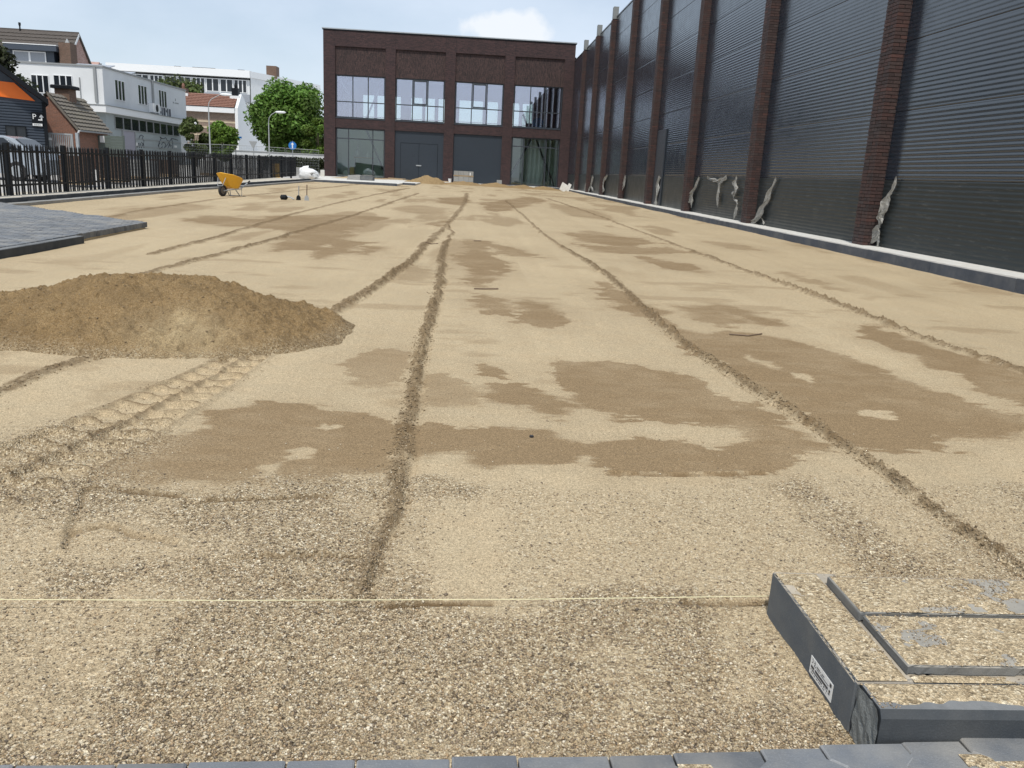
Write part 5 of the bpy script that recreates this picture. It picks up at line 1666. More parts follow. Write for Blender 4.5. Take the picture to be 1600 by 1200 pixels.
for s in (-1, 1):
    b = MB(); b.tube([W(.52, s * .07, .18), W(.15, s * .16, .225), W(-.32, s * .24, .25), W(-.86, s * .28, .50)], .017, 7); b.build('handle_bar', M['galv'], wb)
    b = MB(); b.tube([W(-.74, s * .272, .445), W(-.88, s * .282, .51)], .023, 7); b.build('grip', M['tyre'], wb)
    b = MB(); b.tube([W(-.05, s * .19, .235), W(-.30, s * .23, 0.0), W(-.38, s * .24, .0), W(-.36, s * .25, .27)], .014, 6); b.build('leg', M['galv'], wb)
b = MB(); b.tube([W(-.33, -.235, .02), W(-.33, .235, .02)], .012, 6); b.build('cross_bar', M['galv'], wb)
wl_ = MB()
ax_v = Vector((-fy_, fx_, 0)); c0 = Vector(W(.48, 0, .19))
ring, hub = [], []
for i in range(22):
    a = 2 * math.pi * i / 22
    rd = Vector((fx_, fy_, 0)) * math.cos(a) + Vector((0, 0, 1)) * math.sin(a)
    ring.append((c0 + rd * .135, rd))
vs, fs = [], []
for c, rd in ring:
    for k in range(8):
        t_ = 2 * math.pi * k / 8
        vs.append(c + rd * .04 * math.cos(t_) + ax_v * .042 * math.sin(t_))
for i in range(22):
    for k in range(8):
        fs.append((i * 8 + k, i * 8 + (k + 1) % 8, ((i + 1) % 22) * 8 + (k + 1) % 8, ((i + 1) % 22) * 8 + k))
wl_.add(vs, fs); wheel = wl_.build('wheel', M['tyre'], wb, smooth=True)
b = MB(); b.prism([tuple(c0 + rd * .11 - ax_v * .02) for c, rd in ring], [tuple(c0 + rd * .11 + ax_v * .02) for c, rd in ring]); b.build('rim', M['zinc_rim'], wheel)
b = MB(); b.tube([tuple(c0 - ax_v * .09), tuple(c0 + ax_v * .09)], .012, 6); b.build('axle', M['galv'], wheel)
b = MB(); b.tube([W(.50, -.16, .60), W(.62, -.1, .34), W(.63, .1, .34), W(.50, .16, .60)], .012, 5); b.build('front_guard', M['galv'], wb)

# ---- two tools stuck upright in the sand, and a dark tool lying beside them
for (x, y, hgt, mat, lb_) in ((-5.02, 25.3, .42, 'galv', 'paler and shorter of two rods standing upright in the sand'), (-4.80, 25.4, .46, 'stick', 'darker and taller of two rods standing upright in the sand')):
    t_ = thing('digging_tool', (x, y, tz(x, y)), lb_, 'tool', 'tools stuck in the sand')
    b = MB(); b.tube([(x, y, tz(x, y) - .05), (x + .01, y, tz(x, y) + hgt)], .016, 7); b.build('shaft', M[mat], t_)
    b = MB(); b.ext([(x - .07, tz(x, y) - .03), (x + .07, tz(x, y) - .03), (x + .06, tz(x, y) + .10), (x + .02, tz(x, y) + .15), (x - .02, tz(x, y) + .15), (x - .06, tz(x, y) + .10)], 'y', y - .02, y - .008)
    b.build('blade', M['black_steel' if mat == 'galv' else 'galv'], t_)
hz0 = tz(-5.3, 25.2)
hm = thing('hand_tool', (-5.35, 25.2, hz0), 'dark hand tool lying on the sand beside the two upright rods', 'tool')
b = MB(); b.lathe([(.02, -.12), (.075, -.09), (.08, .05), (.03, .1)], (-5.42, 25.2, hz0 + .07), 'x', 12); b.build('tool_head', M['black_steel'], hm)
b = MB(); b.tube([(-5.33, 25.2, hz0 + .10), (-5.2, 25.15, hz0 + .07), (-5.12, 25.1, hz0 + .03)], .018, 6); b.build('tool_handle', M['galv'], hm)

# ================================================================== beyond the fence, left to right
M['rib_dark'] = plain('dark_ribbed_cladding', (0.045, 0.058, 0.078), 0.5, 0.1)
M['red_brick'] = brickwork('red_brown_brickwork', (0.20, 0.095, 0.062), (0.27, 0.125, 0.08), (0.24, 0.20, 0.17))
M['old_brick'] = brickwork('pink_weathered_brickwork', (0.36, 0.19, 0.15), (0.50, 0.34, 0.29), (0.45, 0.38, 0.34))
M['brown_brick'] = brickwork('brown_brickwork', (0.12, 0.075, 0.05), (0.17, 0.10, 0.07), (0.14, 0.12, 0.10))
M['tan_brick'] = brickwork('tan_brickwork', (0.20, 0.145, 0.11), (0.30, 0.22, 0.165), (0.32, 0.29, 0.25))
M['cream'] = plain('cream_brick_band', (0.55, 0.46, 0.33), 0.8, 0.15)
M['tile_dark'] = plain('dark_roof_tile', (0.085, 0.072, 0.062), 0.8, 0.3, 3, 0.3)
M['tile_grey'] = plain('mossy_roof_tile', (0.17, 0.15, 0.125), 0.85, 0.3, 4, 0.3, dirt=(0.22, 0.21, 0.15), dirt_amt=0.4)
M['tile_red'] = plain('red_brown_roof_tile', (0.235, 0.12, 0.085), 0.8, 0.25, 3, 0.3)
M['grey_render'] = plain('grey_painted_wall', (0.33, 0.37, 0.375), 0.75, 0.06, 1.0)
M['mauve'] = plain('mauve_grey_door', (0.34, 0.33, 0.38), 0.7, 0.06)
M['graffiti'] = plain('dark_spray_paint', (0.05, 0.055, 0.07), 0.7, 0.1)
M['zinc'] = plain('zinc_pipe', (0.30, 0.31, 0.31), 0.5, 0.1)
M['green_fence'] = plain('green_grey_boards', (0.11, 0.135, 0.12), 0.75, 0.15)
M['solar'] = plain('solar_panel', (0.30, 0.32, 0.35), 0.25, 0.1)
M['car_paint'] = plain('pale_silver_paint', (0.30, 0.335, 0.37), 0.25, 0.03, coat=0.6)
M['red_lamp'] = plain('red_lamp_glass', (0.35, 0.02, 0.02), 0.25, 0.05)
M['lens'] = plain('clear_lamp_glass', (0.65, 0.67, 0.68), 0.12, 0.05)
M['sign_blue'] = plain('traffic_blue', (0.02, 0.16, 0.48), 0.4, 0.04)
M['lamp_grey'] = plain('pale_lamp_paint', (0.40, 0.42, 0.42), 0.45, 0.06)
M['crate_brown'] = plain('brown_bricks_on_pallet', (0.075, 0.045, 0.03), 0.85, 0.35, 9)
M['yellow_board'] = plain('ochre_board', (0.62, 0.36, 0.03), 0.6, 0.1)
M['mesh_screen'] = plain('dark_green_screen', (0.035, 0.05, 0.045), 0.8, 0.2)
M['trunk'] = plain('bark', (0.085, 0.065, 0.05), 0.9, 0.3, 8, 0.4)


def text_part(s, size, loc, mat, parent, name='lettering'):
    """Raised letters facing the camera (-y)."""
    cu = bpy.data.curves.new(name, 'FONT'); cu.body = s; cu.size = size; cu.extrude = 0.006; cu.align_x = 'CENTER'; cu.align_y = 'CENTER'
    ob = bpy.data.objects.new(name, cu); col.objects.link(ob)
    bpy.context.view_layer.update()
    me = bpy.data.meshes.new_from_object(ob.evaluated_get(bpy.context.evaluated_depsgraph_get()))
    bpy.data.objects.remove(ob); bpy.data.curves.remove(cu)
    me.transform(Matrix.Rotation(math.pi / 2, 4, 'X'))
    r = parent
    while r.parent is not None: r = r.parent
    org = r.location if r.type == 'EMPTY' else Vector((0, 0, 0))
    me.transform(Matrix.Translation(Vector(loc) - org))
    me.name = name; me.materials.clear(); me.materials.append(mat)
    o = bpy.data.objects.new(name, me); col.objects.link(o); o.parent = parent
    return o


def win(parent, x0, x1, z0, z1, y, cols=1, mat='white_trim', face='-y', w=0.06, dep=0.06, glass_mat='dark_glass', rows=1):
    """A framed window standing 3 cm proud of a wall face; face '-y' (x0..x1) or '+x' (x0..x1 then run along y at x = y)."""
    f = MB()
    cuts = [x0 + (x1 - x0) * k / cols for k in range(cols + 1)]
    hz_ = [z0 + (z1 - z0) * k / rows for k in range(rows + 1)]

    def bx(mb, a, c, d, e, near, far):
        if face == '-y': mb.box(a, c, y - near, y - far, d, e)
        else: mb.box(y + far, y + near, a, c, d, e)
    for c in cuts: bx(f, max(x0, c - w / 2), min(x1, c + w / 2), z0, z1, dep, -.05)
    for h in hz_:
        for a, c in zip(cuts[:-1], cuts[1:]): bx(f, a + w / 2, c - w / 2, max(z0, h - w / 2), min(z1, h + w / 2), dep - .004, -.05)
    fo = f.build('window', M[mat], parent)
    for a, c in zip(cuts[:-1], cuts[1:]):
        for d, e in zip(hz_[:-1], hz_[1:]):
            p = MB(); bx(p, a + w / 2, c - w / 2, d + w / 2, e - w / 2, dep - .045, -.03); p.build('pane', M[glass_mat], fo)
    return fo


def tiled(parent, a, b_, c, d, mat, rows, name='roof', th=0.06, tilew=0.34):
    """A roof slope a-b (ridge) to d-c (eave) of overlapping courses with a stepped tile profile along each course."""
    a, b_, c, d = (Vector(v) for v in (a, b_, c, d))
    nrm = (b_ - a).cross(d - a).normalized()
    if nrm.z < 0: nrm = -nrm
    m = MB()
    nt = max(2, int((b_ - a).length / tilew))
    for i in range(rows):
        t0, t1 = i / rows, (i + 1) / rows
        p0, p1 = a + (d - a) * t0, b_ + (c - b_) * t0
        q0, q1 = a + (d - a) * t1, b_ + (c - b_) * t1
        n0 = len(m.v)
        for j in range(nt * 4 + 1):
            s = j / (nt * 4)
            h = 0.022 * math.cos(2 * math.pi * s * nt)
            m.v += [tuple(p0 + (p1 - p0) * s + nrm * (h * .6)), tuple(q0 + (q1 - q0) * s + nrm * (th + h)), tuple(q0 + (q1 - q0) * s + nrm * (-0.02))]; m.t += [.5] * 3
        for j in range(nt * 4):
            k = n0 + 3 * j
            m.f += [(k, k + 1, k + 4, k + 3), (k + 1, k + 2, k + 5, k + 4)]
    return m.build(name, M[mat], parent, fix=False)


# ---- dark workshop with an orange band
Yw = 38.0
eav, hi = at(72, 155, Yw), at(0, 99, Yw)
slope = (hi.z - eav.z) / (eav.x - hi.x)
xw = at(73.5, 200, Yw).x
gw = tz(xw, Yw)
ws = thing('workshop', (xw, Yw, gw), 'dark clad workshop with an orange band under its gable, at the left edge', 'building', rz=rad(28))
xr = xw - 7.5
zr = eav.z + slope * (eav.x - xr)
b = MB()
b.ext([(xw, gw - .3), (xw, eav.z - .12), (xr, zr - .25), (2 * xr - xw, eav.z - .12), (2 * xr - xw, gw - .3)], 'y', Yw + .06, Yw + 14)
b.build('wall', M['rib_dark'], ws)
zc = at(30, 156, Yw).z
b = MB(); z = gw
while z < zc - .1:
    b.ext([(Yw + .055, z), (Yw + .02, z + .03), (Yw + .02, z + .085), (Yw + .055, z + .112)], 'x', 2 * xr - xw, xw - .12); z += .115
b.build('ribbed_cladding', M['rib_dark'], ws)
b = MB(); b.box(xw - .12, xw + .02, Yw - .01, Yw + .2, gw - .2, eav.z - .14); b.build('corner_trim', M['black_steel'], ws)
o1 = [at(-90, 128, Yw), at(0, 128.5, Yw), at(27, 131, Yw), at(56.5, 158.5, Yw), at(0, 152, Yw), at(-90, 146, Yw)]
b = MB(); b.ext([(p.x, p.z) for p in o1], 'y', Yw - .02, Yw + .05); b.build('orange_band', M['orange'], ws)
for sgn in (1, -1):
    x_e = eav.x + .05 if sgn > 0 else 2 * xr - eav.x - .05
    th = .30
    a0 = [(x_e, Yw - .55, eav.z - .02), (xr, Yw - .55, zr), (xr, Yw - .55, zr - th), (x_e, Yw - .55, eav.z - .02 - th * .75)]
    b = MB(); b.prism(a0, [(p[0], Yw + 14.3, p[2]) for p in a0]); b.build('roof', M['black_steel'], ws)
p0, p1 = at(15.5, 197, Yw), at(46.5, 226, Yw)
win(ws, p0.x, p1.x, p1.z - .9, p0.z, Yw + .02, 2, 'black_steel')
s0, s1 = at(51, 175, Yw), at(68, 199, Yw)
sg_ = MB(); sg_.box(s0.x, s1.x, Yw - .06, Yw - .015, s1.z, s0.z); sb = sg_.build('parking_sign', M['black_steel'], ws)
c1 = at(55.3, 183, Yw); text_part('P', .31, (c1.x, Yw - .062, c1.z), M['label'], sb)
b = MB(); q = [at(59.8, 187.3, Yw - .062), at(65.6, 187.9, Yw - .062), at(64.9, 182.5, Yw - .062)]
b.box(q[0].x, q[1].x, Yw - .07, Yw - .061, q[1].z - .02, q[1].z + .03); b.box(q[1].x - .05, q[1].x, Yw - .07, Yw - .061, q[1].z + .031, q[2].z)
b.ext([(q[1].x - .12, q[2].z - .03), (q[1].x + .06, q[2].z - .03), (q[1].x - .03, q[2].z + .09)], 'y', Yw - .07, Yw - .061)
b.build('arrow', M['label'], sb)
q0, q1 = at(53, 193, Yw), at(67, 197.5, Yw)
b = MB(); b.box(q0.x, q1.x, Yw - .07, Yw - .061, q1.z, q0.z); sp = b.build('white_strip', M['label'], sb)
b = MB(); x = q0.x + .06; k = 0
while x < q1.x - .06:
    w = (.03, .05, .02, .045)[k % 4]; b.box(x, x + w, Yw - .0735, Yw - .071, (q0.z + q1.z) / 2 - .025, (q0.z + q1.z) / 2 + .025); x += w + .015; k += 1
b.build('strip_print', M['zinc'], sp)
b = MB()
for (px, py, w, h) in ((3, 198.3, .12, .05), (2.7, 204.8, .07, .08), (6, 206, .03, .03), (2.6, 210.3, .05, .1), (5.4, 210.6, .05, .1), (3.3, 216.7, .04, .07), (2.3, 225, .07, .08), (4.4, 222.5, .1, .05), (6.3, 224.6, .05, .13)):
    c = at(px, py, Yw); b.box(c.x - w / 2, c.x + w / 2, Yw + .0, Yw + .018, c.z - h / 2, c.z + h / 2)
b.build('wall_lettering', M['label'], ws)

# ---- parked car
cx0 = at(66, 240, 29.0).x; cy = 29.0; cg = tz(cx0, cy)
cg -= 0.02
car = thing('parked_car', (cx0 - 2.1, cy, cg), 'pale silver car parked behind the fence before the dark workshop', 'car')
prof_ = [(0, .55), (.02, .30), (.25, .22), (4.1, .22), (4.2, .34), (4.22, .72), (4.12, .92), (3.75, .98), (3.25, 1.36), (2.95, 1.44), (1.7, 1.46), (1.25, 1.38), (.72, 1.0), (.12, .86)]


def CX(u): return cx0 - 4.22 + u


b = MB()
n = len(prof_)
for yy, ins in ((0.0, .09), (.08, .0), (1.62, .0), (1.70, .09)):
    for (u, h) in prof_:
        k = max(0, h - .95) * .28
        y_ = cy + (yy + k if yy < .8 else yy - k)
        b.v.append((CX(2.11 + (u - 2.11) * (1 - ins * .12)), y_, cg + h - (ins * .25 if h > 1 else 0))); b.t.append(.5)
for r_i in range(3):
    for k in range(n):
        j = (k + 1) % n; b.f.append((r_i * n + k, r_i * n + j, (r_i + 1) * n + j, (r_i + 1) * n + k))
b.f.append(tuple(range(n - 1, -1, -1))); b.f.append(tuple(range(3 * n, 4 * n)))
body = b.build('body', M['car_paint'], car)
for (u0, u1, u2, u3) in ((.98, 1.36, 2.16, 2.16), (2.24, 2.24, 2.95, 3.45)):
    b = MB(); sideg = [(u0, .98), (u1, 1.36), (u2, 1.385), (u3, .99)] if u0 < 1 else [(u0, .99), (u1, 1.385), (u2, 1.37), (u3, 1.0)]
    b.prism([(CX(u), cy + .10 - .10 + max(0, h - .95) * .28 - .004, cg + h) for u, h in sideg], [(CX(u), cy + .05 + max(0, h - .95) * .28, cg + h) for u, h in sideg]); b.build('side_window', M['dark_glass'], car)
b = MB(); b.prism([(CX(3.72), cy + .2, cg + 1.0), (CX(3.27), cy + .25, cg + 1.35), (CX(3.27), cy + 1.45, cg + 1.35), (CX(3.72), cy + 1.5, cg + 1.0)], [(CX(3.76), cy + .2, cg + 1.01), (CX(3.31), cy + .25, cg + 1.36), (CX(3.31), cy + 1.45, cg + 1.36), (CX(3.76), cy + 1.5, cg + 1.01)]); b.build('windscreen', M['dark_glass'], car)
for u in (.85, 3.35):
    for y_ in (cy - .01, cy + 1.52):
        b = MB(); b.lathe([(.2, 0), (.30, 0), (.32, .03), (.32, .17), (.30, .2), (.2, .2)], (CX(u), y_, cg + .31), 'y', 20); wl2 = b.build('wheel', M['tyre'], car)
        b = MB(); b.lathe([(.03, -.012), (.2, -.006), (.2, .0), (.03, .0)], (CX(u), y_, cg + .31), 'y', 12); b.build('rim', M['galv'], wl2)
for y_ in (cy + .12, cy + 1.3):
    b = MB(); b.box(CX(4.12), CX(4.235), y_, y_ + .28, cg + .62, cg + .78); b.build('headlight', M['lens'], car)
b = MB(); b.box(CX(3.2), CX(3.35), cy - .14, cy - .02, cg + 1.0, cg + 1.1); b.build('mirror', M['black_steel'], car)
for u in (1.95, 2.9):
    b = MB(); b.box(CX(u), CX(u + .16), cy - .03, cy - .001, cg + .86, cg + .89); b.build('door_handle', M['black_steel'], car)

# ---- steel bar gate beside the workshop
Yg = 38.4
g0, g1 = at(74, 207, Yg), at(113, 211, Yg); gz0 = tz(g0.x, Yg)
gt = thing('bar_gate', (g0.x, Yg, gz0), 'grey steel gate of upright bars between the workshop and the brick house', 'gate')
b = MB()
b.box(g0.x, g0.x + .07, Yg, Yg + .06, gz0, g0.z); b.box(g1.x - .07, g1.x, Yg, Yg + .06, gz0, g0.z); b.box(g0.x + .07, g1.x - .07, Yg, Yg + .06, g0.z - .07, g0.z); b.box(g0.x + .07, g1.x - .07, Yg, Yg + .06, gz0 + .15, gz0 + .22)
b.build('gate_frame', M['zinc'], gt)
nb = 11
for k in range(nb):
    x = g0.x + .07 + (g1.x - g0.x - .14) * (k + .5) / nb
    b = MB(); b.box(x - .018, x + .018, Yg + .012, Yg + .048, gz0 + .22, g0.z - .07); b.build('bar', M['zinc'], gt)
b = MB(); b.box(g1.x + .12, g1.x + .24, Yg, Yg + .12, gz0, g0.z + .05); b.build('gate_post', M['galv'], gt)
c = at(77, 217, Yg - .02); b = MB(); b.box(c.x - .1, c.x + .1, Yg - .02, Yg - .003, c.z - .05, c.z + .05); b.build('plate', M['label'], gt)

# ---- small red brick house with a chimney
Yh = 45.0
ap, ev = at(75, 144, Yh), at(122.5, 203, Yh); hg = tz(ev.x, Yh)
ln = Yh * 0.086
bh = thing('brick_house', (ap.x, Yh, hg), 'small red brick house with a mossy tiled roof and a squat chimney', 'house')
lx_ = 2 * ap.x - ev.x
b = MB(); b.ext([(ev.x - .12, hg - .3), (ev.x - .12, ev.z - .05), (ap.x, ap.z - .08), (lx_ + .12, ev.z - .05), (lx_ + .12, hg - .3)], 'y', Yh, Yh + ln); b.build('wall', M['red_brick'], bh)
tiled(bh, (ap.x, Yh - .12, ap.z), (ap.x, Yh + ln + .05, ap.z), (ev.x + .05, Yh + ln + .05, ev.z), (ev.x + .05, Yh - .12, ev.z), 'tile_grey', 9)
tiled(bh, (ap.x, Yh - .12, ap.z), (ap.x, Yh + ln + .05, ap.z), (lx_ - .05, Yh + ln + .05, ev.z), (lx_ - .05, Yh - .12, ev.z), 'tile_grey', 9)
b = MB(); b.prism([(ap.x, Yh - .16, ap.z + .05), (ev.x + .06, Yh - .16, ev.z + .05), (ev.x + .06, Yh - .16, ev.z - .10), (ap.x, Yh - .16, ap.z - .12)], [(ap.x, Yh - .125, ap.z + .05), (ev.x + .06, Yh - .125, ev.z + .05), (ev.x + .06, Yh - .125, ev.z - .10), (ap.x, Yh - .125, ap.z - .12)]); b.build('verge_board', M['tile_grey'], bh)
k0, k1 = at(92, 158, Yh + 2.0), at(113, 139.5, Yh + 2.0)
b = MB(); b.box(k0.x, k1.x, Yh + 1.6, Yh + 2.4, k0.z - 1.2, k1.z - .02); chm = b.build('chimney', M['brown_brick'], bh)
b = MB(); b.cbox(k0.x - .14, k1.x + .14, Yh + 1.46, Yh + 2.54, k1.z - .02, k1.z + .16, .04); b.build('chimney_cap', M['black_steel'], chm)
b = MB(); b.prism([(k0.x + .25, Yh + 1.57, k0.z + .1), (k1.x + .1, Yh + 1.57, k0.z - .62), (k1.x + .1, Yh + 1.57, k0.z - .48), (k0.x + .38, Yh + 1.57, k0.z + .24)], [(k0.x + .25, Yh + 1.595, k0.z + .1), (k1.x + .1, Yh + 1.595, k0.z - .62), (k1.x + .1, Yh + 1.595, k0.z - .48), (k0.x + .38, Yh + 1.595, k0.z + .24)]); b.build('flashing', M['white_trim'], chm)
b = MB(); b.tube([(ev.x + .14, Yh - .2, ev.z - .02), (ev.x - .02, Yh - .22, ev.z - .35), (ev.x - .02, Yh - .22, hg)], .045, 6); b.build('drainpipe', M['white_trim'], bh)
b = MB(); b.box(ev.x + .04, ev.x + .15, Yh - .1, Yh + ln, ev.z - .08, ev.z + .0); b.build('gutter', M['zinc'], bh)

# ---- green board fence with a white notice
Yf = 47.5
f0, f1 = at(124, 213, Yf), at(192, 218, Yf)
gf_ = thing('board_fence', (f0.x, Yf, tz(f0.x, Yf)), 'green grey board fence with a white notice beside the brick house', 'fence')
z = tz(f0.x, Yf) + .05; k = 0
while z < f1.z + .12:
    b = MB(); b.box(f0.x, f1.x, Yf + (.0 if k % 2 else .006), Yf + .03, z, z + .135); b.build('board', M['green_fence'], gf_); z += .142; k += 1
for k in range(4):
    x = f0.x + (f1.x - f0.x) * k / 3; b = MB(); b.box(x - .05, x + .05, Yf + .032, Yf + .12, tz(x, Yf), z + .04); b.build('post', M['green_fence'], gf_)
c = at(159.5, 217.5, Yf - .02); b = MB(); b.box(c.x - .12, c.x + .12, Yf - .02, Yf - .003, c.z - .17, c.z + .17); b.build('notice', M['label'], gf_)

# ---- white flat roofed house with the grey garage below it
Yc = 58.0
tl, tr_ = at(28, 95, Yc), at(159.5, 103.5, Yc)
xc, zt_ = tr_.x, tr_.z
Yb = Yc * (733 - 159.5) / (733 - 284.5)
wg = tz(xc, Yc)
wh = thing('white_house', (xc - 3, Yc, wg), 'white rendered flat roofed house with a long grey garage front', 'house')
b = MB(); b.box(xc - 8.5, xc, Yc, Yb, wg - .3, zt_ - .06); b.build('wall', M['render_grey'], wh)
b = MB(); b.box(xc - 8.5, xc - .003, Yc - .012, Yc - .001, wg - .3, zt_ - .06); b.build('front_render', M['white_paint'], wh)
b = MB(); b.box(xc - 8.6, xc + .07, Yc - .08, Yb + .05, zt_ - .06, zt_ + .04); b.build('roof_edge', M['zinc'], wh)
for (pa, pb) in (((48.5, 116.5), (78.5, 146)), ((83.5, 117), (115, 146))):
    a, c = at(*pa, Yc), at(*pb, Yc); xm = (c.x - a.x)
    win(wh, a.x, c.x, c.z, a.z, Yc - .012, 3)
for px_a, px_b, za, zb2 in ((176, 190.8, 123.5, 157.5), (211, 224.5, 131.5, 164), (242.5, 254.5, 139.5, 168.5)):
    ya, yb_ = Yc * (733 - 159.5) / (733 - px_a), Yc * (733 - 159.5) / (733 - px_b)
    pa, pb = at(px_a, za, ya), at(px_a, zb2 - 2.2, ya)
    win(wh, ya, yb_, pb.z, pa.z, xc, 3, face='+x')


def on_side(px, py, x):
    p = at_x(px, py, x); return p


for (px, pt, pb_, nm) in ((148, 105, 160, 'front'), (236.5, 125.5, 161, 'side')):
    if nm == 'front':
        a, c = at(px, pt, Yc), at(px + 1.5, pb_, Yc); b = MB(); b.box(a.x - .08, a.x + .08, Yc - .14, Yc - .02, c.z, a.z)
    else:
        a, c = on_side(px, pt, xc), on_side(px + 1.5, pb_, xc); b = MB(); b.box(xc + .004, xc + .12, a.y - .1, a.y + .1, c.z, a.z)
    b.build('drainpipe', M['zinc'], wh)
a = at(124.5, 121, Yc); b = MB(); b.tube([(a.x, Yc - .05, a.z), (a.x, Yc - .05, a.z - 1.5)], .03, 5); b.build('cable', M['zinc'], wh)
# the air conditioner and the row of dark letters on the side wall
a, c = on_side(232.5, 161, xc), on_side(243, 174.5, xc)
b = MB(); b.box(xc + .004, xc + .36, a.y, c.y, c.z - .12, a.z); ac = b.build('air_conditioner', M['white_trim'], wh)
b = MB(); b.lathe([(.02, .0), (.27, .0), (.27, .012), (.02, .012)], (xc + .361, (a.y + c.y) / 2, (a.z + c.z) / 2 - .06), 'x', 18); b.build('fan_grille', M['black_steel'], ac)
b = MB()
for (px, py, w, h) in ((245.7, 173.3, .36, .62), (250.5, 175.5, .30, .18), (253.3, 174.8, .14, .6), (256.7, 175.3, .34, .62), (259.6, 173.6, .14, .2), (262, 176, .18, .6), (265.3, 177, .30, .62)):
    p = on_side(px, py, xc); b.box(xc + .003, xc + .03, p.y - w / 2, p.y + w / 2, p.z - h / 2, p.z + h / 2)
b.build('wall_letters', M['graffiti'], wh)
b = MB()
for (px, py, w, h) in ((270.5, 160, .14, .10), (271.8, 160.8, .10, .08), (275, 161.2, .34, .09), (277.8, 161.8, .34, .09), (274, 156, .12, .2)):
    p = on_side(px, py, xc); b.box(xc + .003, xc + .02, p.y - w / 2, p.y + w / 2, p.z - h / 2, p.z + h / 2)
b.build('faded_lettering', M['zinc'], wh)
for i, (p0_, p1_) in enumerate((((113, 96.5), (172, 98)), ((182, 106), (205, 107)))):
    a, c = at(*p0_, Yc + 4 + 4 * i), at(*p1_, Yc + 4 + 4 * i)
    b = MB(); b.prism([(a.x, a.y - .8, zt_ + .12), (c.x, a.y - .8, zt_ + .12), (c.x, a.y + .8, zt_ + .50), (a.x, a.y + .8, zt_ + .50)], [(a.x, a.y - .8, zt_ + .17), (c.x, a.y - .8, zt_ + .17), (c.x, a.y + .8, zt_ + .55), (a.x, a.y + .8, zt_ + .55)])
    tag(b.build('solar_panel', M['solar']), ('longer' if i == 0 else 'shorter') + ' row of solar panels on the flat roof of the white house', 'solar panel', 'solar panels on the white house')
# garage wing
xg = at(166.5, 200, Yc - .6).x
Yg2 = (Yc - .6) * (733 - 166.5) / (733 - 279.5)
zf = at(166.5, 176, Yc - .6).z
b = MB(); b.box(xc + .003, xg, Yc - .6, Yg2, wg - .3, zf); b.box(xc - 2.4, xc, Yc - .6, Yc - .02, wg - .3, zf); b.build('garage_wall', M['grey_render'], wh)
fa = at(162, 166, Yc - 1.1)
xf = at(165.5, 172, Yc - 1.1).x
Yf2 = (Yc - 1.1) * (733 - 165.5) / (733 - 299.5)
b = MB(); b.box(xc - 3.2, xf, Yc - 1.1, Yf2, zf + .003, zf + .42); b.build('garage_roof', M['white_trim'], wh)
b = MB(); b.box(xc - 3.25, xf + .04, Yc - 1.14, Yf2 + .04, zf + .423, zf + .47); b.build('roof_trim', M['zinc'], wh)
y0_ = (Yc - .6) * (733 - 166.5) / (733 - 179); y1_ = (Yc - .6) * (733 - 166.5) / (733 - 276.5)
win(wh, y0_, y1_, zf - .95, zf - .12, xg, 9, mat='zinc', face='+x', w=.08)
b = MB(); ya, yb_ = (Yc - .6) * (733 - 166.5) / (733 - 190), (Yc - .6) * (733 - 166.5) / (733 - 207.5)
b.box(xg + .003, xg + .05, ya, yb_, wg, zf - 1.0); gd = b.build('garage_door', M['mauve'], wh)
b = MB(); b.box(xg + .0, xg + .09, ya - .1, ya - .003, wg, zf - .95); b.box(xg, xg + .09, yb_ + .003, yb_ + .1, wg, zf - .95); b.box(xg, xg + .09, ya, yb_, zf - .997, zf - .93); b.build('door_frame', M['zinc'], gd)
b = MB()
for k in range(1, 6):
    z = zf - .95 - .52 * k
    if z > wg: b.box(xg + .002, xg + .03, yb_ + .15, Yg2, z, z + .05)
b.build('wall_grooves', M['zinc'], wh)
# scrawled paint on the garage wall
rg_ = random.Random(77)
b = MB()


def scrawl(pts, w=.05):
    P = [on_side(px, py, xg + .012) for px, py in pts]
    b.tube(P, w * .5, 4)


scrawl([(217, 218), (218, 213), (221, 211), (224, 213), (222, 217), (225, 220), (224, 226), (221, 222)])
scrawl([(214, 231), (215, 225), (217, 224), (218, 231)]); scrawl([(219, 224), (221, 231), (224, 224), (225, 231)])
scrawl([(248, 229), (249, 221), (252, 217), (250, 214), (255, 217), (259, 215), (261, 219), (265, 221), (268, 216), (278, 219)])
scrawl([(252, 226), (255, 222), (259, 225), (257, 231), (261, 227), (264, 222), (266, 230)]); scrawl([(268, 217), (270, 224), (269, 232)]); scrawl([(250, 224), (247, 227), (250, 233), (254, 229)])
scrawl([(199, 231), (202, 226), (204, 231)]); scrawl([(262, 232), (265, 225), (268, 228)])
b.build('graffiti', M['graffiti'], wh)
a = on_side(213, 226, xg); c = on_side(274, 229, xg)
b = MB(); b.box(xg + .002, xg + .03, a.y - .15, a.y + .2, a.z - .14, a.z + .14); b.box(xg + .002, xg + .03, c.y - .3, c.y + .3, c.z - .08, c.z + .08); b.build('wall_stickers', M['label'], wh)
b = MB(); p = at(296, 192, Yf2 - .2); b.tube([(xf - .3, Yf2 - .3, zf), (xf - .3, Yf2 - .3, tz(xf, Yf2))], .06, 6); b.build('roof_post', M['zinc'], wh)

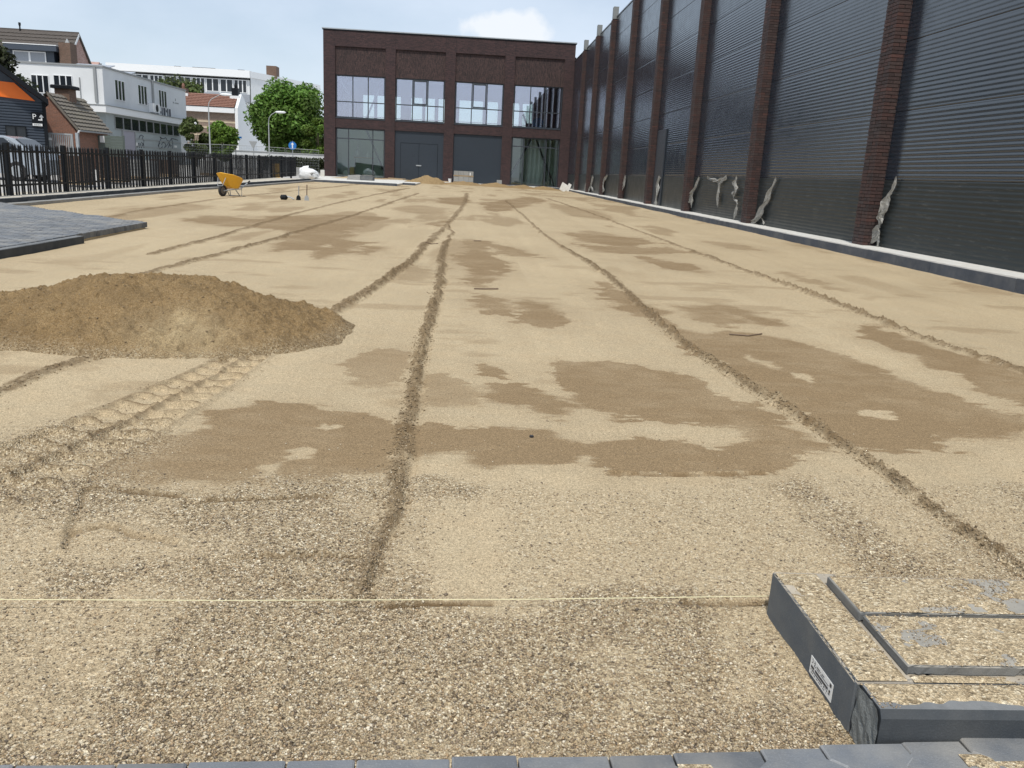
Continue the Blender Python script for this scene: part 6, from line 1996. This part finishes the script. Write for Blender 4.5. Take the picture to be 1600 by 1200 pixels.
# ---- house with a dormer behind the white one
Yd = 80.0
rl, rr2 = at(-60, 44, Yd), at(123, 52.5, Yd)
bk_ = at(151, 95, Yd + 4.2)
dh = thing('dormer_house', (rr2.x - 4, Yd, tz(rr2.x, Yd)), 'dark tiled house with a dormer and a weathered brick gable', 'house')
fr_z = at(100, 100, Yd - 3.5).z
b = MB(); b.ext([(Yd - 3.4, tz(rr2.x, Yd) - .3), (Yd - 3.4, fr_z - .6), (Yd, rr2.z - .06), (Yd + 2.6, rr2.z - 2.9), (Yd + 4.2, bk_.z - .1), (Yd + 4.2, tz(rr2.x, Yd) - .3)], 'x', rl.x, rr2.x - .1); b.build('gable_wall', M['old_brick'], dh)
tiled(dh, (rl.x, Yd, rr2.z), (rr2.x, Yd, rr2.z), (rr2.x, Yd - 3.6, fr_z - .8), (rl.x, Yd - 3.6, fr_z - .8), 'tile_dark', 12)
b = MB(); b.prism([(rr2.x + .02, Yd, rr2.z + .12), (rr2.x + .02, Yd + 2.6, rr2.z - 2.75), (rr2.x + .02, Yd + 4.4, bk_.z - .2), (rr2.x + .02, Yd + 4.2, bk_.z - .4), (rr2.x + .02, Yd + 2.5, rr2.z - 3.0), (rr2.x + .02, Yd, rr2.z - .12)], [(rl.x, Yd, rr2.z + .12), (rl.x, Yd + 2.6, rr2.z - 2.75), (rl.x, Yd + 4.4, bk_.z - .2), (rl.x, Yd + 4.2, bk_.z - .4), (rl.x, Yd + 2.5, rr2.z - 3.0), (rl.x, Yd, rr2.z - .12)]); b.build('rear_roof', M['tile_dark'], dh)
b = MB(); b.prism([(rr2.x + .03, Yd + .05, rr2.z + .02), (rr2.x + .03, Yd - 3.6, fr_z - .75), (rr2.x + .03, Yd - 3.6, fr_z - 1.0), (rr2.x + .03, Yd + .05, rr2.z - .25)], [(rr2.x - .08, Yd + .05, rr2.z + .02), (rr2.x - .08, Yd - 3.6, fr_z - .75), (rr2.x - .08, Yd - 3.6, fr_z - 1.0), (rr2.x - .08, Yd + .05, rr2.z - .25)]); b.build('verge_board', M['white_trim'], dh)
d0, d1 = at(8, 69, Yd - 3.4), at(88, 73, Yd - 3.4)
b = MB(); b.box(d0.x, d1.x - .3, Yd - 3.3, Yd - .6, d0.z - 3.2, d1.z - .42); b.build('dormer', M['rib_dark'], dh)
b = MB(); b.cbox(d0.x, d1.x + .15, Yd - 3.8, Yd - .3, d1.z - .417, d1.z + .02, .04); b.build('dormer_roof', M['rib_dark'], dh)
b = MB(); b.box(d0.x, d1.x + .17, Yd - 3.82, Yd - .3, d1.z + .022, d1.z + .08); b.build('dormer_trim', M['white_trim'], dh)
a, c = at(20, 78, Yd - 3.3), at(73, 98, Yd - 3.3)
win(dh, a.x, c.x, c.z - .4, d1.z - .47, Yd - 3.3, 2, w=.16, glass_mat='solar')
a, c = at(94.5, 67, Yd - 3.0), at(115, 100, Yd - 3.0)
b = MB(); b.box(a.x, c.x, Yd - 3.4, Yd - 2.2, c.z - 1.5, a.z); ch2 = b.build('chimney', M['brown_brick'], dh)
b = MB(); b.lathe([(.16, 0), (.2, .05), (.04, .38)], ((a.x + c.x) / 2, Yd - 2.8, a.z), 'z', 8); b.build('chimney_pot', M['zinc'], ch2)
a = at(32, 49, Yd); b = MB(); b.tube([(a.x, Yd - .05, rr2.z - .1), (a.x, Yd - .05, rr2.z + .38)], .07, 6); b.tube([(a.x, Yd - .05, rr2.z + .38), (a.x, Yd - .05, rr2.z + .62)], .11, 6); b.build('flue', M['black_steel'], dh)

# ---- white apartment block far behind
Ya = 125.0
al, ac_, ar = at(215, 119.5, Ya), at(390, 110.5, Ya), at(500, 134, Ya + 26)
ag = tz(ac_.x, Ya)
ap_ = thing('apartment_block', (ac_.x - 8, Ya, ag), 'long white apartment block with window bands far behind the trees', 'building')
b = MB(); b.box(al.x - 4, ac_.x - .2, Ya + .6, Ya + 14, ag, ac_.z - 1.2); b.build('wall', M['render_grey'], ap_)
b = MB(); b.box(al.x - 4.3, ac_.x, Ya, Ya + 14.5, ac_.z - .95, ac_.z + .02); b.build('roof_band', M['white_trim'], ap_)
we = at(500, 131, Ya * 1.125)
wing = [(ac_.x + .02, Ya + .3), (we.x, we.y), (we.x - 6, we.y + 6), (ac_.x + .02, Ya + 14)]
b = MB(); b.ext(wing, 'z', ag, ac_.z - .9); b.build('side_wing', M['white_paint'], ap_)
b = MB(); b.ext([(ac_.x + .02, Ya + .1), (we.x + .1, we.y - .2), (we.x - 6, we.y + 6.2), (ac_.x + .02, Ya + 14.2)], 'z', ac_.z - .897, ac_.z - .05); b.build('wing_roof_band', M['white_trim'], ap_)
for fl in range(3):
    zt2 = ac_.z - 1.25 - fl * 3.0
    for k in range(9):
        x0 = ac_.x - .4 - (k + 1) * 1.95
        win(ap_, x0, x0 + 1.75, zt2 - 1.75 - (.75 if k in (3, 4) else 0), zt2, Ya + .6, 2 if k % 3 else 3, w=.14, dep=.10)
    b = MB(); b.box(al.x - 4, ac_.x - .2, Ya + .45, Ya + .598, zt2 - 3.0, zt2 - 1.95); b.build('parapet_panel', M['solar'] if fl == 0 else M['white_trim'], ap_)
a = at(412, 110, Ya + 4); c = at(434, 104, Ya + 4)
b = MB(); b.box(at(418.5, 110, Ya + 6).x, at(434, 110, Ya + 6).x, Ya + 5, Ya + 7, ac_.z - .4, at(425, 104, Ya + 6).z); b.build('chimney', M['brown_brick'], ap_)
for px in (279, 320, 378):
    a = at(px, 110, Ya + 3); w_ = .45 if px != 320 else 1.6; b = MB(); b.box(a.x - w_, a.x + w_, Ya + 2.5, Ya + 3.5, ac_.z + .02, ac_.z + .32); b.build('roof_vent', M['black_steel'], ap_)

# ---- house with a red roof and a tall white gable
Yr = 90.0
e0, e1 = at(280, 166, Yr), at(367.5, 168.5, Yr)
apx = at(373, 149, Yr + 1.6); be = at(396, 206, Yr + 7.6)
rg2 = tz(e1.x, Yr)
rh = thing('red_roof_house', (e1.x - 3, Yr, rg2), 'tan brick house with a red brown roof and a tall white gable', 'house')
b = MB(); b.box(e0.x - 2, e1.x - .05, Yr + .1, Yr + 7.5, rg2, e1.z - .1); b.build('wall', M['tan_brick'], rh)
for k, (z, h) in enumerate(((1.55, .16), (2.15, .2), (2.9, .16))):
    b = MB(); b.box(e0.x - 2, e1.x - .06, Yr + .07, Yr + .098, e1.z - z, e1.z - z + h); b.build('brick_band', M['cream'], rh)
b = MB(); b.box(e0.x - 2, e1.x - .02, Yr - .3, Yr + .096, e1.z - .55, e1.z - .05); b.build('fascia', M['white_trim'], rh)
tiled(rh, (e0.x - 2, Yr + 1.6, apx.z), (e1.x, Yr + 1.6, apx.z), (e1.x, Yr - .35, e1.z), (e0.x - 2, Yr - .35, e1.z), 'tile_red', 8)
b = MB(); b.ext([(Yr - .2, rg2 - .2), (Yr - .2, e1.z - .03), (Yr + 1.5, apx.z + .1), (Yr + 2.1, apx.z - .1), (Yr + 7.6, be.z), (Yr + 7.6, rg2 - .2)], 'x', e1.x + .003, e1.x + .3); b.build('white_gable', M['white_trim'], rh)
b = MB(); b.prism([(e0.x - 2, Yr + 1.6, apx.z), (e1.x, Yr + 1.6, apx.z), (e1.x, Yr + 7.6, be.z + .1), (e0.x - 2, Yr + 7.6, be.z + .1)], [(e0.x - 2, Yr + 1.6, apx.z - .15), (e1.x, Yr + 1.6, apx.z - .15), (e1.x, Yr + 7.6, be.z - .05), (e0.x - 2, Yr + 7.6, be.z - .05)]); b.build('rear_roof', M['tile_red'], rh)
for px, w_ in ((368.5, .32), (287, .4)):
    a = at(px, 146, Yr + 1.6); b = MB(); b.box(a.x - w_, a.x + w_, Yr + 1.2, Yr + 2.0, apx.z - .4, at(px, 138, Yr + 1.6).z); c2 = b.build('chimney', M['black_steel' if px > 300 else 'brown_brick'], rh)
    b = MB(); b.box(a.x - w_ - .15, a.x + w_ + .2, Yr + 1.0, Yr + 1.19, apx.z - .45, apx.z - .1); b.build('flashing', M['white_trim'], c2)
    b = MB(); b.lathe([(.14, 0), (.16, .25), (.1, .5)], (a.x, Yr + 1.6, at(px, 138, Yr + 1.6).z), 'z', 8); b.build('chimney_pot', M['tile_red' if px < 300 else 'black_steel'], c2)
a = at(323, 149, Yr + 1.6); 

# ---- street furniture
LG = 'street lamps beyond the fence'


def street_lamp(px_b, py_t, px_h, py_h, y, r0, lb_):
    p = at(px_b, py_t, y); g0_ = tz(p.x, y); hd_ = at(px_h, py_h, y)
    L = thing('street_lamp', (p.x, y, g0_), lb_, 'street lamp', LG)
    b = MB(); b.tube([(p.x, y, g0_), (p.x, y, g0_ + 1.0), (p.x, y, p.z - .5)], [.075, .06, .038], 8); b.build('pole', M['lamp_grey'], L)
    b = MB(); b.tube([(p.x, y, p.z - .5), (p.x + .04, y, p.z - .15), (p.x + .22, y, p.z + .1), (hd_.x - .5, y, hd_.z - .02)], .028, 7); b.build('arm', M['lamp_grey'], L)
    b = MB(); b.lathe([(.02, -.5), (.08, -.38), (.10, -.1), (.08, .22), (.02, .33)], (hd_.x, y, hd_.z), 'x', 10); b.build('lamp_head', M['white_trim'], L)


street_lamp(325.3, 157, 355, 148, 62, .1, 'taller street lamp, in front of the red roofed house')
street_lamp(419.5, 181, 440, 175.5, 68, .1, 'shorter street lamp, in front of the big green tree')
ys2 = 66.0
p = at(457, 227.5, ys2); sgn_ = thing('round_sign', (p.x, ys2, tz(p.x, ys2)), 'round blue traffic sign on a thin pole under the big tree', 'traffic sign')
b = MB(); b.tube([(p.x, ys2 + .05, tz(p.x, ys2)), (p.x, ys2 + .05, p.z + .35)], .035, 6); b.build('pole', M['galv'], sgn_)
b = MB(); b.lathe([(.02, -.01), (.30, -.01), (.30, .01), (.02, .01)], (p.x, ys2, p.z), 'y', 20); dsk = b.build('disc', M['sign_blue'], sgn_)
b = MB(); b.box(p.x - .04, p.x + .04, ys2 - .02, ys2 - .012, p.z - .2, p.z + .12); b.ext([(p.x - .12, p.z + .08), (p.x + .12, p.z + .08), (p.x, p.z + .24)], 'y', ys2 - .022, ys2 - .0205); b.build('white_arrow', M['label'], dsk)
p = at(369.5, 215, 68.0); nm_ = thing('street_name_sign', (p.x, 68, tz(p.x, 68)), 'small blue street name plates beside the white gable', 'sign')
b = MB(); b.tube([(p.x - .1, 68.05, tz(p.x, 68)), (p.x - .1, 68.05, p.z + .12)], .03, 6); b.build('pole', M['galv'], nm_)
b = MB(); b.rbox((p.x - .12, 68, p.z - .02), (.42, .03, .20), (0, 0, .5)); b.build('plate', M['sign_blue'], nm_)
b = MB(); b.rbox((p.x + .22, 68, p.z + .02), (.40, .03, .14), (0, 0, -.3)); b.build('plate', M['sign_blue'], nm_)
p = at(395.5, 226.5, 66.0); yl = thing('triangular_sign', (p.x, 66, tz(p.x, 66)), 'grey back of a triangular road sign beside the white gable', 'traffic sign')
b = MB(); b.ext([(p.x - .32, p.z + .27), (p.x + .32, p.z + .27), (p.x, p.z - .30)], 'y', 66, 66.02); b.build('triangle', M['zinc'], yl)
b = MB(); b.tube([(p.x, 66.06, tz(p.x, 66)), (p.x, 66.06, p.z + .25)], .03, 6); b.build('pole', M['galv'], yl)

# temporary mesh fence panels
TG = 'temporary mesh fence panels'
ends = [(212, 222.5), (285, 224), (348, 226), (398, 228.5), (447, 231.5), (500, 235)]
names = ['behind the graffiti wall', 'below the two small trees', 'in front of the white gable', 'below the shorter street lamp', 'next to the brick building']
for (p0_, p1_, nm2) in zip(ends[:-1], ends[1:], names):
    y = 60.0
    a, c = at(*p0_, y), at(*p1_, y)
    if nm2.startswith('behind'): continue
    T = thing('mesh_fence_panel', (a.x, y, tz(a.x, y)), 'temporary galvanised mesh fence panel ' + nm2, 'fence panel', TG)
    g0_ = tz(a.x, y) + .1
    b = MB(); b.tube([(a.x, y, g0_), (a.x, y, a.z), (c.x - .08, y, c.z), (c.x - .08, y, g0_), (a.x, y, g0_)], .018, 6); b.build('frame', M['zinc'], T)
    b = MB(); nvw = int((c.x - a.x) / .11)
    for k in range(1, nvw): x = a.x + (c.x - a.x) * k / nvw; b.tube([(x, y, g0_), (x, y, a.z + (c.z - a.z) * k / nvw)], .003, 3, cap=False)
    for k in range(1, 9): z = g0_ + (a.z - g0_) * k / 9; b.tube([(a.x, y + .006, z), (c.x - .08, y + .006, z)], .003, 3, cap=False)
    o = b.build('wire_mesh', M['galv'], T); o['kind'] = 'stuff'

# pallets of bricks and other goods stored behind the fence
SGp = 'goods stored behind the black fence'
for (x, y, w, d, h, mt, lb_) in ((-12.6, 28.0, 0.8, 0.8, .85, 'crate_brown', 'brown brick pallet behind the fence, nearest the parked car'),
                                 (-12.9, 31.6, 0.9, 0.8, .80, 'crate_brown', 'brown brick pallet behind the fence, second from the car'),
                                 (-13.4, 35.6, 1.0, .9, .7, 'grey_block', 'grey block pallet behind the middle of the fence'),
                                 (-14.2, 40.6, 1.0, .9, .7, 'crate_brown', 'brown brick pallet behind the fence, in front of the graffiti'),
                                 (-13.8, 46.5, 1.0, .9, .7, 'grey_block', 'grey block pallet behind the fence near the street lamp')):
    g0_ = tz(x, y)
    T = thing('brick_pallet', (x, y, g0_), lb_, 'pallet', SGp)
    b = MB()
    for k in (-.45, -.05, .35): b.box(x - w / 2, x + w / 2, y + k * d, y + k * d + .1, g0_, g0_ + .1)
    b.box(x - w / 2, x + w / 2, y - d / 2, y + d / 2, g0_ + .103, g0_ + .125); b.build('pallet_base', M['wood'], T)
    nr = int(h / .13)
    for k in range(nr):
        for i in range(4):
            xx = x - w / 2 + i * w / 4
            b = MB(); b.box(xx + .012, xx + w / 4 - .012, y - d / 2 + .01 * (k % 2), y + d / 2 - .01 * (k % 2), g0_ + .128 + k * .13, g0_ + .25 + k * .13); b.build('brick_row', M[mt], T)
p = at(433.5, 262, 49.0)
b = MB(); b.box(p.x - .35, p.x + .05, 49.4, 49.45, tz(p.x, 49) - .02, p.z + .22); tag(b.build('board', M['yellow_board']), 'upright ochre board leaning behind the far end of the fence', 'board')
wl3 = thing('low_wall', (-18, 74, tz(-18, 74)), 'low grey rendered wall below the big tree', 'wall')
b = MB(); b.box(-24, -11.5, 74, 74.3, tz(-18, 74), tz(-18, 74) + 1.35); b.build('wall_body', M['render_grey'], wl3)
b = MB(); b.cbox(-24.05, -11.45, 73.95, 74.35, tz(-18, 74) + 1.353, tz(-18, 74) + 1.43, .02); b.build('wall_coping', M['zinc'], wl3)

# ================================================================== trees
def leaf_material(name, c):
    t = NT(name)
    r = t.ramp(t.attr('tint'), 0, 1, 0.5, 1.55)
    h = t.n('HueSaturation'); h.inputs['Color'].default_value = (*c, 1); t.l(r, h.inputs['Value'])
    hh = t.ramp(t.attr('tint'), 0, 1, 0.49, 0.515); t.l(hh, h.inputs['Hue'])
    t.l(h.outputs['Color'], t.b.inputs['Base Color'])
    t.b.inputs['Roughness'].default_value = 0.55
    t.b.inputs['Specular IOR Level'].default_value = 0.3
    tr2 = t.n('BsdfTranslucent'); t.l(h.outputs['Color'], tr2.inputs['Color'])
    mx = t.n('MixShader'); mx.inputs['Fac'].default_value = 0.28
    out = t.t.nodes['Material Output']
    t.l(t.b.outputs['BSDF'], mx.inputs[1]); t.l(tr2.outputs['BSDF'], mx.inputs[2]); t.l(mx.outputs['Shader'], out.inputs['Surface'])
    return t.m


M['leaf_mid'] = leaf_material('leaf_mid_green', (0.105, 0.18, 0.03))
M['leaf_light'] = leaf_material('leaf_fresh_green', (0.125, 0.20, 0.03))
M['leaf_olive'] = leaf_material('leaf_olive_green', (0.085, 0.11, 0.032))
M['leaf_dark'] = leaf_material('needle_dark_green', (0.05, 0.062, 0.025))


def tree(name, x, y, h, rad_, base, leaf, n, size, seed, label, clumps=26, squash=1.0, group=None, shape='round', blossom=0.0):
    """Tapered trunk with limbs that end in leaf clumps; every leaf is a small bent card in the crown's volume."""
    r = np.random.default_rng(seed)
    g0_ = tz(x, y)
    T = thing(name, (x, y, g0_), label, 'tree', group)
    cen = []
    hc = (h + base) / 2; rz_ = (h - base) / 2
    for k in range(clumps):
        while True:
            p = r.uniform(-1, 1, 3)
            if shape == 'cone':
                if math.hypot(p[0], p[1]) < (1 - p[2]) / 2 + .08: break
            elif np.linalg.norm(p) < 1 and np.linalg.norm(p) > .25: break
        if shape != 'cone': p = p / max(.6, np.linalg.norm(p)) * .80
        cen.append((p[0] * rad_ * .86, p[1] * rad_ * .86 * squash, hc + p[2] * rz_ * .84))
    cen = np.array(cen)
    cr = rad_ * (0.26 + 0.20 * r.random(clumps)) * (1.0 if shape != 'cone' else .75)
    b = MB()
    tr_h = base + (h - base) * .55
    bend = [(0, 0, -.1), (.05 * r.uniform(-1, 1), 0, base * .5), (.12 * r.uniform(-1, 1), .1, base), (.2 * r.uniform(-1, 1), 0, tr_h)]
    r0 = max(.06, h * .022)
    b.tube([(x + a, y + c, g0_ + d) for a, c, d in bend], [r0 * 1.3, r0, r0 * .8, r0 * .3], 8)
    for k in range(0, clumps, 2):
        c = cen[k]; z0_ = base * .75 + (c[2] - base * .75) * .35
        z0_ = min(max(z0_, base * .6), tr_h)
        b.tube([(x, y, g0_ + z0_), (x + c[0] * .5, y + c[1] * .5, g0_ + (z0_ + c[2]) / 2 + .1), (x + c[0], y + c[1], g0_ + c[2])], [r0 * .38, r0 * .22, r0 * .07], 5)
    b.build('trunk', M['trunk'], T)
    ki = r.integers(0, clumps, n)
    d = r.normal(size=(n, 3)); d /= np.linalg.norm(d, axis=1)[:, None]
    rr_ = cr[ki] * r.random(n) ** 0.42
    pos = cen[ki] + d * rr_[:, None] * np.array([1, squash, .78])
    if shape == 'cone': pos[:, 2] -= np.hypot(pos[:, 0], pos[:, 1]) * .25
    nrm = d * .6 + r.normal(size=(n, 3)) * .55 + np.array([0, 0, .55]); nrm /= np.linalg.norm(nrm, axis=1)[:, None]
    t1 = np.cross(nrm, r.normal(size=(n, 3))); t1 /= np.linalg.norm(t1, axis=1)[:, None]
    t2 = np.cross(nrm, t1)
    s = size * r.uniform(.6, 1.3, n)[:, None]
    P = np.stack([pos - t1 * s, pos + t2 * s * .55 + nrm * s * .12, pos + t1 * s, pos - t2 * s * .55 + nrm * s * .12], 1).reshape(-1, 3)
    F = np.arange(4 * n).reshape(n, 4)
    me = raw_mesh('crown', P, F)
    tint = np.clip(.5 + .22 * r.normal(size=clumps)[ki] + .16 * r.normal(size=n), 0, 1)
    fattr(me, 'tint', np.repeat(tint, 4))
    me.materials.append(M[leaf])
    o = bpy.data.objects.new('crown', me); col.objects.link(o); o.parent = T
    if blossom:
        b = MB()
        for k in range(int(blossom)):
            i = int(r.integers(0, n)); q = pos[i] + d[i] * .1
            b.rbox((x + q[0], y + q[1], g0_ + q[2]), (.13, .13, .09), (r.random(), r.random(), r.random()))
        b.build('blossom', M['white_trim'], T)
    return T


p = at(453, 165, 83); zt = at(440, 116, 83).z
tree('large_tree', p.x, 83, zt - tz(p.x, 83), 3.75, .6, 'leaf_mid', 30000, .19, 11, 'large dense green tree beside the brick building', 60)
p = at(497, 205, 76); zt = at(500, 176, 76).z
tree('small_tree', p.x, 76, zt - tz(p.x, 76), 1.5, .3, 'leaf_light', 7000, .13, 12, 'yellow green tree half hidden by the left end of the brick building', 16)
p = at(303, 205, 66); zt = at(305, 178, 66).z
tree('small_tree', p.x, 66, zt - tz(p.x, 66), 1.15, .2, 'leaf_olive', 9000, .13, 13, 'olive green small tree at the end of the grey garage', 26, blossom=14)
p = at(345, 208, 67); zt = at(340, 176.5, 67).z
tree('small_tree', p.x, 67, zt - tz(p.x, 67), 1.2, .2, 'leaf_light', 10000, .13, 14, 'bright green small tree behind the taller street lamp', 26, blossom=10)
p = at(272, 130, 108); zt = at(272, 114, 108).z
tree('distant_tree', p.x, 108, zt - tz(p.x, 108), 4.0, 3.5, 'leaf_olive', 7000, .24, 15, 'olive tree rising behind the white house', 20)
p = at(0, 90, 50); zt = at(-2, 5, 50).z
tree('conifer', p.x, 50, zt - tz(p.x, 50), 2.7, 1.0, 'leaf_dark', 14000, .13, 16, 'dark conifer at the left edge behind the workshop roof', 40, shape='cone')
p = at(10, 100, 49)
p = at(318, 235, 70); tree('small_tree', p.x - .3, 71, 2.1, 1.2, .2, 'leaf_mid', 2500, .12, 17, 'low dark shrub between the two small trees', 10)
p = at(470, 236, 80); 
# a clipped hedge behind the far end of the fence
hd2 = thing('hedge', (-13.8, 69, tz(-13.8, 69)), 'dark green hedge behind the white bag at the end of the fence', 'hedge')
nq = 5000
q = np.stack([rng.uniform(-2.6, 2.9, nq), rng.uniform(-.4, .4, nq), rng.uniform(0, 1, nq) ** .7 * (1.05 + .12 * np.sin(rng.uniform(0, 6, nq)))], 1)
nn_ = rng.normal(size=(nq, 3)); nn_ /= np.linalg.norm(nn_, axis=1)[:, None]
t1 = np.cross(nn_, rng.normal(size=(nq, 3))); t1 /= np.linalg.norm(t1, axis=1)[:, None]; t2 = np.cross(nn_, t1); s = .10
P = np.stack([q - t1 * s, q + t2 * s * .6, q + t1 * s, q - t2 * s * .6], 1).reshape(-1, 3)
me = raw_mesh('foliage', P, np.arange(4 * nq).reshape(nq, 4)); fattr(me, 'tint', np.repeat(rng.uniform(.1, .7, nq), 4)); me.materials.append(M['leaf_dark'])
o = bpy.data.objects.new('foliage', me); col.objects.link(o); o.parent = hd2
